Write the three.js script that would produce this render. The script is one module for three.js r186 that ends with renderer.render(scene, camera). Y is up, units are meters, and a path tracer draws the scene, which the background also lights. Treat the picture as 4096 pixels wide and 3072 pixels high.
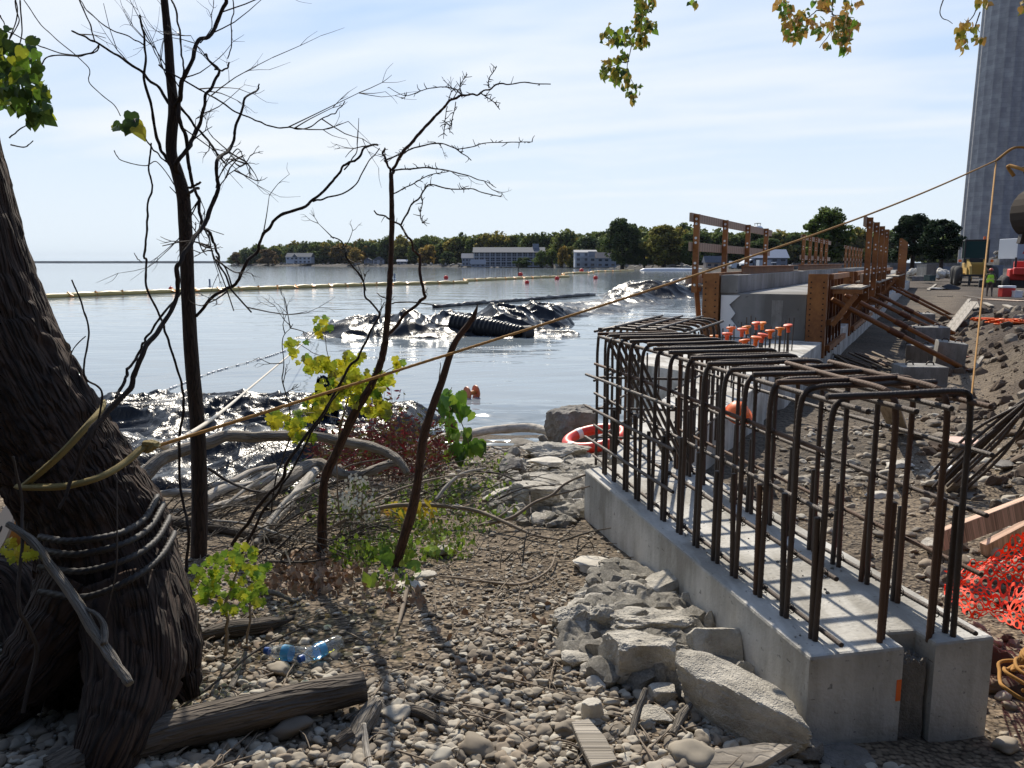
import * as THREE from 'three';
import { mergeGeometries, mergeVertices, toCreasedNormals } from 'three/addons/utils/BufferGeometryUtils.js';
import { RoundedBoxGeometry } from 'three/addons/geometries/RoundedBoxGeometry.js';
import { MarchingCubes } from 'three/addons/objects/MarchingCubes.js';

// ---------------------------------------------------------------- camera, sky, sun, exposure
const scene = new THREE.Scene();
const EYE = 2.3, PITCH = 8.6 * Math.PI / 180, FOCAL = 800;          // metres above the lake, radians down, pixels of a 1024 x 768 picture
const camera = new THREE.PerspectiveCamera(2 * Math.atan(384 / FOCAL) * 180 / Math.PI, 1024 / 768, 0.05, 20000);
camera.position.set(0, EYE, 0);
camera.rotation.set(-PITCH, 0, 0);
const SUN_AZ = -6.5 * Math.PI / 180, SUN_EL = 37 * Math.PI / 180;   // azimuth from straight ahead (-z), to the left
const SUN = new THREE.Vector3(Math.sin(SUN_AZ) * Math.cos(SUN_EL), Math.sin(SUN_EL), -Math.cos(SUN_AZ) * Math.cos(SUN_EL));
const sun = new THREE.DirectionalLight(new THREE.Color(1, 0.92, 0.79), 5);
sun.position.copy(SUN).multiplyScalar(80); sun.target.position.set(0, 0, -8); scene.add(sun, sun.target);
sun.castShadow = true; sun.shadow.mapSize.set(4096, 4096);
Object.assign(sun.shadow.camera, { left: -25, right: 35, top: 30, bottom: -30, near: 1, far: 260 });
const renderer = new THREE.WebGLRenderer({ antialias: true });
renderer.toneMapping = THREE.LinearToneMapping; renderer.toneMappingExposure = 1.14;
renderer.shadowMap.enabled = true;

// ---------------------------------------------------------------- random numbers and noise
function rng(seed) { let s = (seed * 2654435761) >>> 0; return () => { s = (s + 0x6d2b79f5) | 0; let t = Math.imul(s ^ (s >>> 15), 1 | s); t = (t + Math.imul(t ^ (t >>> 7), 61 | t)) ^ t; return ((t ^ (t >>> 14)) >>> 0) / 4294967296; }; }
const hash = (x, y, z) => { let h = (Math.imul(x, 374761393) + Math.imul(y, 668265263) + Math.imul(z, 2147483647 - 1274126177)) | 0; h = Math.imul(h ^ (h >>> 13), 1274126177); return ((h ^ (h >>> 16)) >>> 0) / 4294967296; };
const fade = (t) => t * t * (3 - 2 * t), lerp = (a, b, t) => a + (b - a) * t, clamp = (x, a, b) => Math.min(b, Math.max(a, x)), sstep = (a, b, x) => fade(clamp((x - a) / (b - a), 0, 1));
function noise3(x, y, z) {                                          // value noise, -1..1
  const ix = Math.floor(x), iy = Math.floor(y), iz = Math.floor(z), u = fade(x - ix), v = fade(y - iy), w = fade(z - iz);
  const p = (k) => lerp(lerp(hash(ix, iy, iz + k), hash(ix + 1, iy, iz + k), u), lerp(hash(ix, iy + 1, iz + k), hash(ix + 1, iy + 1, iz + k), u), v);
  return lerp(p(0), p(1), w) * 2 - 1;
}
function fbm(x, y, z, oct = 4) { let s = 0, a = 0.5, f = 1; for (let i = 0; i < oct; i++, a *= 0.5, f *= 2.03) s += a * noise3(x * f + i * 17.3, y * f, z * f); return s; }
function tnoise(x, y, px, py, seed) {                               // periodic value noise for textures, 0..1
  const ix = Math.floor(x), iy = Math.floor(y), u = fade(x - ix), v = fade(y - iy), m = (a, n) => ((a % n) + n) % n;
  const h = (a, b) => hash(m(a, px), m(b, py), seed);
  return lerp(lerp(h(ix, iy), h(ix + 1, iy), u), lerp(h(ix, iy + 1), h(ix + 1, iy + 1), u), v);
}
function tfbm(u, v, fx, fy, seed, oct = 5) { let s = 0, a = 0.5, t = 0; for (let i = 0; i < oct; i++, a *= 0.55, fx *= 2, fy *= 2) { s += a * tnoise(u * fx, v * fy, fx, fy, seed + i); t += a; } return s / t; }

// ---------------------------------------------------------------- the sky
{
  const W = 2048, H = 1024, data = new Float32Array(W * H * 4);
  for (let r = 0; r < H; r++) {
    const up = ((r + 0.5) / H - 0.5) * Math.PI, y = Math.sin(up), cy = Math.cos(up);
    for (let c = 0; c < W; c++) {
      const a = ((c + 0.5) / W - 0.5) * 2 * Math.PI, x = Math.cos(a) * cy, z = Math.sin(a) * cy, o = (r * W + c) * 4;
      const cs = x * SUN.x + y * SUN.y + z * SUN.z, th = Math.acos(clamp(cs, -1, 1)) * 180 / Math.PI;
      const e = Math.max(0, up) * 180 / Math.PI, k1 = sstep(0, 21, e), k2 = sstep(14, 75, e);
      let R = lerp(lerp(0.68, 0.37, k1), 0.08, k2), G = lerp(lerp(0.79, 0.55, k1), 0.17, k2), B = lerp(lerp(0.88, 0.87, k1), 0.4, k2);
      const side = lerp(0.26, 1, sstep(-0.7, 0.78, cs)); R *= side * lerp(0.85, 1, side); G *= side; B *= lerp(side, 1, 0.2);
      if (y > 0.004) {                                               // thin cirrus, stretched along its wind
        const s = 1 / (y + 0.06), px = x * s, pz = z * s, q = px * 0.93 + pz * 0.36, p = -px * 0.36 + pz * 0.93;
        const w = fbm(q * 0.5, p * 0.5, 3.1, 3);
        const big = fbm(q * 0.42 + w * 0.7 + 5.2, p * 0.62 - 2.4, 7.7, 4), fine = fbm(q * 0.9 + w * 1.4, p * 4.2 + w * 2.2, 1.7, 5);
        let cl = sstep(-0.3, 0.62, big + fine * 0.5) * 0.82;
        cl *= sstep(0.0, 0.10, y) * (1 - 0.8 * sstep(0.42, 0.85, y)); cl = Math.max(cl, 0.35 * (1 - sstep(0.02, 0.2, y)));
        const wv = 0.985 * lerp(0.2, 1, side);
        R = lerp(R, 0.82 * wv, cl); G = lerp(G, 0.855 * wv, cl); B = lerp(B, 0.89 * wv, cl);
      }
      const g = 0.22 * Math.exp(-th / 16) + 1.6 * Math.exp(-th * th / 70);
      R += g; G += g * 0.95; B += g * 0.86;
      if (up < 0) { const k = sstep(0, 4, -up * 180 / Math.PI); R = lerp(R, 0.2, k); G = lerp(G, 0.22, k); B = lerp(B, 0.22, k); }
      data[o] = R; data[o + 1] = G; data[o + 2] = B; data[o + 3] = 1;
    }
  }
  const t = new THREE.DataTexture(data, W, H, THREE.RGBAFormat, THREE.FloatType);
  t.mapping = THREE.EquirectangularReflectionMapping; t.magFilter = t.minFilter = THREE.LinearFilter; t.wrapS = THREE.RepeatWrapping; t.needsUpdate = true;
  scene.background = t; scene.environment = t;
}
scene.fog = new THREE.FogExp2(new THREE.Color(0.72, 0.82, 0.95), 0.00004);

// ---------------------------------------------------------------- places: a pixel of the photograph's frame and a distance give a point of the world
const V = (x, y, z) => new THREE.Vector3(x, y, z), cp = Math.cos(PITCH), sp = Math.sin(PITCH);
const fwd = (py) => cp + (384 - py) / FOCAL * sp;
function P(px, py, D) { const v = (384 - py) / FOCAL, f = cp + v * sp; return V((px - 512) / FOCAL / f * D, EYE + (v * cp - sp) / f * D, -D); }
const size = (n, py, D) => n / FOCAL * D / fwd(py);                 // n pixels at distance D in metres
const pw = (t, ...pts) => { let i = 0; while (i < pts.length - 2 && t > pts[i + 1][0]) i++; const [a, b] = [pts[i], pts[i + 1]]; return lerp(a[1], b[1], fade(clamp((t - a[0]) / (b[0] - a[0]), 0, 1))); };
const pl = (t, ...pts) => { let i = 0; while (i < pts.length - 2 && t > pts[i + 1][0]) i++; const [a, b] = [pts[i], pts[i + 1]]; return lerp(a[1], b[1], clamp((t - a[0]) / (b[0] - a[0]), 0, 1)); };
// lie of the land: beach, pit beside the sea wall, earth bank, far shore
const WU = V(0.463, 0, -0.886), WN = V(0.886, 0, 0.463), WO = V(5.5, 0, -15);   // direction and right-hand normal of the sea wall, its near right corner
const toe = (D) => pl(D, [0, 2.0], [3, 2.35], [4.2, 2.75], [6, 3.7], [9, 5.3], [13, 7.6], [20, 11], [35, 18.5], [60, 33], [120, 70]);
const shoreX = (D) => pl(D, [0, -60], [8, -60], [9.2, 0.6], [10.2, 1.6], [15, 4.4], [30, 12.2], [100, 48], [190, 52], [262, 58], [300, 57]);
const shoreD = (x) => pl(x, [-900, 9000], [-262, 9000], [-246, 705], [-94, 530], [-17, 432], [41, 372], [58, 262], [60, 200], [200, 100]);
function land(x, z) {
  const D = -z, n = fbm(x * 0.7, 1.3, z * 0.7, 4), n2 = fbm(x * 3.1, 4.3, z * 3.1, 3);
  const beach = pw(D, [0, 0.78], [4.2, 0.7], [5.4, 0.64], [7.4, 0.38], [10.2, 0.02], [13, -0.5], [22, -1.2]) + n * 0.05 * sstep(1, 4, D) + n2 * 0.02 - 0.09 * sstep(0.5, 1.0, x) * sstep(3.4, 2.5, D);
  if (D < 26) {
    const pit = pw(D, [0, 0.58], [2.5, 0.58], [5, 0.55], [8, 0.36], [12, 0.24], [40, 0.24]) + n * 0.07 + n2 * 0.025;
    const up = pw(D, [0, 1.0], [4, 1.12], [8, 1.1], [14, 1.0], [22, 0.78], [36, 0.42]) + n * 0.3 + n2 * 0.1;
    const s = x - toe(D) + n * 0.5, site = lerp(pit, up, sstep(-0.1, 1.5 + 0.03 * D, s));
    if (D < 6) return lerp(beach, site, sstep(0.2, 0.7, x - (0.98 - 0.215 * (clamp(D, 2.3, 9) - 2.536))));
    return Math.max(beach, lerp(-1.2, site, sstep(-0.7, 0.5, x - pl(D, [5.2, 0.9], [8, 0.7], [10, 1.4], [15, 4.2], [30, 12.2]) + n * 0.4)));
  }
  const big = fbm(x * 0.05, 2.2, z * 0.05, 3);
  const up = pw(D, [20, 0.8], [36, 0.42], [55, 0.3], [400, 0.8]) + n * 0.09 + big * 0.2, sd = x - toe(D);
  const pit = 0.24 + n * 0.08;
  let h = lerp(-1.2, D < 70 ? lerp(pit, up, sstep(-0.1, 2, sd)) : up, sstep(-1, 0.5, x - shoreX(D)));
  const far = D - shoreD(x);
  return Math.max(h, far > -6 ? lerp(-1.2, 1.3 + big, sstep(-6, 6, far)) : -1.2);
}
function GR(px, py) {                                               // where the line of sight through a pixel meets the land (or the lake)
  let a = 1.2, b = a; for (; b < 900; b *= 1.02) { const p = P(px, py, b); if (p.y <= Math.max(0, land(p.x, p.z))) break; a = b; }
  for (let i = 0; i < 24; i++) { const m = (a + b) / 2, p = P(px, py, m); if (p.y <= Math.max(0, land(p.x, p.z))) b = m; else a = m; }
  return P(px, py, b);
}
const LAKE = (px, py) => { const p = P(px, py, 1); return P(px, py, EYE / (EYE - p.y)); };
const tile = (c, r, list) => { const o = []; for (let i = 0; i < list.length; i += 2) o.push([c * 256 + list[i] * 0.15431, r * 256 + list[i + 1] * 0.15431]); return o; };   // pixels read off an enlarged quarter of a quarter
const px3 = (pts, d0, d1 = d0) => pts.map(([x, y], i) => P(x, y, lerp(d0, d1, pts.length < 2 ? 0 : i / (pts.length - 1))));

// ---------------------------------------------------------------- naming
const taken = {};
function numbered(n) { const k = taken[n] = (taken[n] ?? -1) + 1; return k ? n + '_' + String(k).padStart(3, '0') : n; }
function tag(o, label, category, group, kind) { Object.assign(o.userData, { label }); if (category) o.userData.category = category; if (group) o.userData.group = group; if (kind) o.userData.kind = kind; return o; }
function shade(o) { o.castShadow = o.receiveShadow = true; return o; }
function thing(name, label, category, pos = V(0, 0, 0), group) { const o = new THREE.Group(); o.name = numbered(name); o.position.copy(pos); scene.add(o); return tag(o, label, category, group); }
function part(name, g, m, parent) { const o = shade(new THREE.Mesh(g, m)); o.name = name; parent.add(o); return o; }
function solo(name, g, m, label, category, group) { const o = shade(new THREE.Mesh(g, m)); o.name = numbered(name); scene.add(o); return tag(o, label, category, group); }
function struct(name, g, m) { const o = shade(new THREE.Mesh(g, m)); o.name = name; o.userData.kind = 'structure'; scene.add(o); return o; }
// a mesh authored in world places, re-based to its thing's own origin
const rebase = (g, p) => g.translate(-p.x, -p.y, -p.z);

// ---------------------------------------------------------------- geometry helpers
function mg(list) { list = list.filter(Boolean); const mixed = list.some((g) => !g.index); const l = list.map((g) => { const q = mixed && g.index ? g.toNonIndexed() : g; for (const k of Object.keys(q.attributes)) if (!['position', 'normal', 'uv'].includes(k)) q.deleteAttribute(k); return q; }); return l.length > 1 ? mergeGeometries(l) : l[0]; }
function boxUV(g) {                                                 // uv in metres, by the dominant axis of each face
  if (g.index) g = g.toNonIndexed();
  const p = g.attributes.position, uv = new Float32Array(p.count * 2), a = V(), b = V(), c = V(), n = V();
  for (let i = 0; i < p.count; i += 3) {
    a.fromBufferAttribute(p, i); b.fromBufferAttribute(p, i + 1); c.fromBufferAttribute(p, i + 2);
    n.copy(b).sub(a).cross(c.clone().sub(a)); const x = Math.abs(n.x), y = Math.abs(n.y), z = Math.abs(n.z);
    [a, b, c].forEach((q, k) => { const [s, t] = y >= x && y >= z ? [q.x, q.z] : x >= z ? [q.z, q.y] : [q.x, q.y]; uv[(i + k) * 2] = s; uv[(i + k) * 2 + 1] = t; });
  }
  g.setAttribute('uv', new THREE.BufferAttribute(uv, 2)); return g;
}
function box(w, h, d, x = 0, y = 0, z = 0, ry = 0, r = 0) { let g = r ? new RoundedBoxGeometry(w, h, d, 1, r) : new THREE.BoxGeometry(w, h, d); g = boxUV(g); if (ry) g.rotateY(ry); return g.translate(x, y, z); }
const UP = V(0, 1, 0);
function beam(a, b, w, h, r = 0) {                                  // a bar from a to b, h high and w wide
  const d = b.clone().sub(a), L = d.length(), g = box(w, h, L, 0, 0, 0, 0, r), m = new THREE.Matrix4();
  const z = d.normalize(), x = (Math.abs(z.y) > 0.99 ? V(1, 0, 0) : UP).clone().cross(z).normalize(), y = z.clone().cross(x);
  m.makeBasis(x, y, z).setPosition(a.clone().lerp(b, 0.5)); return g.applyMatrix4(m);
}
function tube(pts, radii, o = {}) {                                 // tapered, slightly irregular round bar along a smooth path
  const curve = new THREE.CatmullRomCurve3(pts, false, 'centripetal'), L = curve.getLength(), S = o.seg ?? 7, n = Math.max(2, o.n ?? Math.ceil(pts.length * (o.k ?? 5)));
  const rad = (t) => { if (typeof radii === 'number') return radii; const f = t * (radii.length - 1), i = Math.min(radii.length - 2, Math.floor(f)); return lerp(radii[i], radii[i + 1], f - i); };
  const pos = [], uv = [], idx = [], T = V(), N = V(), B = V(), c = V(); let prev = null;
  for (let i = 0; i <= n; i++) {
    const t = i / n; curve.getPoint(t, c); curve.getTangent(t, T);
    if (!prev) { N.copy(Math.abs(T.y) < 0.9 ? UP : V(1, 0, 0)).cross(T).normalize(); } else { N.addScaledVector(T, -N.dot(T)).normalize(); }
    prev = true; B.crossVectors(T, N);
    const r0 = rad(t);
    for (let j = 0; j <= S; j++) {
      const a = (j % S) / S * Math.PI * 2, ca = Math.cos(a), sa = Math.sin(a);
      let r = r0; if (o.shape) r = o.shape(r0, a, t, t * L, c); else if (o.bump) r *= 1 + o.bump * noise3(ca * 1.7 + (o.seed ?? 0) * 7, sa * 1.7, t * L / Math.max(0.004, r0) * 0.45);
      pos.push(c.x + (N.x * ca + B.x * sa) * r, c.y + (N.y * ca + B.y * sa) * r, c.z + (N.z * ca + B.z * sa) * r); uv.push(j / S * (o.around ?? 1), t * L * (o.along ?? 1));
    }
  }
  for (let i = 0; i < n; i++) for (let j = 0; j < S; j++) { const a = i * (S + 1) + j, b = a + S + 1; idx.push(a, b, a + 1, a + 1, b, b + 1); }
  for (const [e, f] of [[0, 1], [n, 0]]) { if (o.open) break; curve.getPoint(e ? 1 : 0, c); const k = pos.length / 3; pos.push(c.x, c.y, c.z); uv.push(0.5, e ? L : 0); for (let j = 0; j < S; j++) { const a = e * (S + 1) + j; f ? idx.push(k, a, a + 1) : idx.push(k, a + 1, a); } }
  const g = new THREE.BufferGeometry(); g.setAttribute('position', new THREE.Float32BufferAttribute(pos, 3)); g.setAttribute('uv', new THREE.Float32BufferAttribute(uv, 2)); g.setIndex(idx); g.computeVertexNormals();
  // weld the seam's normals
  const nn = g.attributes.normal; for (let i = 0; i <= n; i++) { const a = i * (S + 1), b = a + S; const v = V().fromBufferAttribute(nn, a).add(V().fromBufferAttribute(nn, b)).normalize(); nn.setXYZ(a, v.x, v.y, v.z); nn.setXYZ(b, v.x, v.y, v.z); }
  return g;
}
const bar = (a, b, r, seg = 8) => tube([a, b], r, { seg, n: 1 });
function place(g, p, q = new THREE.Euler(), s = 1) { return g.applyMatrix4(new THREE.Matrix4().compose(p, new THREE.Quaternion().setFromEuler(q), typeof s === 'number' ? V(s, s, s) : s)); }
function chunk(seed, sx, sy, sz, o = {}) {                          // a broken stone: a ball pressed against random planes, rough where it broke
  const R = rng(seed), planes = [], nP = o.planes ?? 9;
  if (o.slab) { planes.push([V(0, 1, 0), 1], [V(0, -1, 0), 1]); }
  if (o.block) for (const v of [V(0, 1, 0), V(0, -1, 0), V(1, 0, 0.1), V(-1, 0, 0.15), V(0.1, 0, 1), V(0, 0.1, -1)]) planes.push([v.normalize(), 0.8 + R() * 0.15]);
  for (let i = 0; i < nP; i++) { const a = i / nP * 6.283 + R() * 0.5, e = o.slab ? (R() - 0.5) * 0.5 : Math.asin(R() * 2 - 1); planes.push([V(Math.cos(a) * Math.cos(e), Math.sin(e), Math.sin(a) * Math.cos(e)), (o.block ? 0.95 : 0.68) + R() * 0.28]); }
  let g = new THREE.IcosahedronGeometry(1, o.detail ?? 9); g.deleteAttribute('uv'); g.deleteAttribute('normal'); g = mergeVertices(g, 1e-4);
  const p = g.attributes.position, v = V(), rough = o.rough ?? 0.05;
  for (let i = 0; i < p.count; i++) {
    v.fromBufferAttribute(p, i); if (o.slab) { v.y *= 0.55; v.normalize(); }
    let r = 1.25; for (const [n, d] of planes) { const k = n.dot(v); if (k > 0.01) r = Math.min(r, d / k); }
    v.multiplyScalar(r); const q = fbm(v.x * 3.4 + seed * 3.7, v.y * 3.4, v.z * 3.4, 5) * rough * 1.25 + noise3(v.x * 15 + seed, v.y * 15, v.z * 15) * rough * 0.3 - rough * 0.9 * Math.pow(Math.max(0, noise3(v.x * 2.3 + seed * 1.3, v.y * 2.3, v.z * 2.3)), 2);
    const top = o.flatTop && v.y > 0.8 ? 0.15 : 1; v.multiplyScalar(1 + q * top);
    p.setXYZ(i, v.x * sx, v.y * sy, v.z * sz);
  }
  g = toCreasedNormals(g, 0.42); return boxUV(g);
}

// ---------------------------------------------------------------- materials
function texture(w, h, f, srgb, rx = 1, ry = 1) {
  const d = new Uint8Array(w * h * 4);
  for (let y = 0; y < h; y++) for (let x = 0; x < w; x++) { const c = f(x / w, y / h, x, y), o = (y * w + x) * 4; if (typeof c === 'number') d[o] = d[o + 1] = d[o + 2] = clamp(c, 0, 1) * 255; else for (let k = 0; k < 3; k++) d[o + k] = clamp(c[k], 0, 1) * 255; d[o + 3] = 255; }
  const t = new THREE.DataTexture(d, w, h); t.wrapS = t.wrapT = THREE.RepeatWrapping; t.magFilter = THREE.LinearFilter; t.minFilter = THREE.LinearMipmapLinearFilter; if (srgb) t.colorSpace = THREE.SRGBColorSpace; t.repeat.set(rx, ry); t.needsUpdate = true; return t;
}
const rep = (t, x, y = x) => { const c = t.clone(); c.repeat.set(x, y); c.needsUpdate = true; return c; };
const toS = (x) => x <= 0.0031308 ? x * 12.92 : 1.055 * Math.pow(x, 1 / 2.4) - 0.055;
const C = (r, g, b) => new THREE.Color().setRGB(r, g, b);
const mixc = (a, b, t) => [0, 1, 2].map((k) => toS(lerp(a[k], b[k], t)));
const mat = (c, rough = 0.8, o = {}) => new THREE.MeshStandardMaterial({ color: c, roughness: rough, ...o });
const phys = (c, rough, o = {}) => new THREE.MeshPhysicalMaterial({ color: c, roughness: rough, ...o });
const grainT = texture(512, 512, (u, v) => { const a = tfbm(u, v, 6, 6, 11, 6), b = tfbm(u, v, 48, 48, 19, 3); return a * 0.6 + b * 0.4; });
const mottle = (a, b, fx, fy, seed, w = 512, k = 1.7) => texture(w, w, (u, v) => { const t = clamp((tfbm(u, v, fx, fy, seed, 6) - 0.5) * k + 0.5, 0, 1), q = tfbm(u, v, fx * 9, fy * 9, seed + 31, 2); return mixc(a, b, clamp(t * 0.8 + (q - 0.3) * 0.4, 0, 1)); }, true);
const concT = texture(1024, 1024, (u, v) => {
  const t = tfbm(u, v, 4, 4, 5, 7), st = tfbm(u, v, 22, 3, 77, 4), pit = tnoise(u * 70, v * 70, 70, 70, 9) > 0.93 ? tnoise(u * 300, v * 300, 300, 300, 3) * 0.35 : 0;
  const w = clamp(0.52 + (t - 0.5) * 1.9 + (st - 0.5) * 1.1, 0, 1); return mixc([0.245, 0.23, 0.2], [0.47, 0.455, 0.42], w).map((c) => c * (1 - pit));
}, true);
const M = {};
M.concrete = mat(C(1.22, 1.22, 1.22), 0.88, { map: rep(concT, 0.9), bumpMap: rep(grainT, 1.7), bumpScale: 0.006 });
M.oldConcrete = mat(C(0.8, 0.8, 0.82), 0.9, { map: rep(concT, 0.7), bumpMap: rep(grainT, 2.5), bumpScale: 0.008 });
M.wallConcrete = mat(C(0.62, 0.63, 0.66), 0.9, { map: rep(concT, 0.25), bumpMap: rep(grainT, 1), bumpScale: 0.005 });
const rockT = mottle([0.22, 0.205, 0.18], [0.5, 0.475, 0.43], 5, 5, 41);
M.rubble = mat(C(1.18, 1.15, 1.08), 0.93, { map: rep(rockT, 2.2), bumpMap: rep(grainT, 4.5), bumpScale: 0.012 });
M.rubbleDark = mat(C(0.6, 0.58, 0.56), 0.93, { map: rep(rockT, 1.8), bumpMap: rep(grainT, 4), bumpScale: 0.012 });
M.slabWhite = mat(C(1.5, 1.46, 1.38), 0.9, { map: rep(rockT, 1.2), bumpMap: rep(grainT, 6), bumpScale: 0.004 });
// bark: long furrows across u
const barkH = (u, v) => { const w = (tfbm(u, v, 4, 4, 3, 4) - 0.5) * 0.16, r = Math.abs(tnoise((u + w) * 26, v * 5, 26, 5, 8) * 2 - 1), s = Math.abs(tnoise((u - w) * 40, v * 11, 40, 11, 28) * 2 - 1); return clamp(1 - Math.pow(1 - r, 2.2) * 0.8 - Math.pow(1 - s, 3) * 0.35, 0, 1) * 0.8 + tfbm(u, v, 40, 40, 14, 3) * 0.2; };
const barkB = texture(512, 512, (u, v) => barkH(u, v)), barkC = texture(512, 512, (u, v) => mixc([0.01, 0.007, 0.005], [0.085, 0.06, 0.045], barkH(u, v)), true);
M.bigBark = mat(C(0.78, 0.64, 0.56), 0.95, { map: rep(barkC, 2, 0.8), bumpMap: rep(barkB, 2, 0.8), bumpScale: 0.03 });
M.bark = mat(C(0.8, 0.72, 0.7), 0.9, { map: rep(barkC, 1, 3), bumpMap: rep(barkB, 1, 3), bumpScale: 0.006 });
M.redBark = mat(C(1.5, 1.05, 0.82), 0.85, { map: rep(barkC, 1, 4), bumpMap: rep(barkB, 1, 4), bumpScale: 0.004 });
M.twig = mat(C(0.055, 0.042, 0.034), 0.85);
M.twigPale = mat(C(0.23, 0.18, 0.13), 0.85);
const woodT = texture(512, 512, (u, v) => { const a = tfbm(u, v, 40, 3, 6, 4), b = tfbm(u, v, 5, 4, 16, 4), k = Math.abs(tnoise(u * 60, v * 4, 60, 4, 2) * 2 - 1); return mixc([0.13, 0.115, 0.095], [0.46, 0.435, 0.395], clamp(a * 0.75 + (b - 0.5) * 0.9 + 0.1 - (k < 0.08 ? 0.4 : 0), 0, 1)); }, true);
const woodB = texture(256, 512, (u, v) => tfbm(u, v, 40, 3, 6, 4) * 0.7 + (Math.abs(tnoise(u * 60, v * 4, 60, 4, 2) * 2 - 1) < 0.1 ? 0 : 0.3));
M.driftwood = mat(C(1.75, 1.7, 1.62), 0.85, { map: rep(woodT, 1, 1.3), bumpMap: rep(woodB, 1, 1.3), bumpScale: 0.006 });
M.greyWood = mat(C(0.85, 0.79, 0.72), 0.88, { map: rep(woodT, 1, 1.1), bumpMap: rep(barkB, 1, 1.6), bumpScale: 0.01 });
M.darkWood = mat(C(0.36, 0.31, 0.27), 0.9, { map: rep(woodT, 1, 1), bumpMap: rep(barkB, 1, 1), bumpScale: 0.012 });
M.lumber = mat(C(1.45, 1.12, 0.9), 0.8, { map: rep(woodT, 5, 0.7), bumpMap: rep(woodB, 5, 0.7), bumpScale: 0.002 });
M.litTimber = mat(C(2.3, 1.6, 1.25), 0.8, { map: rep(woodT, 5, 0.7) });  // brighter copy of the lumber: light on its face put into the colour
M.plank = mat(C(1.3, 1.22, 1.1), 0.85, { map: rep(woodT, 5, 0.7), bumpMap: rep(woodB, 5, 0.7), bumpScale: 0.003 });
const dirtT = mottle([0.095, 0.075, 0.058], [0.27, 0.225, 0.175], 7, 7, 61, 512, 2);
const gravT = texture(1024, 1024, (u, v) => {                       // grit between the stones
  const a = tfbm(u, v, 5, 5, 71, 4); let best = 9, id = 0; const N = 64, x = u * N, y = v * N, ix = Math.floor(x), iy = Math.floor(y), m = (q) => ((q % N) + N) % N;
  for (let i = -1; i < 2; i++) for (let j = -1; j < 2; j++) { const cx = ix + i + 0.15 + 0.7 * hash(m(ix + i), m(iy + j), 5), cy = iy + j + 0.15 + 0.7 * hash(m(ix + i), m(iy + j), 6), d = (x - cx) ** 2 + ((y - cy) * 1.3) ** 2; if (d < best) { best = d; id = hash(m(ix + i), m(iy + j), 7); } }
  const s = sstep(0.55, 0.1, best); return mixc([0.085, 0.07, 0.055], [0.2 + id * 0.28, 0.18 + id * 0.26, 0.15 + id * 0.22], s * (0.55 + 0.45 * a));
}, true);
const gravB = texture(512, 512, (u, v) => tfbm(u, v, 30, 30, 81, 4));
M.ground = mat(C(1, 1, 1), 0.95, { map: rep(gravT, 0.75), bumpMap: rep(gravB, 0.6), bumpScale: 0.05, vertexColors: true });
M.steel = mat(C(0.07, 0.055, 0.047), 0.55, { metalness: 0.35, bumpMap: rep(grainT, 30), bumpScale: 0.001 });
M.steelWarm = mat(C(0.075, 0.053, 0.041), 0.62, { metalness: 0.25, bumpMap: rep(grainT, 30), bumpScale: 0.001 });
M.steelRust = mat(C(0.11, 0.06, 0.036), 0.7, { metalness: 0.2, bumpMap: rep(grainT, 30), bumpScale: 0.001 });
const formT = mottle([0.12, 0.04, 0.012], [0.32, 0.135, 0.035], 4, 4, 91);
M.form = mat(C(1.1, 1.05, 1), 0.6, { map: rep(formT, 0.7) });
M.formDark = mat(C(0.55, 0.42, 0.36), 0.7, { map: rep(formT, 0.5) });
M.hole = mat(C(0.02, 0.012, 0.008), 0.9);
M.plasticB = phys(C(0.013, 0.014, 0.017), 0.27, { bumpMap: rep(grainT, 1.3), bumpScale: 0.012, specularIntensity: 0.36 });
M.plasticW = phys(C(0.62, 0.64, 0.66), 0.4);
const solid = (r, g, b, k = 0.6, o) => mat(C(r, g, b), k, o);
M.orange = solid(0.9, 0.16, 0.02, 0.5); M.red = solid(0.55, 0.03, 0.02, 0.5); M.white = solid(0.78, 0.78, 0.77, 0.5); M.black = solid(0.02, 0.02, 0.022, 0.6);
M.yellowRope = solid(0.36, 0.18, 0.04, 0.9); M.whiteRope = solid(0.6, 0.55, 0.47, 0.8); M.darkRope = solid(0.016, 0.013, 0.012, 0.65);
M.strap = mat(C(0.3, 0.23, 0.085), 0.85, { bumpMap: rep(grainT, 20), bumpScale: 0.002 });
const leafM = (r, g, b, t = 0.45) => phys(C(r, g, b), 0.6, { specularIntensity: 0.35, transmission: t, thickness: 0, side: THREE.DoubleSide });
const LEAF = { yellow: [leafM(0.72, 0.66, 0.06, 0.55), leafM(0.56, 0.6, 0.06, 0.55), leafM(0.75, 0.6, 0.07, 0.55)], green: [leafM(0.2, 0.35, 0.05, 0.5), leafM(0.32, 0.46, 0.06, 0.55), leafM(0.14, 0.27, 0.06)], autumn: [leafM(0.3, 0.3, 0.05), leafM(0.5, 0.35, 0.07), leafM(0.6, 0.36, 0.11), leafM(0.2, 0.24, 0.05)], dark: [leafM(0.07, 0.12, 0.03, 0.3), leafM(0.13, 0.19, 0.03, 0.35), leafM(0.4, 0.36, 0.04)], dead: [solid(0.28, 0.17, 0.1, 0.9), solid(0.4, 0.29, 0.2, 0.9)] };

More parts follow.
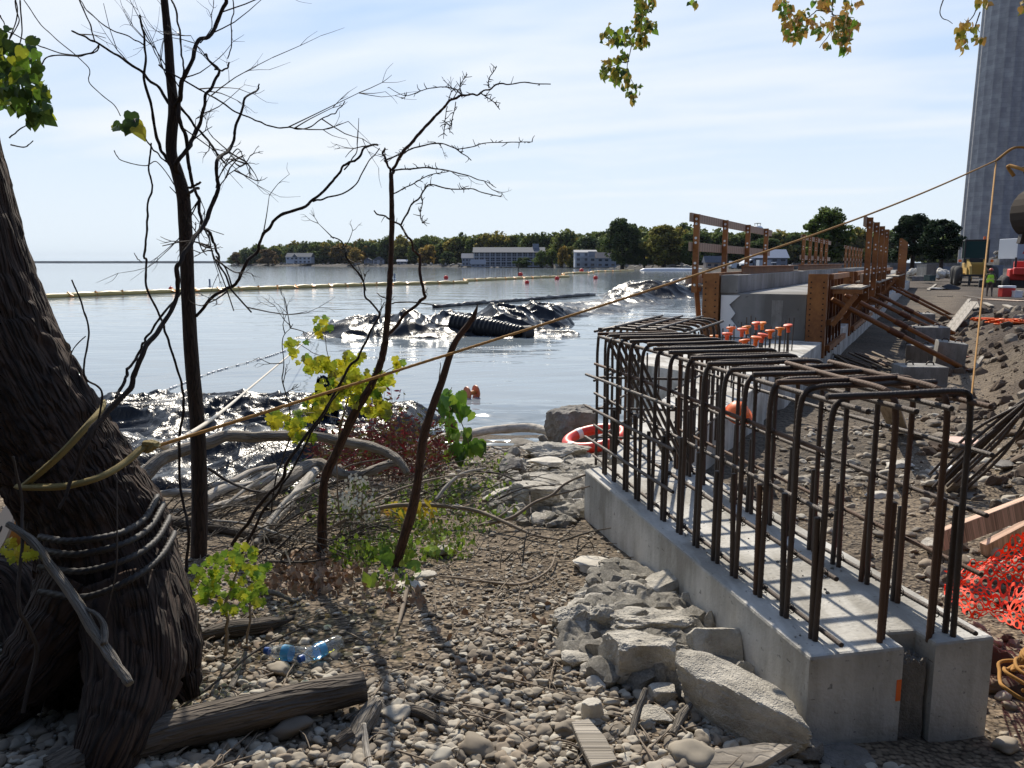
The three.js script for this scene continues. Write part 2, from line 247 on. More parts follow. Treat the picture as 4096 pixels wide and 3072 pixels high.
// ---------------------------------------------------------------- the ground, one sheet out to the far shore
{
  const xs = [], ds = [];
  for (let x = -7; x <= 13; x += 0.075) xs.push(x);
  for (let s = 0.1, x = 13; x < 2500; s *= 1.07) xs.push(x += s);
  for (let s = 0.1, x = -7; x > -2500; s *= 1.09) xs.unshift(x -= s);
  for (let d = -8; d < 1.4; d += 0.4) ds.push(d);
  for (let d = 1.4; d < 7500; d *= 1.017) ds.push(d);
  const nx = xs.length, nd = ds.length, pos = new Float32Array(nx * nd * 3), uv = new Float32Array(nx * nd * 2), col = new Float32Array(nx * nd * 3), idx = [];
  for (let j = 0; j < nd; j++) for (let i = 0; i < nx; i++) {
    const k = j * nx + i, x = xs[i], z = -ds[j], D = ds[j], y = land(x, z); pos.set([x, y, z], k * 3); uv.set([x, z], k * 2);
    // earth brown on the bank, pale grit on the beach and on the pit floor
    const n = fbm(x * 0.9 + 3, 0, z * 0.9, 4), s = D < 60 ? sstep(0.2, 1.4, x - toe(D) + n) : 0.8, b = 0.92 + n * 0.5;
    const wet = sstep(0.14, -0.02, y), g = [lerp(0.66, 0.165, s), lerp(0.55, 0.11, s), lerp(0.43, 0.075, s)], q = lerp(1, 0.45, wet) * b * (D > 150 ? 0.55 : 1);
    const shade = x > 1.2 + (D > 6 ? (D - 6) * 0.3 : 0) && D > 6.5 && D < 60 ? lerp(0.6, 1, sstep(-1.5, 0, x - toe(D) + n)) * 1 : 1;   // darker ground along the trench floor
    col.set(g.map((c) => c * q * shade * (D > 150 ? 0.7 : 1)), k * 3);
  }
  for (let j = 0; j < nd - 1; j++) for (let i = 0; i < nx - 1; i++) { const a = j * nx + i, b = a + nx; idx.push(a, a + 1, b, a + 1, b + 1, b); }
  const g = new THREE.BufferGeometry(); g.setAttribute('position', new THREE.BufferAttribute(pos, 3)); g.setAttribute('uv', new THREE.BufferAttribute(uv, 2)); g.setAttribute('color', new THREE.BufferAttribute(col, 3)); g.setIndex(idx); g.computeVertexNormals();
  struct('ground', g, M.ground);
}
const GROUND = scene.getObjectByName('ground');
// ---------------------------------------------------------------- the lake
{
  const wave = (u, v) => { let s = 0; for (const [fx, fy, ph, a] of WAVES) s += a * Math.sin(6.28318 * (u * fx + v * fy) + ph); return s; };
  const R = rng(4), WAVES = []; for (let i = 0; i < 46; i++) { const f = 1 + Math.floor(Math.pow(R(), 1.8) * 30), dir = (R() - 0.5) * 1.3; WAVES.push([Math.round(f * Math.sin(dir)), Math.max(1, Math.round(f * Math.cos(dir))), R() * 6.28, 1 / Math.pow(f, 1.05)]); }
  const N = 512, hgt = new Float32Array(N * N); for (let y = 0; y < N; y++) for (let x = 0; x < N; x++) hgt[y * N + x] = wave(x / N, y / N);
  const nm = texture(N, N, (u, v, x, y) => { const h = (a, b) => hgt[((b + N) % N) * N + (a + N) % N], k = 1.05, n = V((h(x - 1, y) - h(x + 1, y)) * k, (h(x, y - 1) - h(x, y + 1)) * k, 1).normalize(); return [n.x * 0.5 + 0.5, n.y * 0.5 + 0.5, n.z * 0.5 + 0.5]; });
  nm.repeat.set(1 / 5.2, 1 / 5.2);
  M.water = phys(C(0.2, 0.24, 0.27), 0.07, { ior: 1.33, normalMap: nm, normalScale: new THREE.Vector2(0.13, 0.13) });
  const xs = [], ds = []; for (let x = -14; x <= 10; x += 0.14) xs.push(x); for (let s = 0.2, x = 10; x < 6000; s *= 1.22) xs.push(x += s); for (let s = 0.2, x = -14; x > -6000; s *= 1.22) xs.unshift(x -= s);
  for (let d = 5.5; d < 14.5; d += 0.06) ds.push(d); for (let d = 14.5; d < 8000; d *= 1.06) ds.push(d);
  const nx = xs.length, nd = ds.length, pos = new Float32Array(nx * nd * 3), uv = new Float32Array(nx * nd * 2), idx = [];
  for (let j = 0; j < nd; j++) for (let i = 0; i < nx; i++) {         // small waves run up the beach
    const k = j * nx + i, D = ds[j], x = xs[i], c = 10.1 + 0.35 * noise3(x * 0.3, 0, 0), t = D - c - 0.15 * x * (x < 3 ? 1 : 0);
    const a = sstep(9, 10, D) * sstep(13.8, 11, D) * (Math.abs(x) < 12 ? 1 : 0);
    const y = a * (0.028 * Math.sin(t * 6.2 + noise3(x * 0.8, 1, D) * 1.2) + 0.018 * Math.sin(t * 15 + x * 3 + 2 * noise3(x * 2, 3, D * 2)) + 0.026 * noise3(x * 5, 7, D * 10));
    pos.set([x, y, -D], k * 3); uv.set([x, -D], k * 2);
  }
  for (let j = 0; j < nd - 1; j++) for (let i = 0; i < nx - 1; i++) { const a = j * nx + i, b = a + nx; idx.push(a, a + 1, b, a + 1, b + 1, b); }
  const g = new THREE.BufferGeometry(); g.setAttribute('position', new THREE.BufferAttribute(pos, 3)); g.setAttribute('uv', new THREE.BufferAttribute(uv, 2)); g.setIndex(idx); g.computeVertexNormals();
  struct('water', g, M.water);
}

// ---------------------------------------------------------------- the footing in front and its cage of reinforcing bars
const FA = V(1.007, 0, -2.536), FU = V(-0.21, 0, -0.978).normalize(), FN = V(0.978, 0, -0.21).normalize(), FT = 0.983;
const fp = (t, n, y) => V(FA.x + FU.x * t + FN.x * n, y, FA.z + FU.z * t + FN.z * n);
const flatShape = (list) => { const s = new THREE.Shape(); list.forEach(([a, b], i) => (i ? s.lineTo(a, b) : s.moveTo(a, b))); s.closePath(); return s; };
function slabOn(list, y0, y1, b = 0.012) {                           // plan outline [x, -z] between two heights, edges chamfered
  const g = new THREE.ExtrudeGeometry(flatShape(list), { depth: y1 - y0 - 2 * b, bevelEnabled: true, bevelThickness: b, bevelSize: b, bevelOffset: -b, bevelSegments: 2 });
  return boxUV(g.rotateX(-Math.PI / 2).translate(0, y0 + b, 0));
}
{
  const q = (t, n) => { const p = fp(t, n, 0); return [p.x, -p.z]; };
  const f = thing('concrete_footing', 'pale concrete footing in front, notch in its end face, under the near rebar cage', 'footing', fp(0, 0.36, 0.4));
  part('footing_slab', rebase(slabOn([q(0, 0), q(0, 0.365), q(0.11, 0.37), q(0.1, 0.49), q(0, 0.492), q(0, 0.73), q(2.9, 0.73), q(2.66, 0.3), q(2.55, 0)], 0.4, FT), f.position), M.concrete, f);
  const fill = chunk(5, 0.065, 0.3, 0.05, { block: true, rough: 0.12 }); part('paint_mark', rebase(slabOn([q(-0.0015, 0.345), q(-0.0015, 0.364), q(0.004, 0.364), q(0.004, 0.345)], 0.78, 0.86, 0.0005), f.position), M.orange, f); part('keyway_fill', rebase(place(fill, fp(0.06, 0.43, 0.66)), f.position), M.rubbleDark, f);
}
const FACING = Math.atan2(-FU.x, -FU.z) + 1.57;
const ribbed = (r0, a, t, s) => r0 * (1 + 0.11 * Math.pow(Math.max(0, Math.sin(s / 0.014 * 6.283)), 2));
function rebar(pts, r, fine = true) { const L = pts.reduce((s, p, i) => s + (i ? p.distanceTo(pts[i - 1]) : 0), 0); return fine ? tube(pts, r, { seg: 7, n: Math.ceil(L / 0.0047), shape: ribbed }) : tube(pts, r, { seg: 6, n: Math.max(1, pts.length > 2 ? pts.length * 4 : 1) }); }
function hook(base, top, end, r) { const d1 = top.clone().sub(base).normalize(), d2 = end.clone().sub(top).normalize(); return [base, base.clone().lerp(top, 0.5), top.clone().addScaledVector(d1, -r), top.clone().addScaledVector(d1, -r * 0.3).addScaledVector(d2, r * 0.3), top.clone().addScaledVector(d2, r), top.clone().lerp(end, 0.55), end]; }
{
  const R = rng(21), cage = thing('rebar_cage', 'dark rusty rebar cage of bent bars standing on the near footing', 'rebar cage', fp(1.2, 0.36, FT));
  const add = (n, pts, r, fine, m = [M.steel, M.steelWarm, M.steel, M.steel, M.steelWarm, M.steel, M.steelRust][Math.floor(R() * 7)]) => part(n, rebase(rebar(pts, r, fine), cage.position), m, cage), j = (s) => (R() - 0.5) * s, TY = 1.855;
  for (let i = 0; i < 13; i++) {
    const t = 0.1 + i * 0.192 + j(0.02), y = TY + j(0.015), near = i < 8;
    add('hoop', hook(fp(t + j(0.02), 0.085, FT - 0.02), fp(t, 0.095, y), fp(t + j(0.03), 0.6 + R() * 0.06, y + j(0.012)), 0.055), 0.0106, near);
    const u = t + 0.03 - (i ? 0 : 0.09); add('hoop', hook(fp(u + j(0.02), 0.585, FT - 0.02), fp(u, 0.575, y + 0.018), fp(u + j(0.03), 0.05 - R() * 0.05, y + 0.02), 0.032), 0.0106, near);
    add('dowel', [fp(t + 0.028, 0.083, FT - 0.02), fp(t + 0.03 + j(0.03), 0.08 + j(0.02), FT + 0.38 + R() * 0.1)], 0.0112, near);
    add('dowel', [fp(u + 0.028, 0.58, FT - 0.02), fp(u + 0.03 + j(0.03), 0.59 + j(0.02), FT + 0.36 + R() * 0.12)], 0.0112, near);
  }
  for (const n of [0.3, 0.5]) { add('hoop', hook(fp(0.045, n, FT - 0.02), fp(0.05, n, TY + 0.012), fp(0.75, n + 0.01, TY + 0.03), 0.055), 0.0106, true, M.steelRust); add('dowel', [fp(0.07, n + 0.025, FT - 0.02), fp(0.07, n + 0.035, FT + 0.5)], 0.0125, true, M.steelRust); }
  [0.035, 0.25, 0.46, 0.67].forEach((h, k) => {
    add('tie_bar', [fp(-0.01 + 0.05 * k, 0.112, FT + h), fp(1.3, 0.108, FT + h + j(0.02)), fp(2.72, 0.112, FT + h + j(0.02))], 0.0086, true);
    add('tie_bar', [fp(-0.05, 0.607, FT + h + 0.01), fp(1.3, 0.6, FT + h + j(0.02)), fp(2.5, 0.607, FT + h)], 0.0086, true);
    if (k > 0) add('tie_bar', [fp(1.3, 0.061, FT + h - 0.05), fp(2.75, 0.061, FT + h - 0.08)], 0.0095, false);
  });
  for (const n of [0.12, 0.27, 0.42, 0.575]) add('top_bar', [fp(-0.03 - R() * 0.06, n, TY - 0.024), fp(1.3, n + j(0.02), TY - 0.022), fp(2.66, n + j(0.02), TY - 0.024)], 0.0095, true);
  const ties = []; for (let i = 0; i < 13; i++) for (const [n, hs] of [[0.103, [0.035, 0.25, 0.46, 0.67]], [0.592, [0.045, 0.25, 0.46, 0.67]]]) for (const h of hs) { if (R() < 0.2) continue; const c = fp(0.1 + i * 0.192 + (n > 0.3 ? 0.03 : 0), n, FT + h); for (const q of [0.7, -0.7]) ties.push(place(new THREE.TorusGeometry(0.018, 0.0016, 4, 10), c, new THREE.Euler(q + R() * 0.3, FACING + R() * 0.4, 0))); ties.push(bar(c, c.clone().add(V((R() - 0.5) * 0.06, (R() - 0.5) * 0.05, 0.03 * R())), 0.0012, 4)); }
  part('wire_ties', rebase(mg(ties), cage.position), M.steel, cage).userData.kind = 'stuff';
}
{
  // the cage turns the corner towards the sea wall
  const R = rng(8), cage = thing('rebar_cage', 'second rebar cage fanning round the corner behind the near one, tops bent flat', 'rebar cage', V(1.3, 0.9, -5.6)), Y = 1.83;
  const add = (n, pts, r, m = M.steel) => part(n, rebase(rebar(pts, r, false), cage.position), m, cage);
  const Lk = (k, y) => V(0.63 + k * 0.077, y, -5.85 - k * 0.17), Rk = (k, y) => V(1.17 + k * 0.095, y, -5.5 - k * 0.2);
  for (let k = 0; k < 7; k++) {
    const a = Lk(k, 0.8), b = Lk(k, Y), c = Rk(k, Y), d = Rk(k, 0.8), q = (p, s, w) => p.clone().lerp(s, w);
    add('hoop', [a, q(a, b, 0.6), q(b, a, 0.13), q(b, c, 0.03).setY(Y - 0.03), q(b, c, 0.14), q(b, c, 0.5), q(c, b, 0.1), q(c, b, 0.03).setY(Y - 0.025), q(c, d, 0.1), q(c, d, 0.5), d], 0.0115, k > 2 && k < 5 ? M.steelRust : M.steel);
  }
  for (let k = 0; k < 5; k++) { const a = fp(2.55 - k * 0.12, 0.13, 1.84), b = a.clone().add(V(0.5, -0.95, -0.35)); add('diagonal_bar', [a, b], 0.0105); }
  for (const y of [1.0, 1.22, 1.45, Y - 0.02]) { add('tie_bar', [Lk(-0.4, y), Lk(6.3, y)], 0.0095); add('tie_bar', [Rk(-0.6, y), Rk(6.6, y)], 0.0095); add('tie_bar', [Lk(0, y + 0.015), Rk(1.2, y + 0.015)], 0.0095); }
  for (const w of [0.25, 0.5, 0.75]) add('top_bar', [Lk(-0.3, Y + 0.02).lerp(Rk(-0.3, Y + 0.02), w), Lk(6.6, Y + 0.02).lerp(Rk(6.6, Y + 0.02), w)], 0.0095);
  for (let k = 0; k < 7; k++) add('dowel', [Rk(k + 0.2, 0.8), Rk(k + 0.2, 1.25 + R() * 0.15)], 0.012);
}
// ---------------------------------------------------------------- the sea wall, its footing, forms and guard rails
const wp = (t, n, y) => V(WO.x + WU.x * t + WN.x * n, y, WO.z + WU.z * t + WN.z * n);
const wbox = (t0, t1, n0, n1, y0, y1, r = 0) => { const a = wp((t0 + t1) / 2, (n0 + n1) / 2, (y0 + y1) / 2); return box(Math.abs(n1 - n0), y1 - y0, Math.abs(t1 - t0), a.x, a.y, a.z, 0, r).translate(-a.x, -a.y, -a.z).rotateY(Math.atan2(-WU.x, -WU.z)).translate(a.x, a.y, a.z); };
const FT2 = 0.85;
{
  const f = thing('wall_footing', 'long concrete footing of the sea wall running back from the rebar corner, with chipped edge', 'footing', wp(-6, -0.9, 0));
  const q = (t, n) => { const p = wp(t, n, 0); return [p.x, -p.z]; };
  part('footing_slab', rebase(slabOn([q(-10.3, 0.32), q(-10.3, 0.0), q(-8.6, -0.35), q(-5.4, -0.6), q(-4.6, -1.9), q(60, -1.9), q(60, 0.32), q(-4.2, 0.32), q(-4.4, 0.24), q(-5.2, 0.22), q(-5.6, 0.3), q(-8.2, 0.32)], 0.0, FT2), f.position), M.concrete, f);
  const w = thing('sea_wall', 'unfinished concrete sea wall with a bare end face and a low parapet on the lake side', 'wall', wp(0, -0.8, 0));
  part('wall_base', rebase(slabOn([q(0, 0), q(0, -1.6), q(60, -1.6), q(60, 0)], FT2, 1.72), w.position), M.wallConcrete, w);
  part('parapet', rebase(slabOn([q(-0.02, -1.27), q(-0.02, -1.6), q(60, -1.6), q(60, -1.27)], 1.722, 2.07), w.position), M.wallConcrete, w);
  const s = flatShape([[-1.58, 1.68], [-1.22, 1.68], [-1.42, 1.5], [-1.3, 1.33], [-1.38, 1.22], [-1.2, 1.0], [-1.0, 0.87], [-1.58, 0.87]]), g = new THREE.ExtrudeGeometry(s, { depth: 0.03, bevelEnabled: false });
  g.applyMatrix4(new THREE.Matrix4().makeBasis(WN, UP, WU.clone().negate()).setPosition(V(WO.x, 0, WO.z))); part('foam_board', rebase(boxUV(g), w.position), M.white, w);
  part('joint_recess', rebase(wbox(-0.006, 0.05, -0.62, -0.42, 0.9, 1.6), w.position), M.oldConcrete, w);
}
const holes = (pts, parent, face, r = 0.03) => { const l = pts.map((p) => new THREE.CylinderGeometry(r, r, 0.02, 8).rotateX(Math.PI / 2).rotateY(face).translate(p.x, p.y, p.z)); const g = mg(l); part('bolt_hole', rebase(g, parent.position), M.hole, parent).userData.kind = 'stuff'; };
const FACE = Math.atan2(-WU.x, -WU.z);
function formwork(name, label, n0, n1, out, t1, y0, legs) {           // steel wall form: end channel, ribs, panels and a working platform
  const f = thing(name, label, 'formwork', wp(0, n0, y0)), s = Math.sign(n1 - n0);
  const add = (nm, g, m = M.form) => part(nm, rebase(g, f.position), m, f);
  add('end_channel', mg([wbox(-0.1, -0.07, n0, n1, y0, 2.1), wbox(-0.07, 0.1, n1 - s * 0.03, n1, y0, 2.1), wbox(-0.07, 0.1, n0, n0 + s * 0.03, y0, 2.1)]));
  holes([...Array(14)].flatMap((_, i) => [wp(-0.105, n0 + s * 0.06, y0 + 0.1 + i * (1.95 - y0) / 14), wp(-0.105, n1 - s * 0.06, y0 + 0.1 + i * (1.95 - y0) / 14)]), f, FACE, 0.014);
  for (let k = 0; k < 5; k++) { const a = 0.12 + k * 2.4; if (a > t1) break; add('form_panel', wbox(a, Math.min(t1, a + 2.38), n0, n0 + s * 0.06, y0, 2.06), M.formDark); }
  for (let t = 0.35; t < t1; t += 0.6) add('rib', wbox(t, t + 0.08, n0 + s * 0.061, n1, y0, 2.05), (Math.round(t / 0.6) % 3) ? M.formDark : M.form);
  for (const y of [y0 + 0.12, 1.15, 2.0]) add('waler', wbox(0.102, t1, n1 + s * 0.002, n1 + s * 0.08, y, y + 0.1));
  for (let k = 0; k < legs; k++) {
    const t = 0.05 + k * 2.4;
    add('bracket', mg([wbox(t, t + 0.07, n1 + s * 0.081, out, 1.74, 1.82), beam(wp(t + 0.035, out - s * 0.1, 1.74), wp(t + 0.035, n1 + s * 0.1, 1.15), 0.07, 0.09)]));
    for (const o of [0.0, 0.27]) if (k < legs - 1) add('platform_plank', wbox(t + 0.02, t + 2.42, out - s * (o + 0.03), out - s * (o + 0.28), 1.822, 1.862, 0.004), M.plank);
  }
  return f;
}
formwork('wall_form', 'orange steel wall form on the lake side of the sea wall', -1.62, -1.93, -2.2, 9.6, 0.3, 4);
formwork('wall_form', 'orange steel wall form on the land side of the sea wall, held by slanting props', 0.02, 0.36, 0.95, 3.2, 0.55, 2);
formwork('wall_form', 'second orange steel wall form on the land side, past a gap of bare wall', 0.02, 0.36, 0.95, 6.8, 0.55, 4).position.add(WU.clone().multiplyScalar(5.2));
formwork('wall_form', 'far run of orange steel wall forms beyond the first land side form', 0.02, 0.36, 1.0, 9, 0.55, 4).position.add(WU.clone().multiplyScalar(15));
function guard(label, t0, n, count, gap, yb, yt, rails, hr = 0.026) {             // guard rail: punched steel posts and lumber rails
  const g = thing('guard_rail', label, 'guard rail', wp(t0, n, yb));
  for (let k = 0; k < count; k++) {
    const t = t0 + k * gap, l = rails.length ? 0.05 : 0; part('post', rebase(mg([wbox(t, t + 0.035, n - 0.055, n + 0.055, yb, yt), wbox(t + 0.035, t + 0.08, n - 0.055, n - 0.035, yb, yt), wbox(t + 0.035, t + 0.08, n + 0.035, n + 0.055, yb, yt)]), g.position), M.form, g);
    const spots = [0.06, 0.12, 0.3, 0.36, 0.62, 0.68, 0.9].map((w) => wp(t - 0.004, n + 0.0, lerp(yt, yb, w))), r = hr;
    part('post_hole', rebase(mg(spots.map((p) => new THREE.CylinderGeometry(r, r, 0.012, 8).rotateX(Math.PI / 2).rotateY(FACE).translate(p.x, p.y, p.z))), g.position), M.white, g).userData.kind = 'stuff';  // white discs painted for the bright sky seen through the punched holes
  }
  for (const [y, h, a, b] of rails) part('rail', rebase(beam(wp(t0 + a, n - 0.08, y), wp(t0 + b, n - 0.08, y - 0.03), 0.045, h, 0.004), g.position), M.lumber, g);
  return g;
}
guard('tall orange guard posts with three pale timber rails over the lake, leftmost of the wall', -0.1, -2.1, 4, 2.45, 1.72, 3.24, [[3.18, 0.17, -0.15, 8.6], [2.62, 0.17, -0.15, 8.4], [1.98, 0.17, -0.3, 8.4]]);
guard('orange guard posts with two pale rails on the lake side, second group along the wall', 14.5, -2.1, 5, 1.7, 1.9, 3.3, [[3.22, 0.16, -0.1, 9], [2.5, 0.16, -0.1, 9]], 0.015);
guard('faint far orange guard posts on the lake side, third group along the wall', 30, -2.1, 6, 2, 1.9, 3.2, [[3.15, 0.15, -0.1, 12], [2.5, 0.15, -0.1, 12]], 0.012);
guard('row of four tall punched orange posts on the land side of the sea wall', 1.9, 0.87, 4, 2.15, 1.55, 3.2, [[3.12, 0.2, -0.3, 6.9], [2.0, 0.17, -0.2, 6.9]], 0.018);
guard('dense cluster of tall orange posts further along the land side', 17.2, 0.92, 6, 1.25, 1.2, 3.2, [[1.95, 0.17, -0.1, 7]], 0.014);
for (const [k, t, label] of [[0, 0.4, 'nearest of the slanting orange props, foot behind the concrete block'], [1, 3.0, 'second slanting orange prop of the land side form'], [2, 5.6, 'third slanting orange prop of the land side form'], [3, 8.6, 'fourth slanting orange prop of the land side form'], [4, 16, 'fifth slanting orange prop, under the cluster of tall posts'], [5, 18.5, 'farthest slanting orange prop of the land side form']]) {
  const a = wp(t, 0.4, 1.62), b = wp(t + 1.2, 2.75, 0); b.y = land(b.x, b.z) + 0.02; const o = thing('form_prop', label, 'prop', b);
  part('pipe', rebase(bar(a, b, 0.05, 10), b), M.form, o); part('foot_plate', box(0.25, 0.03, 0.3, 0, 0.01, 0, 0.5), M.formDark, o); part('sleeve', rebase(bar(a.clone().lerp(b, 0.42), a.clone().lerp(b, 0.52), 0.064, 10), b), M.formDark, o);
}
// long walers lying on the wall
for (const [t0, t1, n, y, label] of [[1.5, 8.5, -1.43, 2.14, 'long orange steel beam lying along the top of the parapet'], [9.5, 22, -1.43, 2.16, 'second orange steel beam further along the parapet top']]) { const g = mg([wbox(t0, t1, n - 0.1, n - 0.08, y - 0.075, y + 0.1), wbox(t0, t1, n - 0.08, n + 0.06, y + 0.08, y + 0.1), wbox(t0, t1, n - 0.08, n + 0.06, y - 0.075, y - 0.06)]); solo('steel_beam', g, M.form, label, 'beam'); }
// bars with orange safety caps standing out of the wall footing
{
  const R = rng(33), capM = [M.orange, solid(0.95, 0.25, 0.03, 0.5), solid(0.8, 0.1, 0.03, 0.5)];
  const caps = [[731, 330], [727, 336], [714, 338.6], [711, 342], [742, 331.5], [746.6, 329], [756, 325], [762, 325], [788, 327.5], [780, 330.5], [770, 333], [762.5, 337], [756, 340], [744.6, 343], [735, 347]];
  const ord = ['leftmost', 'second', 'third', 'fourth', 'fifth', 'sixth', 'seventh', 'eighth', 'ninth', 'tenth', 'eleventh', 'twelfth', 'thirteenth', 'fourteenth', 'rightmost']; caps.sort((a, b) => a[0] - b[0]);
  caps.forEach(([x, y], i) => {
    const a = P(x, y, 1), D = (EYE - 1.44) / (EYE - a.y), c = P(x, y, D), o = thing('capped_rebar', 'upright rebar with an orange safety cap, ' + ord[i] + (i && i < 14 ? ' from the left' : '') + ' of the capped row', 'rebar', V(c.x, FT2 - 0.01, c.z), 'capped rebars before the sea wall end');
    part('bar', bar(V(0, 0, 0), V(0, c.y - FT2, 0), 0.011, 6), M.steel, o);
    const cap = new THREE.LatheGeometry([[0, 0.035], [0.055, 0.03], [0.062, 0.018], [0.058, 0.006], [0.028, -0.004], [0.022, -0.04], [0.026, -0.075], [0.02, -0.078]].map(([r, h]) => new THREE.Vector2(r, h)), 14);
    part('safety_cap', place(cap, V(0, c.y - FT2 + 0.02, 0), new THREE.Euler((R() - 0.5) * 0.25, 0, (R() - 0.5) * 0.3)), capM[i % 3], o);
  });
  const ORD = 'first second third fourth fifth sixth seventh eighth ninth tenth eleventh twelfth thirteenth fourteenth fifteenth sixteenth last'.split(' ');
  for (let i = 0; i < 34; i++) {
    const t = -8.6 + (i % 17) * 0.42, n = i < 17 ? 0.05 : -0.55, p = wp(t + R() * 0.1, n, FT2 - 0.01), o = thing('bare_rebar', 'thin bare dowel, ' + ORD[i % 17] + ' from the near end, ' + (i < 17 ? 'right' : 'left') + ' row on the wall footing', 'rebar', p, 'bare dowels on the sea wall footing');
    part('bar', bar(V(0, 0, 0), V((R() - 0.5) * 0.03, 0.52 + R() * 0.08, 0), 0.01, 6), M.steel, o);
  }
}
// blocks, planks and stray bars in the trench
function blockThing(label, x0, x1, yt, yb, depth, ry, rz, m) { const g0 = GR((x0 + x1) / 2, yb), w = size(x1 - x0, yb, -g0.z), h = size(yb - yt, yb, -g0.z), o = thing('concrete_block', label, 'concrete block', V(g0.x, land(g0.x, g0.z), g0.z)); o.rotation.set(0, ry, rz); part('block', box(w * 0.98, h, depth, 0, h / 2 - 0.03, -depth / 2, 0, 0.02), m ?? M.oldConcrete, o); const e = mg([-1, 1].map((s) => new THREE.TorusGeometry(0.06, 0.012, 6, 12, Math.PI).translate(s * w * 0.22, h - 0.03, -depth / 2))); part('lifting_loop', e, M.steel, o); return o; }
blockThing('long low concrete block nearest the cage, one prop resting behind it', 902, 947, 365, 386, 0.55, -0.12, 0);
blockThing('tilted upright concrete block leaning against another behind the long low block', 935, 962, 341, 371, 0.5, -0.35, -0.1);
blockThing('square concrete block with darker side, left of the tilted block', 926, 942, 345, 366, 0.6, 0.3, 0.05);
blockThing('concrete block under the board leaning on the bank', 915, 948, 326, 349, 0.7, -0.2, 0);
blockThing('small far concrete block between the slanting props', 914, 934, 313, 324, 0.8, -0.3, 0);
const plankAt = (label, a, b, w, h, m = M.plank, name = 'board') => { const A = a.clone(), o = thing(name, label, 'board', A); part('board', beam(V(0, 0, 0), b.clone().sub(A), w, h, 0.003), m, o); return o; };
const on = (px, py, up = 0.03) => { const p = GR(px, py); p.y = Math.max(0, land(p.x, p.z)) + up; return p; };
plankAt('pale board leaning on the bank beside the concrete block', on(949, 335, 0.1), on(972, 312, 0.35), 0.28, 0.04);
plankAt('narrow board on the bank, left of the leaning board', on(948, 330, 0.1), on(969, 306, 0.3), 0.12, 0.05);
plankAt('short pale stick on the bank right of the tilted block', on(974, 372, 0.05), on(982, 362, 0.1), 0.06, 0.05);
plankAt('thick reddish timber on the bank behind the orange netting, lower right', V(2.46, 0.72, -4.42), V(4.2, 1.24, -4.75), 0.045, 0.12, M.litTimber);
plankAt('second timber under the orange netting with an orange painted edge', on(983, 556, 0.04), on(1030, 540, 0.1), 0.05, 0.08, M.litTimber);
plankAt('broken white form board leaning in the trench behind the cage', on(899, 433, 0.02), P(884, 392, 7.3), 0.2, 0.03, M.plank);
plankAt('white scrap board on the trench gravel by the bundle of bars', on(941, 470, 0.03), on(957, 473, 0.03), 0.16, 0.03, M.white);
{
  const R = rng(3), a = on(942, 497, 0.05), b = P(1040, 392, 5.6), o = thing('rebar_bundle', 'bundle of long dark bars leaning up the earth bank at the right edge', 'rebar bundle', a);
  for (let i = 0; i < 13; i++) { const d = V((R() - 0.5) * 0.3, (R() - 0.2) * 0.12, (R() - 0.5) * 0.25), e = V((R() - 0.5) * 0.22, (R() - 0.5) * 0.3, (R() - 0.5) * 0.2); part('bar', rebar([d, b.clone().sub(a).multiplyScalar(0.5).add(d).setY((b.y - a.y) * 0.5 - 0.02 + d.y), b.clone().sub(a).add(e)], 0.0125, false), M.steel, o); }
  const c = on(868, 369, 0.06), q = thing('rebar_bundle', 'stack of short rusty bars lying on the trench floor between wall and block', 'rebar bundle', c);
  for (let i = 0; i < 11; i++) part('bar', bar(V(-0.75 + i * 0.12 + R() * 0.05, 0.02 + R() * 0.05, 0.6), V(-0.55 + i * 0.12 + R() * 0.05, 0.04 + R() * 0.12, -1.4), 0.022, 6), i % 2 ? M.steelRust : M.twigPale, q);
}
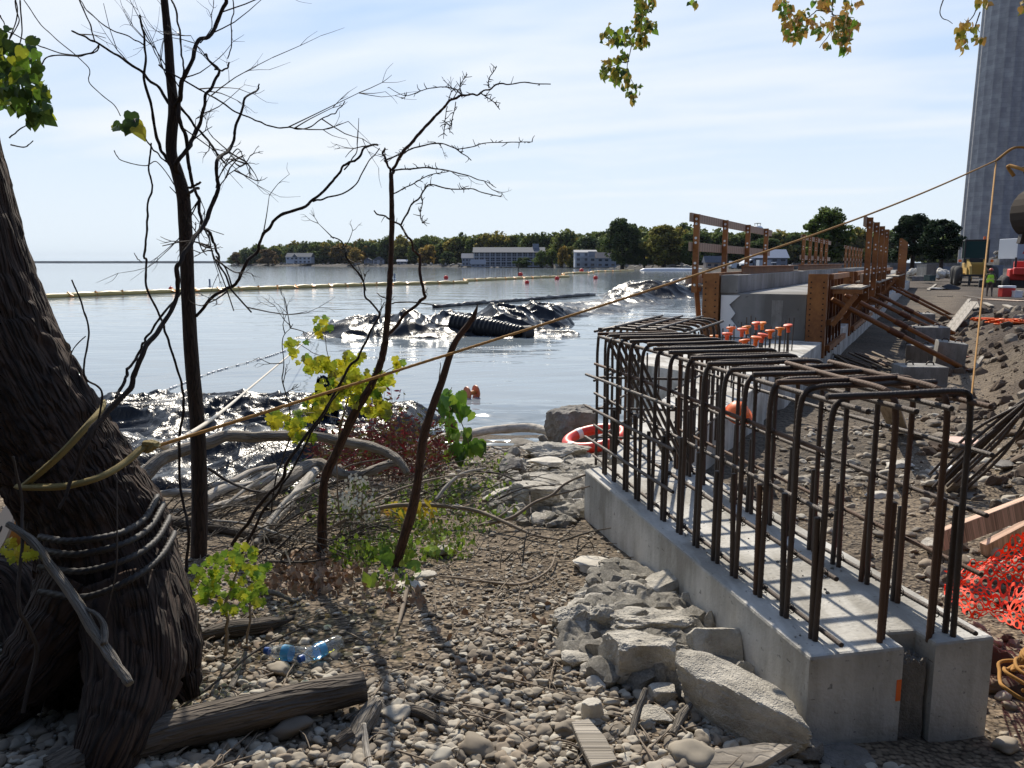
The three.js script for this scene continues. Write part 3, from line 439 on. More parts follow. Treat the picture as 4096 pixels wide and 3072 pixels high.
{ // pale disc, stake line, netting, yellow rope coil, paint
  const p = on(961, 456, 0), o = thing('cable_reel', 'pale pink round reel flange standing like a low table in the trench', 'reel', p); p.y = land(p.x, p.z);
  o.position.copy(p); part('flange', new THREE.CylinderGeometry(0.17, 0.17, 0.015, 28).translate(0, 0.16, 0), solid(0.75, 0.5, 0.4, 0.6), o); part('core', new THREE.CylinderGeometry(0.06, 0.07, 0.16, 16).translate(0, 0.075, 0), solid(0.5, 0.3, 0.2), o);
  const n = 17, m = 10, pos = [], idx = [], net = (i, j) => { const u = i / n, v = j / m, f = fbm(u * 4 + 1, v * 3, 2.5, 3), f2 = fbm(u * 5 + 9, v * 4, 7, 3); return P(944 + u * 140 + f2 * 14 * u, lerp(lerp(575, 505, u), lerp(596, 664, u), v) + f * 26, 3.75 - 0.5 * v - u * 0.3 + f2 * 0.35 + Math.sin(u * 14 + v * 3) * 0.07); };
  for (let j = 0; j < m; j++) for (let i = 0; i < n; i++) {           // every mesh of the netting: a square with an oval hole
    const k = pos.length / 3, o = j % 2 ? 0.5 : 0; for (const r of [1, 0.72]) for (let q = 0; q < 8; q++) { const a = q / 8 * 6.28318 + 0.3927, c = Math.cos(a), s = Math.sin(a), sq = r === 1 ? 0.5 / Math.max(Math.abs(c), Math.abs(s)) : 0.31; const p = net(i + 0.5 + o + c * sq, j + 0.5 + s * sq); pos.push(p.x, p.y, p.z); }
    for (let q = 0; q < 8; q++) { const w = (q + 1) % 8; idx.push(k + q, k + w, k + 8 + q, k + w, k + 8 + w, k + 8 + q); }
  }
  let g = new THREE.BufferGeometry(); g.setAttribute('position', new THREE.Float32BufferAttribute(pos, 3)); g.setIndex(idx); g = mergeVertices(g, 1e-4); g.computeVertexNormals(); const netM = leafM(0.9, 0.06, 0.012, 0.22); solo('safety_netting', g, netM, 'crumpled bright orange safety netting with round holes, lower right', 'netting');
  const R = rng(12), c = V(1.98, 0.72, -2.72), k = thing('rope_coil', 'loose coil of yellow rope beside the right end of the near footing', 'rope', c);
  for (let q = 0; q < 4; q++) { const pts = []; for (let i = 0; i <= 22; i++) { const t = i / 22 * 6.283 * 1.3 + q; pts.push(V(Math.cos(t) * (0.16 + 0.05 * R()) + q * 0.03, 0.02 + q * 0.03 + R() * 0.05, Math.sin(t) * (0.14 + 0.05 * R()))); } part('rope_loop', tube(pts, 0.007, { seg: 6, k: 4 }), M.yellowRope, k); }
}
{ // orange helmet left on the wall footing
  let p = P(738, 412, 1); const D = (EYE - 0.86) / (EYE - p.y); p = P(738, 412, D); const o = thing('hard_hat', 'bright orange hard hat lying on the wall footing behind the cage', 'hard hat', p.setY(FT2)); part('shell', new THREE.SphereGeometry(0.11, 20, 10, 0, 6.283, 0, 1.57).scale(1, 1, 1.2), M.orange, o); part('brim', new THREE.CylinderGeometry(0.13, 0.135, 0.012, 22).scale(1, 1, 1.25).translate(0, 0.006, 0.02), M.orange, o); o.rotation.x = 0.5;
}

// ---------------------------------------------------------------- far shore: woods, trees, houses
function crownGeo(seed, o = {}) {                                    // a crown one unit wide and one high: leafy clumps with gaps between them
  const R = rng(seed), n = o.n ?? 2400, lobes = o.lobes ?? 16, pos = [], nor = [], col = [], L = [], leaf = o.leaf ?? 0.035;
  for (let i = 0; i < lobes; i++) {
    const y = Math.pow(R(), 0.85), prof = o.profile ? o.profile(y) : Math.sin(Math.PI * (0.12 + 0.8 * y)) * 0.9 + 0.1, a = R() * 6.283, r = Math.sqrt(R()) * prof * 0.36;
    L.push([Math.cos(a) * r, 0.08 + y * 0.82, Math.sin(a) * r, (0.1 + R() * 0.1) * (o.fat ?? 1), R()]);
  }
  const b = V(), q = new THREE.Quaternion(), e = new THREE.Euler();
  for (let i = 0; i < n; i++) {
    const l = L[Math.floor(R() * L.length)]; let x, y, z, d; do { x = R() * 2 - 1; y = R() * 2 - 1; z = R() * 2 - 1; d = x * x + y * y + z * z; } while (d > 1 || d < 0.2);
    const c = V(l[0] + x * l[3], l[1] + y * l[3] * 0.85, l[2] + z * l[3]), s = leaf * (0.6 + R() * 0.8), v = 0.75 + 0.3 * l[4] + (R() - 0.5) * 0.22, w = R();
    e.set(R() * 6.3, R() * 6.3, R() * 6.3); q.setFromEuler(e);
    const out = V(x, y + 0.3, z).normalize();
    for (const [u, t] of [[-1, -0.5], [0.2, -1], [1, 0.4], [-1, -0.5], [1, 0.4], [-0.1, 1]]) { b.set(u * s, t * s, (u * t) * s * 0.4).applyQuaternion(q).add(c); pos.push(b.x, b.y, b.z); nor.push(out.x, out.y, out.z); col.push(v * (1 + 0.25 * (w - 0.5)), v, v * (1 - 0.3 * (w - 0.5))); }
  }
  const g = new THREE.BufferGeometry(); g.setAttribute('position', new THREE.Float32BufferAttribute(pos, 3)); g.setAttribute('normal', new THREE.Float32BufferAttribute(nor, 3)); g.setAttribute('color', new THREE.Float32BufferAttribute(col, 3)); return g;
}
const crownM = (r, g, b) => phys(C(r, g, b), 0.85, { specularIntensity: 0.15, vertexColors: true, transmission: 0.4, thickness: 0, side: THREE.DoubleSide });
const CM = { deep: crownM(0.09, 0.135, 0.04), green: crownM(0.14, 0.2, 0.045), olive: crownM(0.26, 0.25, 0.05), gold: crownM(0.4, 0.28, 0.06), rust: crownM(0.2, 0.13, 0.05), night: crownM(0.025, 0.05, 0.018) };
const CG = [1, 2, 3, 4, 5, 6].map((i) => crownGeo(i * 7 + 1, { lobes: 18 + i * 2, fat: 1 + (i % 3) * 0.12 }));
const bigG = [crownGeo(91, { n: 15000, lobes: 90, leaf: 0.016, fat: 0.62 }), crownGeo(92, { n: 15000, lobes: 80, leaf: 0.016, fat: 0.66, profile: (y) => Math.pow(1 - y, 0.55) * 0.7 + 0.35 }), crownGeo(93, { n: 14000, lobes: 80, leaf: 0.016, fat: 0.6 })];
const trunkGeo = tube([V(0, -0.3, 0), V(0.01, 0.3, 0), V(-0.01, 0.7, 0.01)], [0.05, 0.035, 0.012], { seg: 7 });
function tree(label, x, yb, yt, w, D, m, g, group, name = 'leafy_tree') {
  const b = P(x, yb, D), h = size(yb - yt, yb, D), W = size(w, yb, D), o = thing(name, label, 'tree', b, group);
  const t = part('trunk', trunkGeo, M.bark, o); t.scale.set(h, h, h);
  const c = part('crown', g, m, o); c.scale.set(W * 1.15, h * 0.98, W * 1.1); c.rotation.y = x; c.position.y = h * 0.03; return o;
}
{ // the mass of the woods behind the shore
  const R = rng(17), o = new THREE.Group(); o.name = 'woodland'; scene.add(o); tag(o, 'dense autumn woodland covering the far shore behind the houses', 'woodland', null, 'stuff');
  const D0 = (x) => pl(x, [232, 700], [372, 545], [480, 455], [600, 400], [690, 330], [1060, 330]);
  [0, 1, 2].forEach((k) => {
    const n = 250, im = new THREE.InstancedMesh(CG[k * 2], crownM(0.23, 0.24, 0.065), n), mx = new THREE.Matrix4(), c = new THREE.Color();
    for (let i = 0; i < n; i++) {
      const x = 236 + R() * 640 + (R() < 0.15 ? R() * 200 : 0), d = D0(x) * (1.04 + R() * 0.28), edge = sstep(232, 262, x) * 0.5 + 0.5, p = P(x, 266, d), h = (13 + R() * 3.5) * edge * (x > 690 ? 0.95 : 1.12), w = 8 + R() * 6;
      mx.compose(V(p.x, 1, p.z), new THREE.Quaternion().setFromAxisAngle(UP, R() * 6), V(w * 1.75, h, w * 1.5)); im.setMatrixAt(i, mx);
      const q = R(); im.setColorAt(i, q < 0.62 ? c.setRGB(0.55, 0.72, 0.6) : q < 0.88 ? c.setRGB(0.85, 0.95, 0.65) : q < 0.97 ? c.setRGB(1.35, 1.1, 0.7) : c.setRGB(1.2, 0.75, 0.6));
    }
    im.name = 'woodland_crowns'; im.userData.kind = 'stuff'; shade(im); o.add(im);
  });
}
// trees one can pick out along the shore: x, foot, top, width in the frame, distance
[['rust coloured tree at the tip of the peninsula', 238, 265, 252, 14, 690, CM.rust, 0], ['dark green tree second from the peninsula tip', 248, 265, 249, 17, 680, CM.deep, 1], ['brownish round tree beside the white gabled house, on its left', 268, 265, 250, 24, 650, CM.rust, 2],
 ['green tree right of the white gabled house', 317, 265, 250, 20, 620, CM.green, 3], ['pale golden bush-like tree on the shore, mid peninsula', 356, 264, 249, 17, 560, CM.gold, 4], ['dark round tree right of the golden one', 372, 262, 243, 22, 570, CM.deep, 5], ['olive tree behind the small white shed', 398, 264, 244, 20, 540, CM.olive, 0],
 ['golden olive tree between the white shed and the hotel', 428, 266, 244, 22, 500, CM.gold, 1], ['dark shrubby tree left of the hotel', 448, 266, 252, 18, 470, CM.deep, 2], ['dark round shrub in front of the hotel', 523, 267.5, 257, 20, 385, CM.deep, 3], ['neat round green tree at the right end of the hotel', 541, 267, 252, 16, 380, CM.green, 4],
 ['second round green tree right of the hotel', 552, 267, 250, 14, 380, CM.green, 5], ['tall golden tree between hotel and white balconied house', 562, 267, 246, 14, 372, CM.gold, 0], ['broad green tree left of the white balconied house', 570, 267, 246, 20, 378, CM.olive, 1], ['dark tree just behind the white balconied house', 588, 262, 238, 30, 400, CM.deep, 2],
 ['golden bush at the left corner of the white balconied house', 577, 267, 258, 9, 345, CM.gold, 3]].forEach(([l, x, b, t, w, d, m, g]) => tree(l, x, b, t, w, d, m, CG[g]));
tree('tallest dark green tree on the far shore, right of the white balconied house', 622, 267.5, 217, 48, 300, CM.deep, bigG[0]);
tree('broad olive autumn tree right of the tallest shore tree', 664, 267.5, 225, 52, 290, CM.olive, bigG[2]);
tree('lower dark tree between the two tall shore trees', 644, 267.5, 240, 24, 296, CM.deep, bigG[1]);
tree('dark tree left of the orange guard posts', 690, 267.5, 240, 22, 285, CM.green, bigG[0]);
tree('round green tree standing above the guard rails, against the sky', 825, 264, 207, 57, 150, CM.green, bigG[2]);
tree('dark dense tree left of the stone column', 912, 263, 214, 56, 125, CM.night, bigG[1]);
tree('darkest dense tree touching the stone column', 941, 263, 218, 46, 115, CM.night, bigG[0]);
tree('small dark tree behind the row of far guard posts', 765, 263, 238, 50, 240, CM.deep, bigG[1]);

const houseM = { white: mat(C(0.38, 0.41, 0.46), 0.8), grey: mat(C(0.2, 0.23, 0.28), 0.8), brown: mat(C(0.3, 0.24, 0.2), 0.8), roof: mat(C(0.09, 0.1, 0.12), 0.9), roofLight: mat(C(0.24, 0.25, 0.27), 0.8), glass: phys(C(0.03, 0.04, 0.06), 0.1) };
function prism(w, h, d, y, over = 0.4) {                             // gable roof with its ridge along x
  const s = flatShape([[-d / 2 - over, 0], [d / 2 + over, 0], [0, h]]), g = new THREE.ExtrudeGeometry(s, { depth: w + over * 2, bevelEnabled: false }); return boxUV(g.translate(0, 0, -w / 2 - over).rotateY(Math.PI / 2).translate(0, y, 0));
}
function house(label, x0, x1, yb, yt, D, o = {}) {
  const b = P((x0 + x1) / 2, yb, D), w = size(x1 - x0, yb, D), h = size(yb - yt, yb, D), wallH = h * (o.wall ?? 0.62), d = o.depth ?? w * 0.6, t = thing(o.name ?? 'house', label, o.cat ?? 'house', V(b.x, b.y, b.z - d / 2)), wm = o.m ?? houseM.white;
  part('wall', box(w, wallH, d, 0, wallH / 2), wm, t);
  const rf = part('roof', o.front ? prism(d, h - wallH, w, wallH, 0.3).rotateY(Math.PI / 2) : prism(w, h - wallH, d, wallH), o.roof ?? houseM.roof, t);
  if (o.chimney) part('chimney', box(0.9, 1.6, 0.9, w * 0.3, h + 0.2, 0), houseM.brown, rf);
  const fl = o.floors ?? 2, nx = o.bays ?? 4, fh = wallH / fl;
  for (let f = 0; f < fl; f++) for (let i = 0; i < nx; i++) { const win = part('window', box(w / nx * 0.5, fh * 0.5, 0.12, (i + 0.5) / nx * w - w / 2, f * fh + fh * 0.52, d / 2 + 0.02), houseM.glass, t); part('sill', box(w / nx * 0.58, 0.12, 0.2, (i + 0.5) / nx * w - w / 2, f * fh + fh * 0.25, d / 2 + 0.08), houseM.white, win); }
  return [t, w, wallH, d, h];
}
{
  const [a, w, wh, d, h] = house('wide pale house with a small front gable on the wooded peninsula', 286, 311, 263.5, 253, 600, { bays: 6 });
  part('front_gable', prism(3, 2.4, w * 0.2, wh * 0.98, 0.2).rotateY(Math.PI / 2).translate(-w * 0.12, 0, d / 2), houseM.roof, a); part('porch', box(w * 0.3, wh * 0.45, 2, -w * 0.3, wh * 0.23, d / 2 + 1), houseM.white, a);
  house('small white gabled cottage right of the golden shore tree', 373, 384, 264, 256.5, 545, { front: true, bays: 2, wall: 0.55 });
  house('smaller grey cottage left of the white gabled cottage', 364, 372, 264, 258, 550, { front: true, bays: 2, m: houseM.grey });
  house('low shed with a bright white roof on the peninsula', 397, 407, 264.5, 259.5, 520, { floors: 1, bays: 3, m: houseM.grey, roof: houseM.white, wall: 0.6 });
  house('two storey grey annex at the left end of the hotel', 462, 482, 266, 253.5, 405, { m: houseM.grey, bays: 6, roof: houseM.roofLight });
  house('small pavilion with a hipped roof on the shore before the hotel', 471, 485, 267.3, 259.5, 385, { m: houseM.grey, floors: 1, bays: 3, roof: houseM.roofLight, wall: 0.4 });
  const [k, bw, bh, bd, hh] = house('white three storey house with balconies and a mansard roof on the shore', 575, 596, 267.4, 250, 330, { floors: 3, bays: 3, wall: 0.86, roof: houseM.roofLight, depth: 8 });
  for (let f = 1; f < 3; f++) { part('balcony', box(bw * 0.62, 0.2, 1.6, -bw * 0.17, bh / 3 * f, bd / 2 + 0.9), houseM.white, k); part('balcony_rail', box(bw * 0.62, 0.12, 0.08, -bw * 0.17, bh / 3 * f + 0.9, bd / 2 + 1.65), houseM.white, k); }
  for (let i = 0; i < 4; i++) part('porch_post', box(0.2, bh * 0.95, 0.2, -bw * 0.46 + i * bw * 0.19, bh * 0.475, bd / 2 + 1.6), houseM.white, k);
  part('mansard', box(bw * 0.4, hh * 0.3, bd, bw * 0.32, bh * 0.88, 0.3), houseM.grey, k);
  house('brown gabled house with a dormer right of the white balconied house', 597, 616, 267.4, 252.5, 325, { m: houseM.grey, bays: 3, roof: houseM.brown, chimney: true });
  const [g2, gw, gh, gd] = house('grey boathouse with a wide white metal roof beyond the guard posts', 753, 787, 268.5, 249.5, 190, { floors: 2, bays: 4, m: houseM.grey, roof: houseM.white, wall: 0.55 });
  part('lean_to', box(gw * 0.3, gh * 0.5, gd, -gw * 0.62, gh * 0.25, 0), houseM.grey, g2); part('lean_to_roof', box(gw * 0.36, 0.25, gd + 0.6, 0, 0, 0).rotateZ(0.5).translate(-gw * 0.62, gh * 0.7, 0), houseM.white, g2);
  house('dark low house under the trees left of the boathouse', 706, 726, 268, 256, 230, { floors: 1, bays: 3, m: houseM.brown, wall: 0.45 });
}
{ // the hotel: three open galleries of balconies
  const D = 400, b = P(509, 266.5, D), w = size(71, 266, D), h = 6.9, t = thing('hotel', 'long three storey hotel with rows of balconies and a grey roof on the far shore', 'hotel', V(b.x, b.y, b.z - 6));
  part('wall', box(w, h, 11, 0, h / 2, -1), houseM.grey, t); part('roof', prism(w, 2.6, 13, h), houseM.roof, t); part('cupola', box(3, 2.6, 3, w * 0.38, h + 3, 0), houseM.grey, t);
  for (let f = 0; f < 3; f++) { part('gallery_floor', box(w * 0.98, 0.3, 1.8, 0, h / 3 * f + 0.1, 5.4), houseM.white, t); part('gallery_rail', box(w * 0.98, 0.18, 0.1, 0, h / 3 * f + 1.05, 6.25), houseM.white, t); for (let i = 0; i < 13; i++) { const q = part('window', box(w / 13 * 0.62, 1.6, 0.1, (i + 0.5) * w / 13 - w / 2, h / 3 * f + 1.2, 4.52), houseM.glass, t); part('frame', box(0.14, 1.6, 0.14, (i + 0.5) * w / 13 - w / 2, h / 3 * f + 1.2, 4.56), houseM.white, q); } }
  for (let i = 0; i <= 13; i++) part('gallery_post', box(0.28, h, 0.28, i * w / 13 * 0.98 - w * 0.49, h / 2, 6.2), houseM.white, t);
}
{ // stone revetment, distant strip of land, water tower
  const R = rng(6), l = []; for (let i = 0; i < 260; i++) { const x = 232 + R() * 458, p = P(x, 266, 1), d = pl(x, [232, 702], [372, 531], [480, 431], [600, 371], [690, 262]); const q = P(x, 266, d + R() * 3); l.push(place(new THREE.DodecahedronGeometry(1, 0), V(q.x, 0.2 + R() * 0.9, q.z), new THREE.Euler(R() * 3, R() * 3, 0), V(1.4 + R() * 1.6, 0.5 + R() * 0.5, 1))); }
  const o = solo('shore_stones', boxUV(mg(l)), M.rubbleDark, 'dark stone revetment along the waterline of the far shore', 'stones'); o.userData.kind = 'stuff';
  const s = []; for (let i = 0; i < 60; i++) { const p = P(30 + i * 3.6, 263.4, 6200); s.push(box(260 + R() * 80, 9 + R() * 9 + 8, 120, p.x, 4, p.z)); }
  struct('distant_shore', mg(s), mat(C(0.13, 0.16, 0.17), 0.95));
  const b = P(756, 262, 420), t = thing('water_tower', 'pale blue water tower showing behind the guard rail', 'water tower', b), H = size(262 - 231, 262, 420);
  part('tank', new THREE.SphereGeometry(3.2, 20, 12).scale(1, 0.8, 1).translate(0, H, 0), mat(C(0.5, 0.56, 0.62), 0.5), t); part('stem', new THREE.CylinderGeometry(0.8, 1.2, H, 12).translate(0, H / 2, 0), mat(C(0.5, 0.56, 0.62), 0.5), t); part('roof_rail', mg([new THREE.TorusGeometry(1.6, 0.12, 5, 16).rotateX(Math.PI / 2).translate(0, H + 3.6, 0), ...[0, 1, 2, 3, 4, 5].map((k) => box(0.12, 1.4, 0.12, Math.cos(k) * 1.6, H + 3, Math.sin(k) * 1.6))]), M.steel, t);
}
{ // the great stone column with its flutes
  const b = P(990, 262, 199), H = 95, t = thing('stone_column', 'huge fluted grey stone column rising out of the picture at right', 'column', V(b.x, 0.3, b.z));
  const n = 20 * 8, rows = 60, pos = [], uv = [], idx = [];
  for (let j = 0; j <= rows; j++) for (let i = 0; i <= n; i++) { const a = i / n * 6.28318, R = lerp(7.1, 5.6, Math.pow(j / rows, 1.15)), f = Math.pow(Math.abs(Math.sin(a * 10)), 0.6), r = R * (1 - 0.055 * f); pos.push(Math.cos(a) * r, j / rows * H, Math.sin(a) * r); uv.push(a * 6.5, j / rows * H); }
  for (let j = 0; j < rows; j++) for (let i = 0; i < n; i++) { const a = j * (n + 1) + i, c = a + n + 1; idx.push(a, c, a + 1, a + 1, c, c + 1); }
  const g = new THREE.BufferGeometry(); g.setAttribute('position', new THREE.Float32BufferAttribute(pos, 3)); g.setAttribute('uv', new THREE.Float32BufferAttribute(uv, 2)); g.setIndex(idx); g.computeVertexNormals();
  const stone = texture(512, 512, (u, v) => { const c = 10, y = Math.floor(v * c), x = Math.floor(u * 5 + (y % 2) * 0.5), e = Math.min((v * c) % 1, 1 - (v * c) % 1), q = tfbm(u, v, 8, 8, 51, 5); return mixc([0.27, 0.27, 0.275], [0.42, 0.42, 0.42], clamp(0.35 + 0.5 * (hash(x, y, 4) - 0.5) + (q - 0.5) * 1.3 - (e < 0.05 ? 0.35 : 0), 0, 1)); }, true);
  part('shaft', g, mat(C(0.9, 0.9, 0.92), 0.9, { map: rep(stone, 0.1, 0.09) }), t); part('base', new THREE.CylinderGeometry(8.5, 9, 1.2, 40).translate(0, 0.2, 0), M.oldConcrete, t);
}
{ // things on the site beyond the trench
  const glass = phys(C(0.05, 0.12, 0.12), 0.08, { transmission: 0.6, thickness: 0 }), tyre = mat(C(0.045, 0.042, 0.04), 0.9), rim = mat(C(0.35, 0.27, 0.1), 0.6), yel = mat(C(0.42, 0.26, 0.05), 0.6);
  const wheel = (r, w, parent, x, z) => { const t = part('wheel', new THREE.TorusGeometry(r * 0.72, r * 0.3, 10, 24).scale(1, 1, w / (r * 0.6)).rotateY(Math.PI / 2).translate(x, r, z), tyre, parent); part('rim', new THREE.CylinderGeometry(r * 0.5, r * 0.5, w * 0.6, 18).rotateZ(Math.PI / 2).translate(x, r, z), rim, t); return t; };
  const foot = (px, py) => { const g = GR(px, py); g.y = Math.max(0, land(g.x, g.z)); return g; };
  const L = foot(974, 286), D = -L.z, k = size(38, 286, D) / 2.6, t = thing('wheel_loader', 'yellow wheel loader with a dark glazed cab facing the trench', 'loader', L); t.scale.setScalar(k); t.rotation.y = -0.42;
  part('body', mg([box(1.1, 0.9, 3.6, 0, 1.15, -1.4, 0, 0.08), box(2.1, 0.25, 1.2, 0, 0.75, -1.2, 0, 0.05)]), yel, t); for (const [x, z] of [[-1.05, 0.3], [1.05, 0.3], [-1.05, -2.4], [1.05, -2.4]]) wheel(0.68, 0.5, t, x, z);
  const cab = part('cab', mg([box(1.5, 0.1, 1.5, 0, 3.1, -0.9, 0, 0.03), box(1.5, 0.3, 1.5, 0, 1.72, -0.9), ...[[-0.7, -0.2], [0.7, -0.2], [-0.7, -1.6], [0.7, -1.6]].map(([x, z]) => box(0.09, 1.3, 0.09, x, 2.4, z))]), M.black, t); part('windscreen', box(1.32, 1.15, 0.02, 0, 2.46, -0.2), glass, cab); part('side_window', box(0.02, 1.15, 1.3, -0.7, 2.46, -0.9), glass, cab); part('side_window', box(0.02, 1.15, 1.3, 0.7, 2.46, -0.9), glass, cab);
  part('beacon', new THREE.CylinderGeometry(0.08, 0.1, 0.2, 10).translate(0.5, 3.26, -0.9), M.orange, cab); part('seat', box(0.6, 0.9, 0.4, 0, 2.15, -1.2, 0, 0.1), M.black, cab);
  for (const s of [-1, 1]) { part('lift_arm', mg([beam(V(s * 0.5, 1.7, -0.3), V(s * 0.42, 1.2, 1.2), 0.14, 0.3), beam(V(s * 0.42, 1.2, 1.2), V(s * 0.42, 0.45, 1.9), 0.14, 0.26)]), yel, t); part('headlight', new THREE.CylinderGeometry(0.1, 0.1, 0.1, 10).rotateX(Math.PI / 2).translate(s * 0.95, 1.7, -0.15), M.orange, t); }
  part('fork_frame', mg([box(2.1, 0.12, 0.12, 0, 0.75, 2), box(2.1, 0.12, 0.12, 0, 0.3, 2), box(0.14, 0.7, 0.14, -0.5, 0.45, 2.02), box(0.14, 0.7, 0.14, 0.5, 0.45, 2.02)]), M.black, t);
  const T = foot(1019, 296), tr = thing('telehandler', 'red site machine with big tyres cut by the right edge', 'machine', T); tr.scale.setScalar(size(48, 296, -T.z) / 3.4); tr.rotation.y = -0.5;
  part('body', mg([box(2.1, 0.8, 3.2, 0.3, 1.5, -0.8, 0, 0.1), box(1.2, 0.7, 0.9, 0.2, 2.1, -1.6, 0, 0.1)]), M.red, tr); part('bonnet', box(1.3, 0.5, 1.1, 0.1, 1.75, 1, 0, 0.08), M.red, tr); part('chassis', box(2.9, 0.55, 1.2, -1.1, 0.85, 0.2, 0, 0.05), M.black, tr); for (const [x, z] of [[-0.95, 0.9], [1.25, 0.9], [-0.95, -2], [1.25, -2]]) wheel(0.72, 0.5, tr, x, z); part('exhaust', bar(V(-0.4, 2, 0.3), V(-0.4, 2.7, 0.3), 0.08), M.black, tr);
  for (const [x0, x1, yb, yt, label, cabRight] of [[757.5, 777, 269.5, 260, 'white box truck with its cab to the right, beyond the guard posts', 1], [730, 738.5, 269, 261, 'white box truck between the first and second guard posts', 1], [787.5, 796, 269.5, 265, 'small white pickup right of the white box truck', 0], [738.5, 746, 269, 264.5, 'white van between the guard posts', 0]]) {
    const p = P((x0 + x1) / 2, yb, 170), w = size(x1 - x0, yb, 170), h = size(yb - yt, yb, 170), q = thing(cabRight ? 'box_truck' : 'parked_car', label, cabRight ? 'truck' : 'car', p);
    if (cabRight) { part('cargo_box', box(w * 0.6, h * 0.85, 2.2, -w * 0.2, h * 0.57, 0), houseM.white, q); part('cab', box(w * 0.28, h * 0.62, 2, w * 0.26, h * 0.43, 0, 0, 0.15), houseM.white, q); part('bonnet', box(w * 0.14, h * 0.32, 1.9, w * 0.45, h * 0.28, 0, 0, 0.1), houseM.white, q); part('windscreen', box(w * 0.2, h * 0.22, 2.06, w * 0.28, h * 0.56, 0), houseM.glass, q); }
    else { part('body', box(w, h * 0.5, 1.8, 0, h * 0.42, 0, 0, 0.15), houseM.white, q); part('cabin', box(w * 0.55, h * 0.42, 1.6, -w * 0.05, h * 0.82, 0, 0, 0.12), houseM.white, q); part('side_window', box(w * 0.45, h * 0.26, 1.64, -w * 0.05, h * 0.84, 0), houseM.glass, q); }
    for (const s of [-0.33, 0.33]) part('wheel', new THREE.CylinderGeometry(0.42, 0.42, 2, 12).rotateX(Math.PI / 2).translate(s * w, 0.4, 0), M.black, q);
  }
  // low wall, screens and heaps along the back of the site
  for (const [x0, x1, yb, yt, D, label, m] of [[792, 960, 268.5, 263.5, 165, 'long low pale concrete wall across the back of the site', M.wallConcrete], [878, 1000, 272.5, 266.5, 130, 'grey screen fence behind the heap of rubble', houseM.grey]]) { const a = P(x0, yb, D), b = P(x1, yb, D); const g = beam(V(0, 0, 0), b.clone().sub(a), 0.4, size(yb - yt, yb, D)); const o = thing('site_wall', label, 'wall', a.setY(a.y + size(yb - yt, yb, D) / 2)); part('panel', g, m, o); part('coping', beam(V(0, size(yb - yt, yb, D) / 2 + 0.06, 0), b.clone().sub(P(x0, yb, D)).setY(size(yb - yt, yb, D) / 2 + 0.06), 0.5, 0.1), M.oldConcrete, o); }
  const box1 = (label, x0, x1, yb, yt, D, m, d = 1) => { const p = P((x0 + x1) / 2, yb, D), w = size(x1 - x0, yb, D), h = size(yb - yt, yb, D), o = thing('site_box', label, 'box', p); part('body', box(w, h, d, 0, h / 2, 0, 0, 0.03), m, o); part('lid', box(w * 1.04, h * 0.08, d * 1.04, 0, h * 1.03, 0), m, o); return o; };
  box1('pale grey upright cabinet at the back of the trench', 921, 931, 277, 265.5, 82, M.wallConcrete, 2); box1('dark green bin right of the pale cabinet', 926.5, 932.5, 281, 275.5, 66, solid(0.02, 0.05, 0.05), 1);
  box1('low grey block left of the dark green bin', 909, 926, 281, 276.5, 68, M.oldConcrete, 1);
  box1('grey crate stack behind the wheel loader, right', 985, 996, 278, 266, 75, houseM.grey, 2);
  for (const [x, yb, w, h, D, label, m, s] of [[946, 276, 34, 7, 90, 'heap of pale rubble behind the trench, lit on top', M.slabWhite, 3], [997, 262, 17, 15, 80, 'heap of dark grey bags before the stone column', M.rubbleDark, 9], [915, 273.5, 22, 4, 85, 'low spread of broken pale slabs behind the far props', M.slabWhite, 14]]) { const p = P(x, yb, D), o = thing('rubble_heap', label, 'rubble heap', p), R = rng(s), l = []; for (let i = 0; i < 26; i++) { const u = R() * 2 - 1, r = size(w, yb, D) / 2; l.push(place(chunk(s * 50 + i, 1, 0.6, 0.9, { detail: 3 }), V(u * r * 0.85, (1 - Math.abs(u)) * size(h, yb, D) * R() * 0.85, R() * r * 0.7 - r * 0.3), new THREE.Euler(R(), R() * 6, R()), r * (0.16 + R() * 0.16))); } part('stones', mg(l), m, o).userData.kind = 'stuff'; }
  { const p = P(1016, 259, 78), w = size(18, 259, 78), h = size(20, 259, 78), o = thing('truck_body', 'white box body with a red wedge emblem near the right edge', 'truck body', p); part('body', box(w, h, 3, 0, h / 2, 0, 0, 0.05), houseM.white, o); const s = flatShape([[0, 0], [0.9, 0], [0.9, 0.85], [0.25, 0.55]]); part('emblem', new THREE.ExtrudeGeometry(s, { depth: 0.02, bevelEnabled: false }).scale(0.85, 0.85, 1).translate(-w * 0.22, h * 0.25, 1.5), M.red, o); part('plinth', box(w * 2.2, 0.9, 3.4, -w * 0.4, -0.45, 0), M.oldConcrete, o); }
  { // cooler, white pail box, boards
    const c = foot(1006, 299), s = size(16, 299, -c.z) / 0.62, o = thing('cool_box', 'red cool box with a white lid on a board by the worker', 'cool box', c); o.scale.setScalar(s); part('body', box(0.5, 0.34, 0.3, 0, 0.25, 0, 0, 0.02), M.red, o); part('lid', box(0.54, 0.09, 0.33, 0, 0.47, 0, 0, 0.03), M.white, o);
    const q = thing('white_pail', 'square white pail in front of the red cool box', 'pail', c.clone().add(V(0.25 * s, 0.06 * s, 0.35))); q.scale.setScalar(s); part('body', box(0.3, 0.24, 0.22, 0, 0.12, 0, 0, 0.02), M.white, q); part('rim', box(0.32, 0.03, 0.24, 0, 0.25, 0), M.white, q);
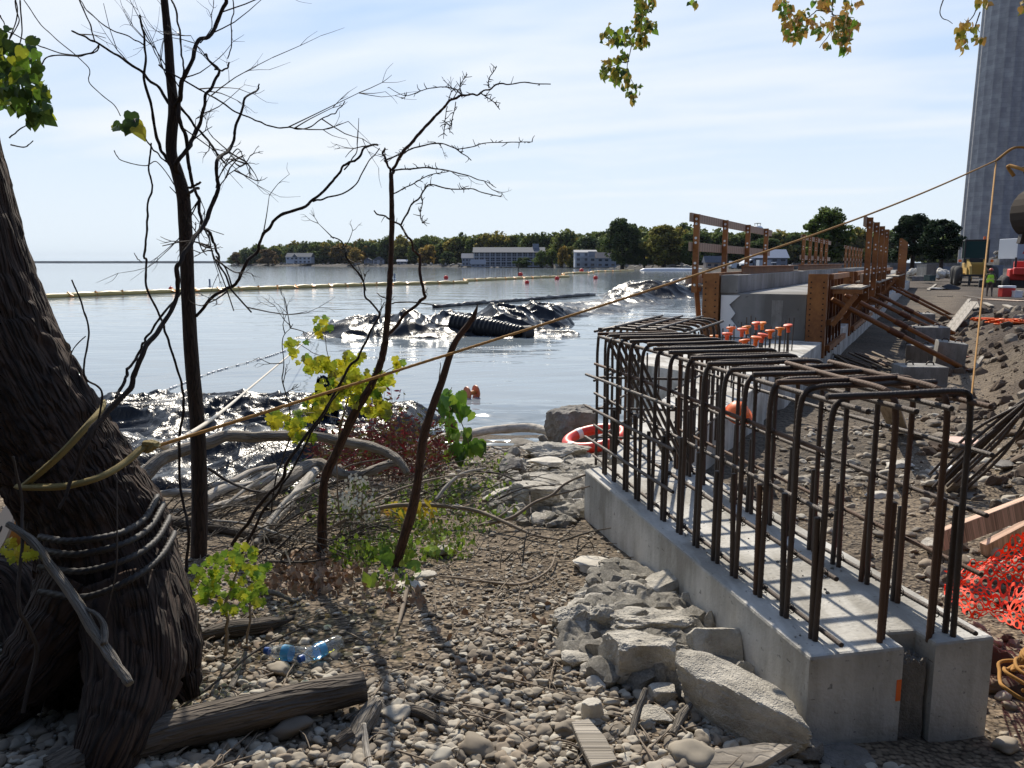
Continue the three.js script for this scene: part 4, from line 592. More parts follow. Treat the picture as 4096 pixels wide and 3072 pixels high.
    plankAt('thick wide board under the red cool box', foot(985, 300).setY(c.y + 0.03), foot(1026, 302).setY(c.y + 0.03), 0.9, 0.1, M.lumber); plankAt('thin dark board left of the cool box on the earth', foot(965, 296), foot(985, 299), 0.25, 0.06, M.darkWood); plankAt('long pale board on the earth at the right edge', foot(1005, 305), foot(1040, 318), 0.22, 0.05);
    for (const [x, y, x2, y2, l] of [[972, 303, 974, 311, 'upright-lying short board on the bank, first of a pair'], [975, 303, 977, 310, 'upright-lying short board on the bank, second of a pair'], [985, 304, 992, 308, 'short broken board on the earth beyond the bank'], [928, 291, 936, 285, 'far stick lying on the earth beside the props'], [938, 297, 952, 297.5, 'pale strip of wood on the far earth']]) plankAt(l, foot(x, y).add(V(0, 0.05, 0)), foot(x2, y2).add(V(0, 0.08, 0)), 0.18, 0.05);
  }
  const R = rng(40); for (const [x, y, l] of [[985, 323, 'tangle of orange safety tape on the earth, left of two'], [1008, 325, 'tangle of orange safety tape on the earth, right of two']]) { const c = foot(x, y), o = thing('orange_tape', l, 'tape', c); for (let k = 0; k < 6; k++) { const pts = []; for (let i = 0; i < 9; i++) pts.push(V((R() - 0.5) * 1, 0.03 + R() * 0.13, (R() - 0.5) * 0.5)); part('strand', tube(pts, 0.022, { seg: 5, k: 3 }), M.orange, o); } }
  { const c = foot(944, 290), o = thing('black_tarp', 'small black bundle with a pale sheet on the far earth', 'bundle', c); part('bundle', place(chunk(71, 0.7, 0.25, 0.4, { detail: 4 }), V(0.4, 0.2, 0)), M.black, o); part('sheet', place(chunk(72, 0.7, 0.1, 0.4, { detail: 4 }), V(-0.6, 0.1, 0)), M.slabWhite, o); }
  { // person in a high visibility vest
    const f = foot(989, 296.5), h = size(27.5, 296, -f.z), o = thing('person', 'worker in a yellow-green safety vest and red hard hat, seen from behind, walking', 'person', f); o.scale.setScalar(h / 1.8); o.rotation.y = 2.7;
    const B = [[0, 0.95, 0, 0.13, 0, 1.2, 0.02, 0.14], [0, 1.2, 0.02, 0.14, 0, 1.4, 0.02, 0.12], [-0.17, 1.42, 0.01, 0.07, 0.17, 1.42, 0.01, 0.07], [0, 1.4, 0.02, 0.07, 0, 1.56, 0.04, 0.055], [0, 1.64, 0.05, 0.095, 0, 1.7, 0.05, 0.09], [0.1, 0.95, 0, 0.095, 0.12, 0.5, 0.09, 0.06], [0.12, 0.5, 0.09, 0.06, 0.13, 0.09, 0.04, 0.042], [0.13, 0.05, 0.02, 0.045, 0.13, 0.04, 0.18, 0.035], [-0.1, 0.95, 0, 0.095, -0.12, 0.5, 0.03, 0.06], [-0.12, 0.5, 0.03, 0.06, -0.13, 0.09, -0.1, 0.042], [-0.13, 0.05, -0.12, 0.045, -0.13, 0.04, 0.04, 0.035], [0.2, 1.41, 0.01, 0.055, 0.3, 1.14, 0.02, 0.042], [0.3, 1.14, 0.02, 0.042, 0.26, 0.92, 0.14, 0.032], [-0.2, 1.41, 0.01, 0.055, -0.31, 1.15, -0.02, 0.042], [-0.31, 1.15, -0.02, 0.042, -0.3, 0.9, 0.1, 0.032], [0.26, 0.9, 0.15, 0.035, 0.25, 0.83, 0.19, 0.028], [-0.3, 0.88, 0.11, 0.035, -0.3, 0.8, 0.15, 0.028]];
    const N = 60, half = 1.02, mc = new MarchingCubes(N, M.black, false, false, 60000), cell = (i) => (i / N * 2 - 1) * half; mc.isolation = 0;
    for (let z = 0; z < N; z++) for (let y = 0; y < N; y++) for (let x = 0; x < N; x++) { const px = cell(x), py = cell(y) + 0.92, pz = cell(z); let s = 0; for (const b of B) { const dx = b[4] - b[0], dy = b[5] - b[1], dz = b[6] - b[2], l = dx * dx + dy * dy + dz * dz, k = clamp(((px - b[0]) * dx + (py - b[1]) * dy + (pz - b[2]) * dz) / l, 0, 1), d = Math.hypot(px - b[0] - dx * k, py - b[1] - dy * k, pz - b[2] - dz * k) - lerp(b[3], b[7], k); s += Math.exp(-d * 55); } mc.field[z * N * N + y * N + x] = Math.log(s + 1e-30) / 55; }
    mc.update(); const n = mc.count, g = new THREE.BufferGeometry(); g.setAttribute('position', new THREE.BufferAttribute(mc.positionArray.slice(0, n * 3), 3)); g.setAttribute('normal', new THREE.BufferAttribute(mc.normalArray.slice(0, n * 3), 3)); g.scale(half, half, half).translate(0, 0.92, 0);
    part('body', g, mat(C(0.12, 0.09, 0.07), 0.9), o); const vest = tube([V(0, 0.9, 0), V(0, 1.15, 0.02), V(0, 1.38, 0.02), V(0, 1.45, 0.02)], [0.19, 0.18, 0.17, 0.1], { seg: 16, open: true, k: 4, shape: (r, a) => r * (1 + 0.15 * Math.cos(2 * a + Math.PI)) }); const v = part('safety_vest', vest, mat(C(0.45, 0.85, 0.05), 0.8, { side: THREE.DoubleSide }), o); part('reflective_band', tube([V(0, 1.1, 0.015), V(0, 1.15, 0.02)], 0.192, { seg: 16, open: true, n: 1, shape: (r, a) => r * (1 + 0.15 * Math.cos(2 * a + Math.PI)) }), mat(C(0.8, 0.6, 0.3), 0.5, { side: THREE.DoubleSide }), v);
    part('hard_hat', mg([new THREE.SphereGeometry(0.125, 16, 8, 0, 6.283, 0, 1.57).translate(0, 1.71, 0.05), new THREE.CylinderGeometry(0.15, 0.155, 0.02, 18).translate(0, 1.71, 0.07)]), mat(C(0.6, 0.1, 0.05), 0.5), o); part('trousers', tube([V(0, 0.98, 0), V(0, 0.9, 0)], [0.17, 0.18], { seg: 14, n: 2, open: true }), mat(C(0.2, 0.14, 0.09), 0.9, { side: THREE.DoubleSide }), o);
  }
  { // excavator arm reaching in from the right
    const D = 14, o = thing('excavator_arm', 'brown excavator bucket hanging on its arm at the right edge, rope tied to it', 'excavator arm', P(1038, 215, D)), s = size(1, 215, D), at = (x, y, z) => V((x - 1022) * s, -(y - 215) * s, z), br = mat(C(0.03, 0.02, 0.014), 0.95), dk = mat(C(0.05, 0.04, 0.035), 0.6);
    const pr = []; for (let i = 0; i <= 10; i++) { const a = 1.7 + i / 10 * 2.9; pr.push([1030 + Math.cos(a) * 21, 212 - Math.sin(a) * 24]); } const sh = flatShape([...pr, [1046, 229], [1046, 192]].map(([x, y]) => { const p = at(x, y, 0); return [p.x, p.y]; }));
    part('bucket', new THREE.ExtrudeGeometry(sh, { depth: 0.8, bevelEnabled: true, bevelSize: 0.02, bevelThickness: 0.02, bevelSegments: 2 }).translate(0, 0, -0.4), br, o); for (let k = 0; k < 4; k++) part('bucket_tooth', beam(at(1016 + k * 5, 234, -0.2), at(1014 + k * 5, 243, -0.2), 0.1, 0.08), dk, o);
    part('linkage', mg([beam(at(1012, 165, 0), at(1021, 188, 0), 0.3, 0.22, 0.02), beam(at(1040, 168, 0), at(1024, 190, 0), 0.3, 0.2, 0.02)]), br, o); part('arm', beam(at(1016, 168, 0), at(1120, 96, 0), 0.35, 0.5, 0.03), dk, o); const e = part('pin_eye', new THREE.TorusGeometry(0.16, 0.07, 10, 20).translate(at(1015, 166, 0.2).x, at(1015, 166, 0).y, 0.2), yel, o);
  }
}

{ // unseen trees behind and above the viewer, placed to block sky light from there
  const R = rng(29), o = new THREE.Group(); o.name = 'unseen_trees'; scene.add(o); tag(o, 'unseen leafy trees behind and above the viewer, placed to darken the sky light', 'trees', null, 'stuff');
  const im = new THREE.InstancedMesh(bigG[0], CM.night, 13), mx = new THREE.Matrix4(); [[-7, 5, 11, 10], [0, 8, 13, 12], [7, 6, 12, 10], [-13, 1, 11, 9], [13, 3, 10, 9], [-4, 14, 15, 12], [6, 15, 15, 13], [-16, 10, 13, 12], [16, 12, 13, 12], [0, 4, 9, 8], [-5, 9, 12, 10], [5, 10, 12, 10], [11, 9, 12, 10]].forEach(([x, z, h, w], i) => im.setMatrixAt(i, mx.compose(V(x, i === 9 ? 3.2 : 0.4, z + 1), new THREE.Quaternion().setFromAxisAngle(UP, i), V(w, h, w)))); im.name = 'crowns'; im.userData.kind = 'stuff'; shade(im); o.add(im);
  part('trunks', mg([[-7, 6, 11], [0, 9, 13], [7, 7, 12], [-13, 2, 11], [13, 4, 10]].map(([x, z, h]) => place(trunkGeo.clone(), V(x, 0.5, z), new THREE.Euler(), V(h * 0.6, h * 0.7, h * 0.6)))), M.bark, o).userData.kind = 'stuff';
}

// ---------------------------------------------------------------- on the lake: black geotextile, turbidity boom, buoys
function heap(name, label, cat, u0, u1, d0, d1, bumps, o = {}) {      // crumpled sheet thrown over mounds, edges under water or ground
  const n = o.n ?? 150, m = o.m ?? 120, pos = [], uv = [], idx = [], k = o.fold ?? 0.12, f = o.freq ?? 1.1, cx = (u0 + u1) / 2, cz = -(d0 + d1) / 2;
  for (let j = 0; j <= m; j++) for (let i = 0; i <= n; i++) {
    const x = lerp(u0, u1, i / n), d = lerp(d0, d1, j / m), e = Math.min(i / n, 1 - i / n, j / m, 1 - j / m);
    const wx = x + 0.8 * fbm(x * f * 0.4 + 3, 1, d * f * 0.4, 3), wz = d + 0.8 * fbm(x * f * 0.4 + 31, 5, d * f * 0.4, 3);
    let h = 0, ap = 0; for (const [bx, bd, rx, rd, bh] of bumps) { const q = ((x - bx) / rx) ** 2 + ((d - bd) / rd) ** 2; h = Math.max(h, bh * Math.exp(-q * q * 0.7)); ap = Math.max(ap, Math.exp(-q * 0.6)); }
    const r1 = 1 - Math.abs(noise3(wx * f, 0.3, wz * f * 0.8)), r2 = 1 - Math.abs(noise3(wx * f * 2.3 + 9, 4.2, wz * f * 2.1)), r3 = 1 - Math.abs(noise3(wx * f * 5 + 2, 8.1, wz * f * 5));
    const edge = sstep(0, 0.06, e); h = (h + k * (r1 * r1 * 1.15 + r2 * r2 * 0.65 + r3 * r3 * 0.24 - 0.75) * lerp(0.35, 1, ap)) * 1 - (1 - edge) * 0.25 - (1 - ap) * (o.sink ?? 0.05);
    const y = Math.max(o.land ? land(x, -d) - 0.06 : -9, 0) + h + (o.y ?? 0); pos.push(x - cx, y, -d - cz); uv.push(x, d);
  }
  for (let j = 0; j < m; j++) for (let i = 0; i < n; i++) { const a = j * (n + 1) + i, b = a + n + 1; idx.push(a, a + 1, b, a + 1, b + 1, b); }
  const g = new THREE.BufferGeometry(); g.setAttribute('position', new THREE.Float32BufferAttribute(pos, 3)); g.setAttribute('uv', new THREE.Float32BufferAttribute(uv, 2)); g.setIndex(idx); g.computeVertexNormals();
  const t = thing(name, label, cat, V(cx, 0, cz)); part('sheet', g, o.m2 ?? M.plasticB, t); return t;
}
heap('plastic_sheeting', 'crumpled shiny black plastic sheeting along the shore behind the leaning trunk', 'plastic sheeting', -8.5, -1.0, 5.3, 12.6, [[-3.6, 6.3, 2.4, 0.8, 0.12], [-4, 10.9, 3.6, 1.5, 0.34], [-2.6, 8.9, 1.5, 1.9, 0.24], [-6.5, 8.6, 2, 2.4, 0.25], [-1.9, 10.6, 0.9, 0.9, 0.3], [-4.3, 7.5, 1.6, 1.2, 0.2]], { fold: 0.16, freq: 1.5, land: true, n: 230, m: 210 });
const near = heap('plastic_sheeting', 'mound of crumpled black geotextile floating in the middle of the bay', 'plastic sheeting', -7.2, 2.6, 24.2, 34, [[-4.9, 28.2, 1.3, 1.3, 0.45], [-2.4, 27.2, 2.3, 1.2, 0.5], [-3.6, 25.9, 2.4, 0.7, 0.36], [-0.2, 28.2, 1.3, 1.2, 0.62], [0.9, 30.5, 1.2, 1.5, 0.55]], { fold: 0.31, freq: 0.72, n: 250, m: 220 });
{
  const c = near.position, a = V(-1.9, 0.3, -26.3), b = V(-0.6, 0.2, -25.6), e = V(0.35, 0.12, -25.1), loc = (p) => p.clone().sub(c);
  const h = part('hose', tube([loc(a), loc(b), loc(e)], [0.38, 0.32, 0.22], { seg: 18, n: 90, shape: (r, an, t, s) => r * (1 + 0.05 * Math.sin(s * 46)) }), M.plasticB, near);
  part('end_cap', new THREE.CylinderGeometry(0.24, 0.24, 0.3, 20).rotateZ(Math.PI / 2).rotateY(0.5).translate(loc(e).x + 0.1, 0.12, loc(e).z + 0.05), M.black, h);
}
heap('plastic_sheeting', 'wet flat strip of black geotextile just breaking the surface beyond the mound', 'plastic sheeting', -1, 9.5, 34, 50, [[1.6, 36, 1.7, 1.6, 0.3], [3.6, 40.5, 2.1, 3.2, 0.2], [6.4, 46, 2.2, 3.2, 0.2]], { fold: 0.17, freq: 0.6, sink: 0.16 });
{ const R = rng(9), pts = []; for (let i = 0; i <= 10; i++) { const p = LAKE(434 + i * 16, 308 - i * 1.25); pts.push(p.add(V(0, 0.03, 0))); } solo('floating_hose', tube(pts, 0.16, { seg: 8, k: 6, bump: 0.5 }), M.plasticB, 'thin dark line of rolled plastic trailing away from the black mound', 'hose'); }
heap('plastic_sheeting', 'far mound of glossy black geotextile beside the sea wall', 'plastic sheeting', 5.6, 17.5, 49, 62, [[9.5, 55, 2.6, 2.2, 0.95], [12.5, 56, 2.6, 2, 1.05], [7.6, 52, 1.6, 1.3, 0.4], [15.3, 57, 1.9, 1.4, 0.9]], { fold: 0.3, freq: 0.5 });
{ const a = LAKE(640, 270.6), b = LAKE(706, 270.6); solo('white_geotube', tube([a, a.clone().lerp(b, 0.06), a.clone().lerp(b, 0.5), b], [0.3, 1, 1.15, 1], { seg: 14, k: 12, bump: 0.12 }).scale(1, 0.75, 1), M.plasticW, 'long bright pale geotextile tube lying along the far water edge', 'geotextile tube'); }
function boom(label, pts, step, r) {
  const curve = new THREE.CatmullRomCurve3(pts), L = curve.getLength(), n = Math.floor(L / step), o = thing('turbidity_boom', label, 'boom', pts[0].clone()), m = mat(C(0.42, 0.31, 0.09), 0.45), m2 = mat(C(0.6, 0.24, 0.03), 0.5);
  for (let i = 0; i < n; i++) { const a = curve.getPointAt(i / n).sub(pts[0]), b = curve.getPointAt((i + 0.97) / n).sub(pts[0]); part('float', tube([a, a.clone().lerp(b, 0.5).add(V(0, 0.02 * ((i % 3) - 1), 0)), b].map((p) => p.setY(p.y + r * 0.45)), [r * 0.75, r, r * 0.75], { seg: 9, n: 4 }), m, o); part('connector', place(new THREE.ConeGeometry(r * 1.5, r * 1.7, 4), a.clone().setY(r * 0.9), new THREE.Euler(0, i, 0.5)), m2, o); }
  return o;
}
boom('yellow floating boom stretching across the bay from the leaning trunk', [[40, 298.5], [120, 295], [200, 292], [300, 288.3], [400, 285], [468, 283.4]].map(([x, y]) => LAKE(x, y)), 2.1, 0.24);
boom('second yellow boom continuing towards the far shore', [[464, 281.6], [500, 280], [540, 278.3], [569, 277.4]].map(([x, y]) => LAKE(x, y)), 3, 0.26);
boom('farthest pale boom curving to the houses', [[562, 276.2], [570, 274], [590, 273.5], [595, 272.2], [634, 271]].map(([x, y]) => LAKE(x, y)), 6, 0.3);
[[171, 290, 'red buoy behind the bare slim tree, leftmost'], [446, 278.8, 'red buoy left of the end of the first boom'], [520.5, 275.6, 'red buoy with a short marker pole'], [527, 283.6, 'red buoy nearest the shore, in front of the boom'], [557, 279.6, 'red buoy touching the second boom'], [595.5, 279, 'red buoy alone right of the second boom'], [581.5, 272, 'tiny red buoy farthest off, near the houses']].forEach(([x, y, l]) => { const p = LAKE(x, y), s = size(2.3, y, -p.z), o = thing('buoy', l, 'buoy', p); part('float', new THREE.SphereGeometry(s, 14, 10).translate(0, s * 0.5, 0), solid(0.6, 0.025, 0.015, 0.4), o); part('eye', new THREE.TorusGeometry(s * 0.25, s * 0.07, 6, 10).translate(0, s * 1.6, 0), M.black, o); if (/pole/.test(l)) part('pole', bar(V(-s, 0, 0), V(-s, s * 5, 0), s * 0.25, 6), M.steel, o); });
for (const [x, y0, y1, l] of [[210, 288, 279, 'short grey marker post in the water left of the slim tree'], [394.5, 280, 273.5, 'grey marker post in the water beyond the dead tree'], [590, 272, 268, 'grey marker post near the houses']]) { const p = LAKE(x, y0), h = size(y0 - y1, y0, -p.z), o = thing('marker_post', l, 'post', p); part('pole', bar(V(0, -0.5, 0), V(0, h, 0), size(0.9, y0, -p.z), 8), houseM.grey, o); part('collar', new THREE.CylinderGeometry(size(1.6, y0, -p.z), size(1.8, y0, -p.z), h * 0.15, 8).translate(0, h * 0.2, 0), M.plasticW, o); }
{ // orange reel afloat, life ring, float line
  const p = LAKE(472, 397), s = size(1, 397, -p.z), o = thing('cable_reel', 'orange plastic cable reel floating near the shore', 'reel', p); o.rotation.y = 0.55; o.rotation.z = 0.08; const om = solid(0.5, 0.13, 0.05, 0.5);
  for (const q of [-1, 1]) part('flange', new THREE.CylinderGeometry(7.2 * s, 7.2 * s, 1.4 * s, 26).rotateZ(Math.PI / 2).translate(q * 5 * s, 4.2 * s, 0), om, o); part('core', new THREE.CylinderGeometry(2.2 * s, 2.2 * s, 9.6 * s, 16).rotateZ(Math.PI / 2).translate(0, 4.2 * s, 0), solid(0.6, 0.25, 0.06), o); part('handle_loop', new THREE.TorusGeometry(1.3 * s, 0.25 * s, 6, 14).rotateX(1.3).translate(8.4 * s, 1.6 * s, 0), om, o);
  const c = P(595, 438, 8.3), r = thing('life_ring', 'red life ring with white bands lying among the shore stones', 'life ring', c); r.rotation.set(0.08, 0, 0.2);
  part('ring', new THREE.TorusGeometry(0.3, 0.058, 14, 48).rotateX(Math.PI / 2), solid(0.72, 0.05, 0.025, 0.4), r); for (let k = 0; k < 4; k++) part('band', new THREE.TorusGeometry(0.3, 0.06, 14, 6, 0.24).rotateZ(k * 1.571 + 0.9).rotateX(Math.PI / 2), M.white, r);
  const pts = [[112, 410], [165, 391], [212, 373], [265, 358], [288, 350]].map(([x, y]) => LAKE(x, y).setY(0.015)), cv = new THREE.CatmullRomCurve3(pts), l = thing('float_line', 'thin line of small white floats drifting across the near water', 'float line', pts[0]); part('line', tube(pts.map((q) => q.clone().sub(pts[0])), 0.006, { seg: 5, k: 6 }), M.whiteRope, l);
  const R = rng(14), fl = []; for (let i = 0; i < 60; i++) { const t = i / 60 + R() * 0.01, a = cv.getPoint(t).sub(pts[0]), b = cv.getPoint(Math.min(1, t + 0.008 + R() * 0.004)).sub(pts[0]); if (R() < 0.75) fl.push(bar(a, b, 0.02, 6)); } part('floats', mg(fl), M.white, l).userData.kind = 'stuff';
  // tan cable reel behind the trunk, crumpled yellow bag and draped sheet on the plastic
  const q = P(32, 536, 3.9), w = thing('cable_reel', 'tan cable reel tipped over behind the leaning trunk, far left', 'reel', q), tan = solid(0.55, 0.4, 0.28, 0.6); w.rotation.set(0.75, 0.2, 0.75);
  for (const k of [-1, 1]) part('flange', new THREE.CylinderGeometry(0.14, 0.14, 0.012, 28).translate(0, k * 0.08 + 0.06, 0), tan, w); part('core', new THREE.CylinderGeometry(0.07, 0.07, 0.16, 18).translate(0, 0.06, 0), solid(0.6, 0.25, 0.05), w); part('hub_hole', new THREE.CylinderGeometry(0.018, 0.018, 0.016, 12).translate(0, 0.141, 0), M.hole, w);
  const bag = P(246, 416, 10.8), bg = thing('plastic_bag', 'crumpled yellow plastic bag on the black sheeting', 'bag', bag); part('bag', place(chunk(77, 0.3, 0.13, 0.2, { rough: 0.3, detail: 12, planes: 16 }), V(0, 0, 0)), phys(C(0.5, 0.33, 0.06), 0.35), bg); part('bag_knot', place(chunk(78, 0.06, 0.1, 0.05, { rough: 0.3, detail: 5 }), V(0.24, 0.1, 0)), phys(C(0.6, 0.6, 0.6), 0.3), bg);
  const sh = []; const n = 30, pos = [], uv = [], idx = []; for (let j = 0; j <= n; j++) for (let i = 0; i <= n; i++) { const u = i / n - 0.5, v = j / n, f = fbm(u * 5, v * 4, 3, 3); pos.push(u * (0.25 + 0.15 * v) + f * 0.1 + v * -0.05, 0.5 * (1 - v) - 0.05 + f * 0.08 * v, f * 0.3 + u * 0.2); uv.push(u, v); } for (let j = 0; j < n; j++) for (let i = 0; i < n; i++) { const a = j * (n + 1) + i, b = a + n + 1; idx.push(a, a + 1, b, a + 1, b + 1, b); }
  const g = new THREE.BufferGeometry(); g.setAttribute('position', new THREE.Float32BufferAttribute(pos, 3)); g.setAttribute('uv', new THREE.Float32BufferAttribute(uv, 2)); g.setIndex(idx); g.computeVertexNormals(); const d = solo('plastic_sheet', g, phys(C(0.02, 0.03, 0.05), 0.25, { side: THREE.DoubleSide }), 'torn dark plastic sheet snagged upright behind the yellow-leaved sapling', 'plastic sheet'); d.position.copy(P(329, 420, 8.2));
}

// ---------------------------------------------------------------- trees, branches and plants of the near shore
function leafGeo(kind) {                                             // a single leaf, tip along +y, stalk at the origin, about one unit long
  const half = { lobed: [[0, 0], [0.22, -0.06], [0.42, 0.08], [0.5, 0.3], [0.32, 0.36], [0.46, 0.56], [0.36, 0.74], [0.2, 0.66], [0.14, 0.86], [0, 1.02]], heart: [[0, 0], [0.2, -0.09], [0.4, 0.04], [0.46, 0.28], [0.38, 0.55], [0.2, 0.8], [0, 1.05]], long: [[0, 0], [0.1, 0.1], [0.17, 0.35], [0.15, 0.62], [0.07, 0.86], [0, 1]] }[kind];
  const pos = [], idx = []; const z = (x, y) => 0.28 * Math.abs(x) - 0.22 * y * y + 0.05 * Math.sin(y * 9 + x * 7);
  const add = (x, y) => (pos.push(x, y, z(x, y)), pos.length / 3 - 1), mid = half.map(([, y]) => add(0, clamp(y, 0, 1.02)));
  for (const s of [1, -1]) { const e = half.map(([x, y]) => add(x * s, y)); for (let i = 0; i < half.length - 1; i++) s > 0 ? idx.push(mid[i], e[i], e[i + 1], mid[i], e[i + 1], mid[i + 1]) : idx.push(mid[i], e[i + 1], e[i], mid[i], mid[i + 1], e[i + 1]); }
  const g = new THREE.BufferGeometry(); g.setAttribute('position', new THREE.Float32BufferAttribute(pos, 3)); g.setAttribute('uv', new THREE.Float32BufferAttribute(pos.filter((_, i) => i % 3 < 2), 2)); g.setIndex(idx); g.computeVertexNormals(); return g;
}
const LG = { lobed: leafGeo('lobed'), heart: leafGeo('heart'), long: leafGeo('long') };
const rp = (z, py, D) => size(z * 0.15431, py, D);                    // width in an enlarged quarter to metres
function limb(t, pts, D0, D1, r, m, name = 'branch', o = {}) {        // one limb of a tree traced through the frame at its own distance
  const w = px3(pts, D0, D1).map((p) => p.sub(t.position)), rr = [].concat(r).map((q, i, a) => rp(q * 0.62, pts[0][1], lerp(D0, D1, a.length > 1 ? i / (a.length - 1) : 0)));
  const R = rng(Math.round(pts[0][0] * 31 + pts[0][1])), k = w.map((p, i) => (i && i < w.length - 1 ? p.add(V(0, 0, (R() - 0.5) * 0.12)) : p));
  const cv = new THREE.CatmullRomCurve3(k, false, 'centripetal'), nn = (k.length - 1) * 3, kk = [...Array(nn + 1)].map((_, i) => { const p = cv.getPoint(i / nn), s = i && i < nn ? Math.min(0.012, rr[0] * 0.9) : 0; return p.add(V((R() - 0.5) * s * 2, (R() - 0.5) * s * 2, (R() - 0.5) * s)); });
  part(name, tube(kk, rr.length > 1 ? rr : rr[0], { seg: o.seg ?? 7, k: 3, bump: o.bump ?? 0.26, seed: R() * 9 }), m, t); return k;
}
function twigs(t, paths, n, len, r, seed, spiky, m = M.twig) {         // fine twigs (or thorns) along limbs, joined into one part
  const R = rng(seed), l = []; const grow = (a, d, L, rad, dep) => { const mid = a.clone().addScaledVector(d, L * 0.5).add(V((R() - 0.5) * L * 0.22, (R() - 0.5) * L * 0.22, (R() - 0.5) * L * 0.2)), e = a.clone().addScaledVector(d, L).add(V((R() - 0.5) * L * 0.3, (R() - 0.4) * L * 0.3, (R() - 0.5) * L * 0.3)); l.push(tube([a, mid, e], [rad, rad * 0.45], { seg: 4, n: 4 })); if (dep) for (let i = 0; i < 3; i++) if (R() < 0.75) grow(R() < 0.5 ? mid : e, d.clone().add(V((R() - 0.5) * 1.5, (R() - 0.5) * 1.4, (R() - 0.5) * 1.2)).normalize(), L * (0.35 + R() * 0.35), rad * 0.6, dep - 1); };
  for (const w of paths) { const c = new THREE.CatmullRomCurve3(w), L = c.getLength(); for (let i = 0; i < n; i++) { const u = 0.12 + R() * 0.88, a = c.getPoint(u), T = c.getTangent(u), d = V((R() - 0.5) * 2, (R() - 0.35) * 2, (R() - 0.5) * 1.2); d.addScaledVector(T, (spiky ? 0 : 0.6) - 0).normalize(); grow(a, d, len * (0.4 + R() * 0.9) * (spiky ? 1 : Math.min(1, L * 1.5)), r, spiky ? 0 : 2); } }
  if (l.length) part('twigs', mg(l), m, t).userData.kind = 'stuff';
}
function leaves(t, spots, kind, mats, seed, name = 'leaf') {          // [place, length]: every leaf a mesh of its own
  const R = rng(seed); for (const [p, s, roll] of spots) { const o = part(name, LG[kind], mats[Math.floor(R() * R() * 1.6 * mats.length) % mats.length], t); o.position.copy(p); o.rotation.set(-0.5 + (R() - 0.5) * 1.3, (R() - 0.5) * 1.6, (roll ?? Math.PI) + (R() - 0.5) * 1.7); o.scale.setScalar(s); }
}
function leafMass(t, pts, kind, m, seed, name = 'foliage', down = Math.PI) { const R = rng(seed), g = LG[kind]; part(name, mg(pts.map(([p, s]) => place(g.clone(), p, new THREE.Euler(-0.4 + (R() - 0.5) * 1.6, (R() - 0.5) * 2.4, down + (R() - 0.5) * 1.8), s))), m, t).userData.kind = 'stuff'; }

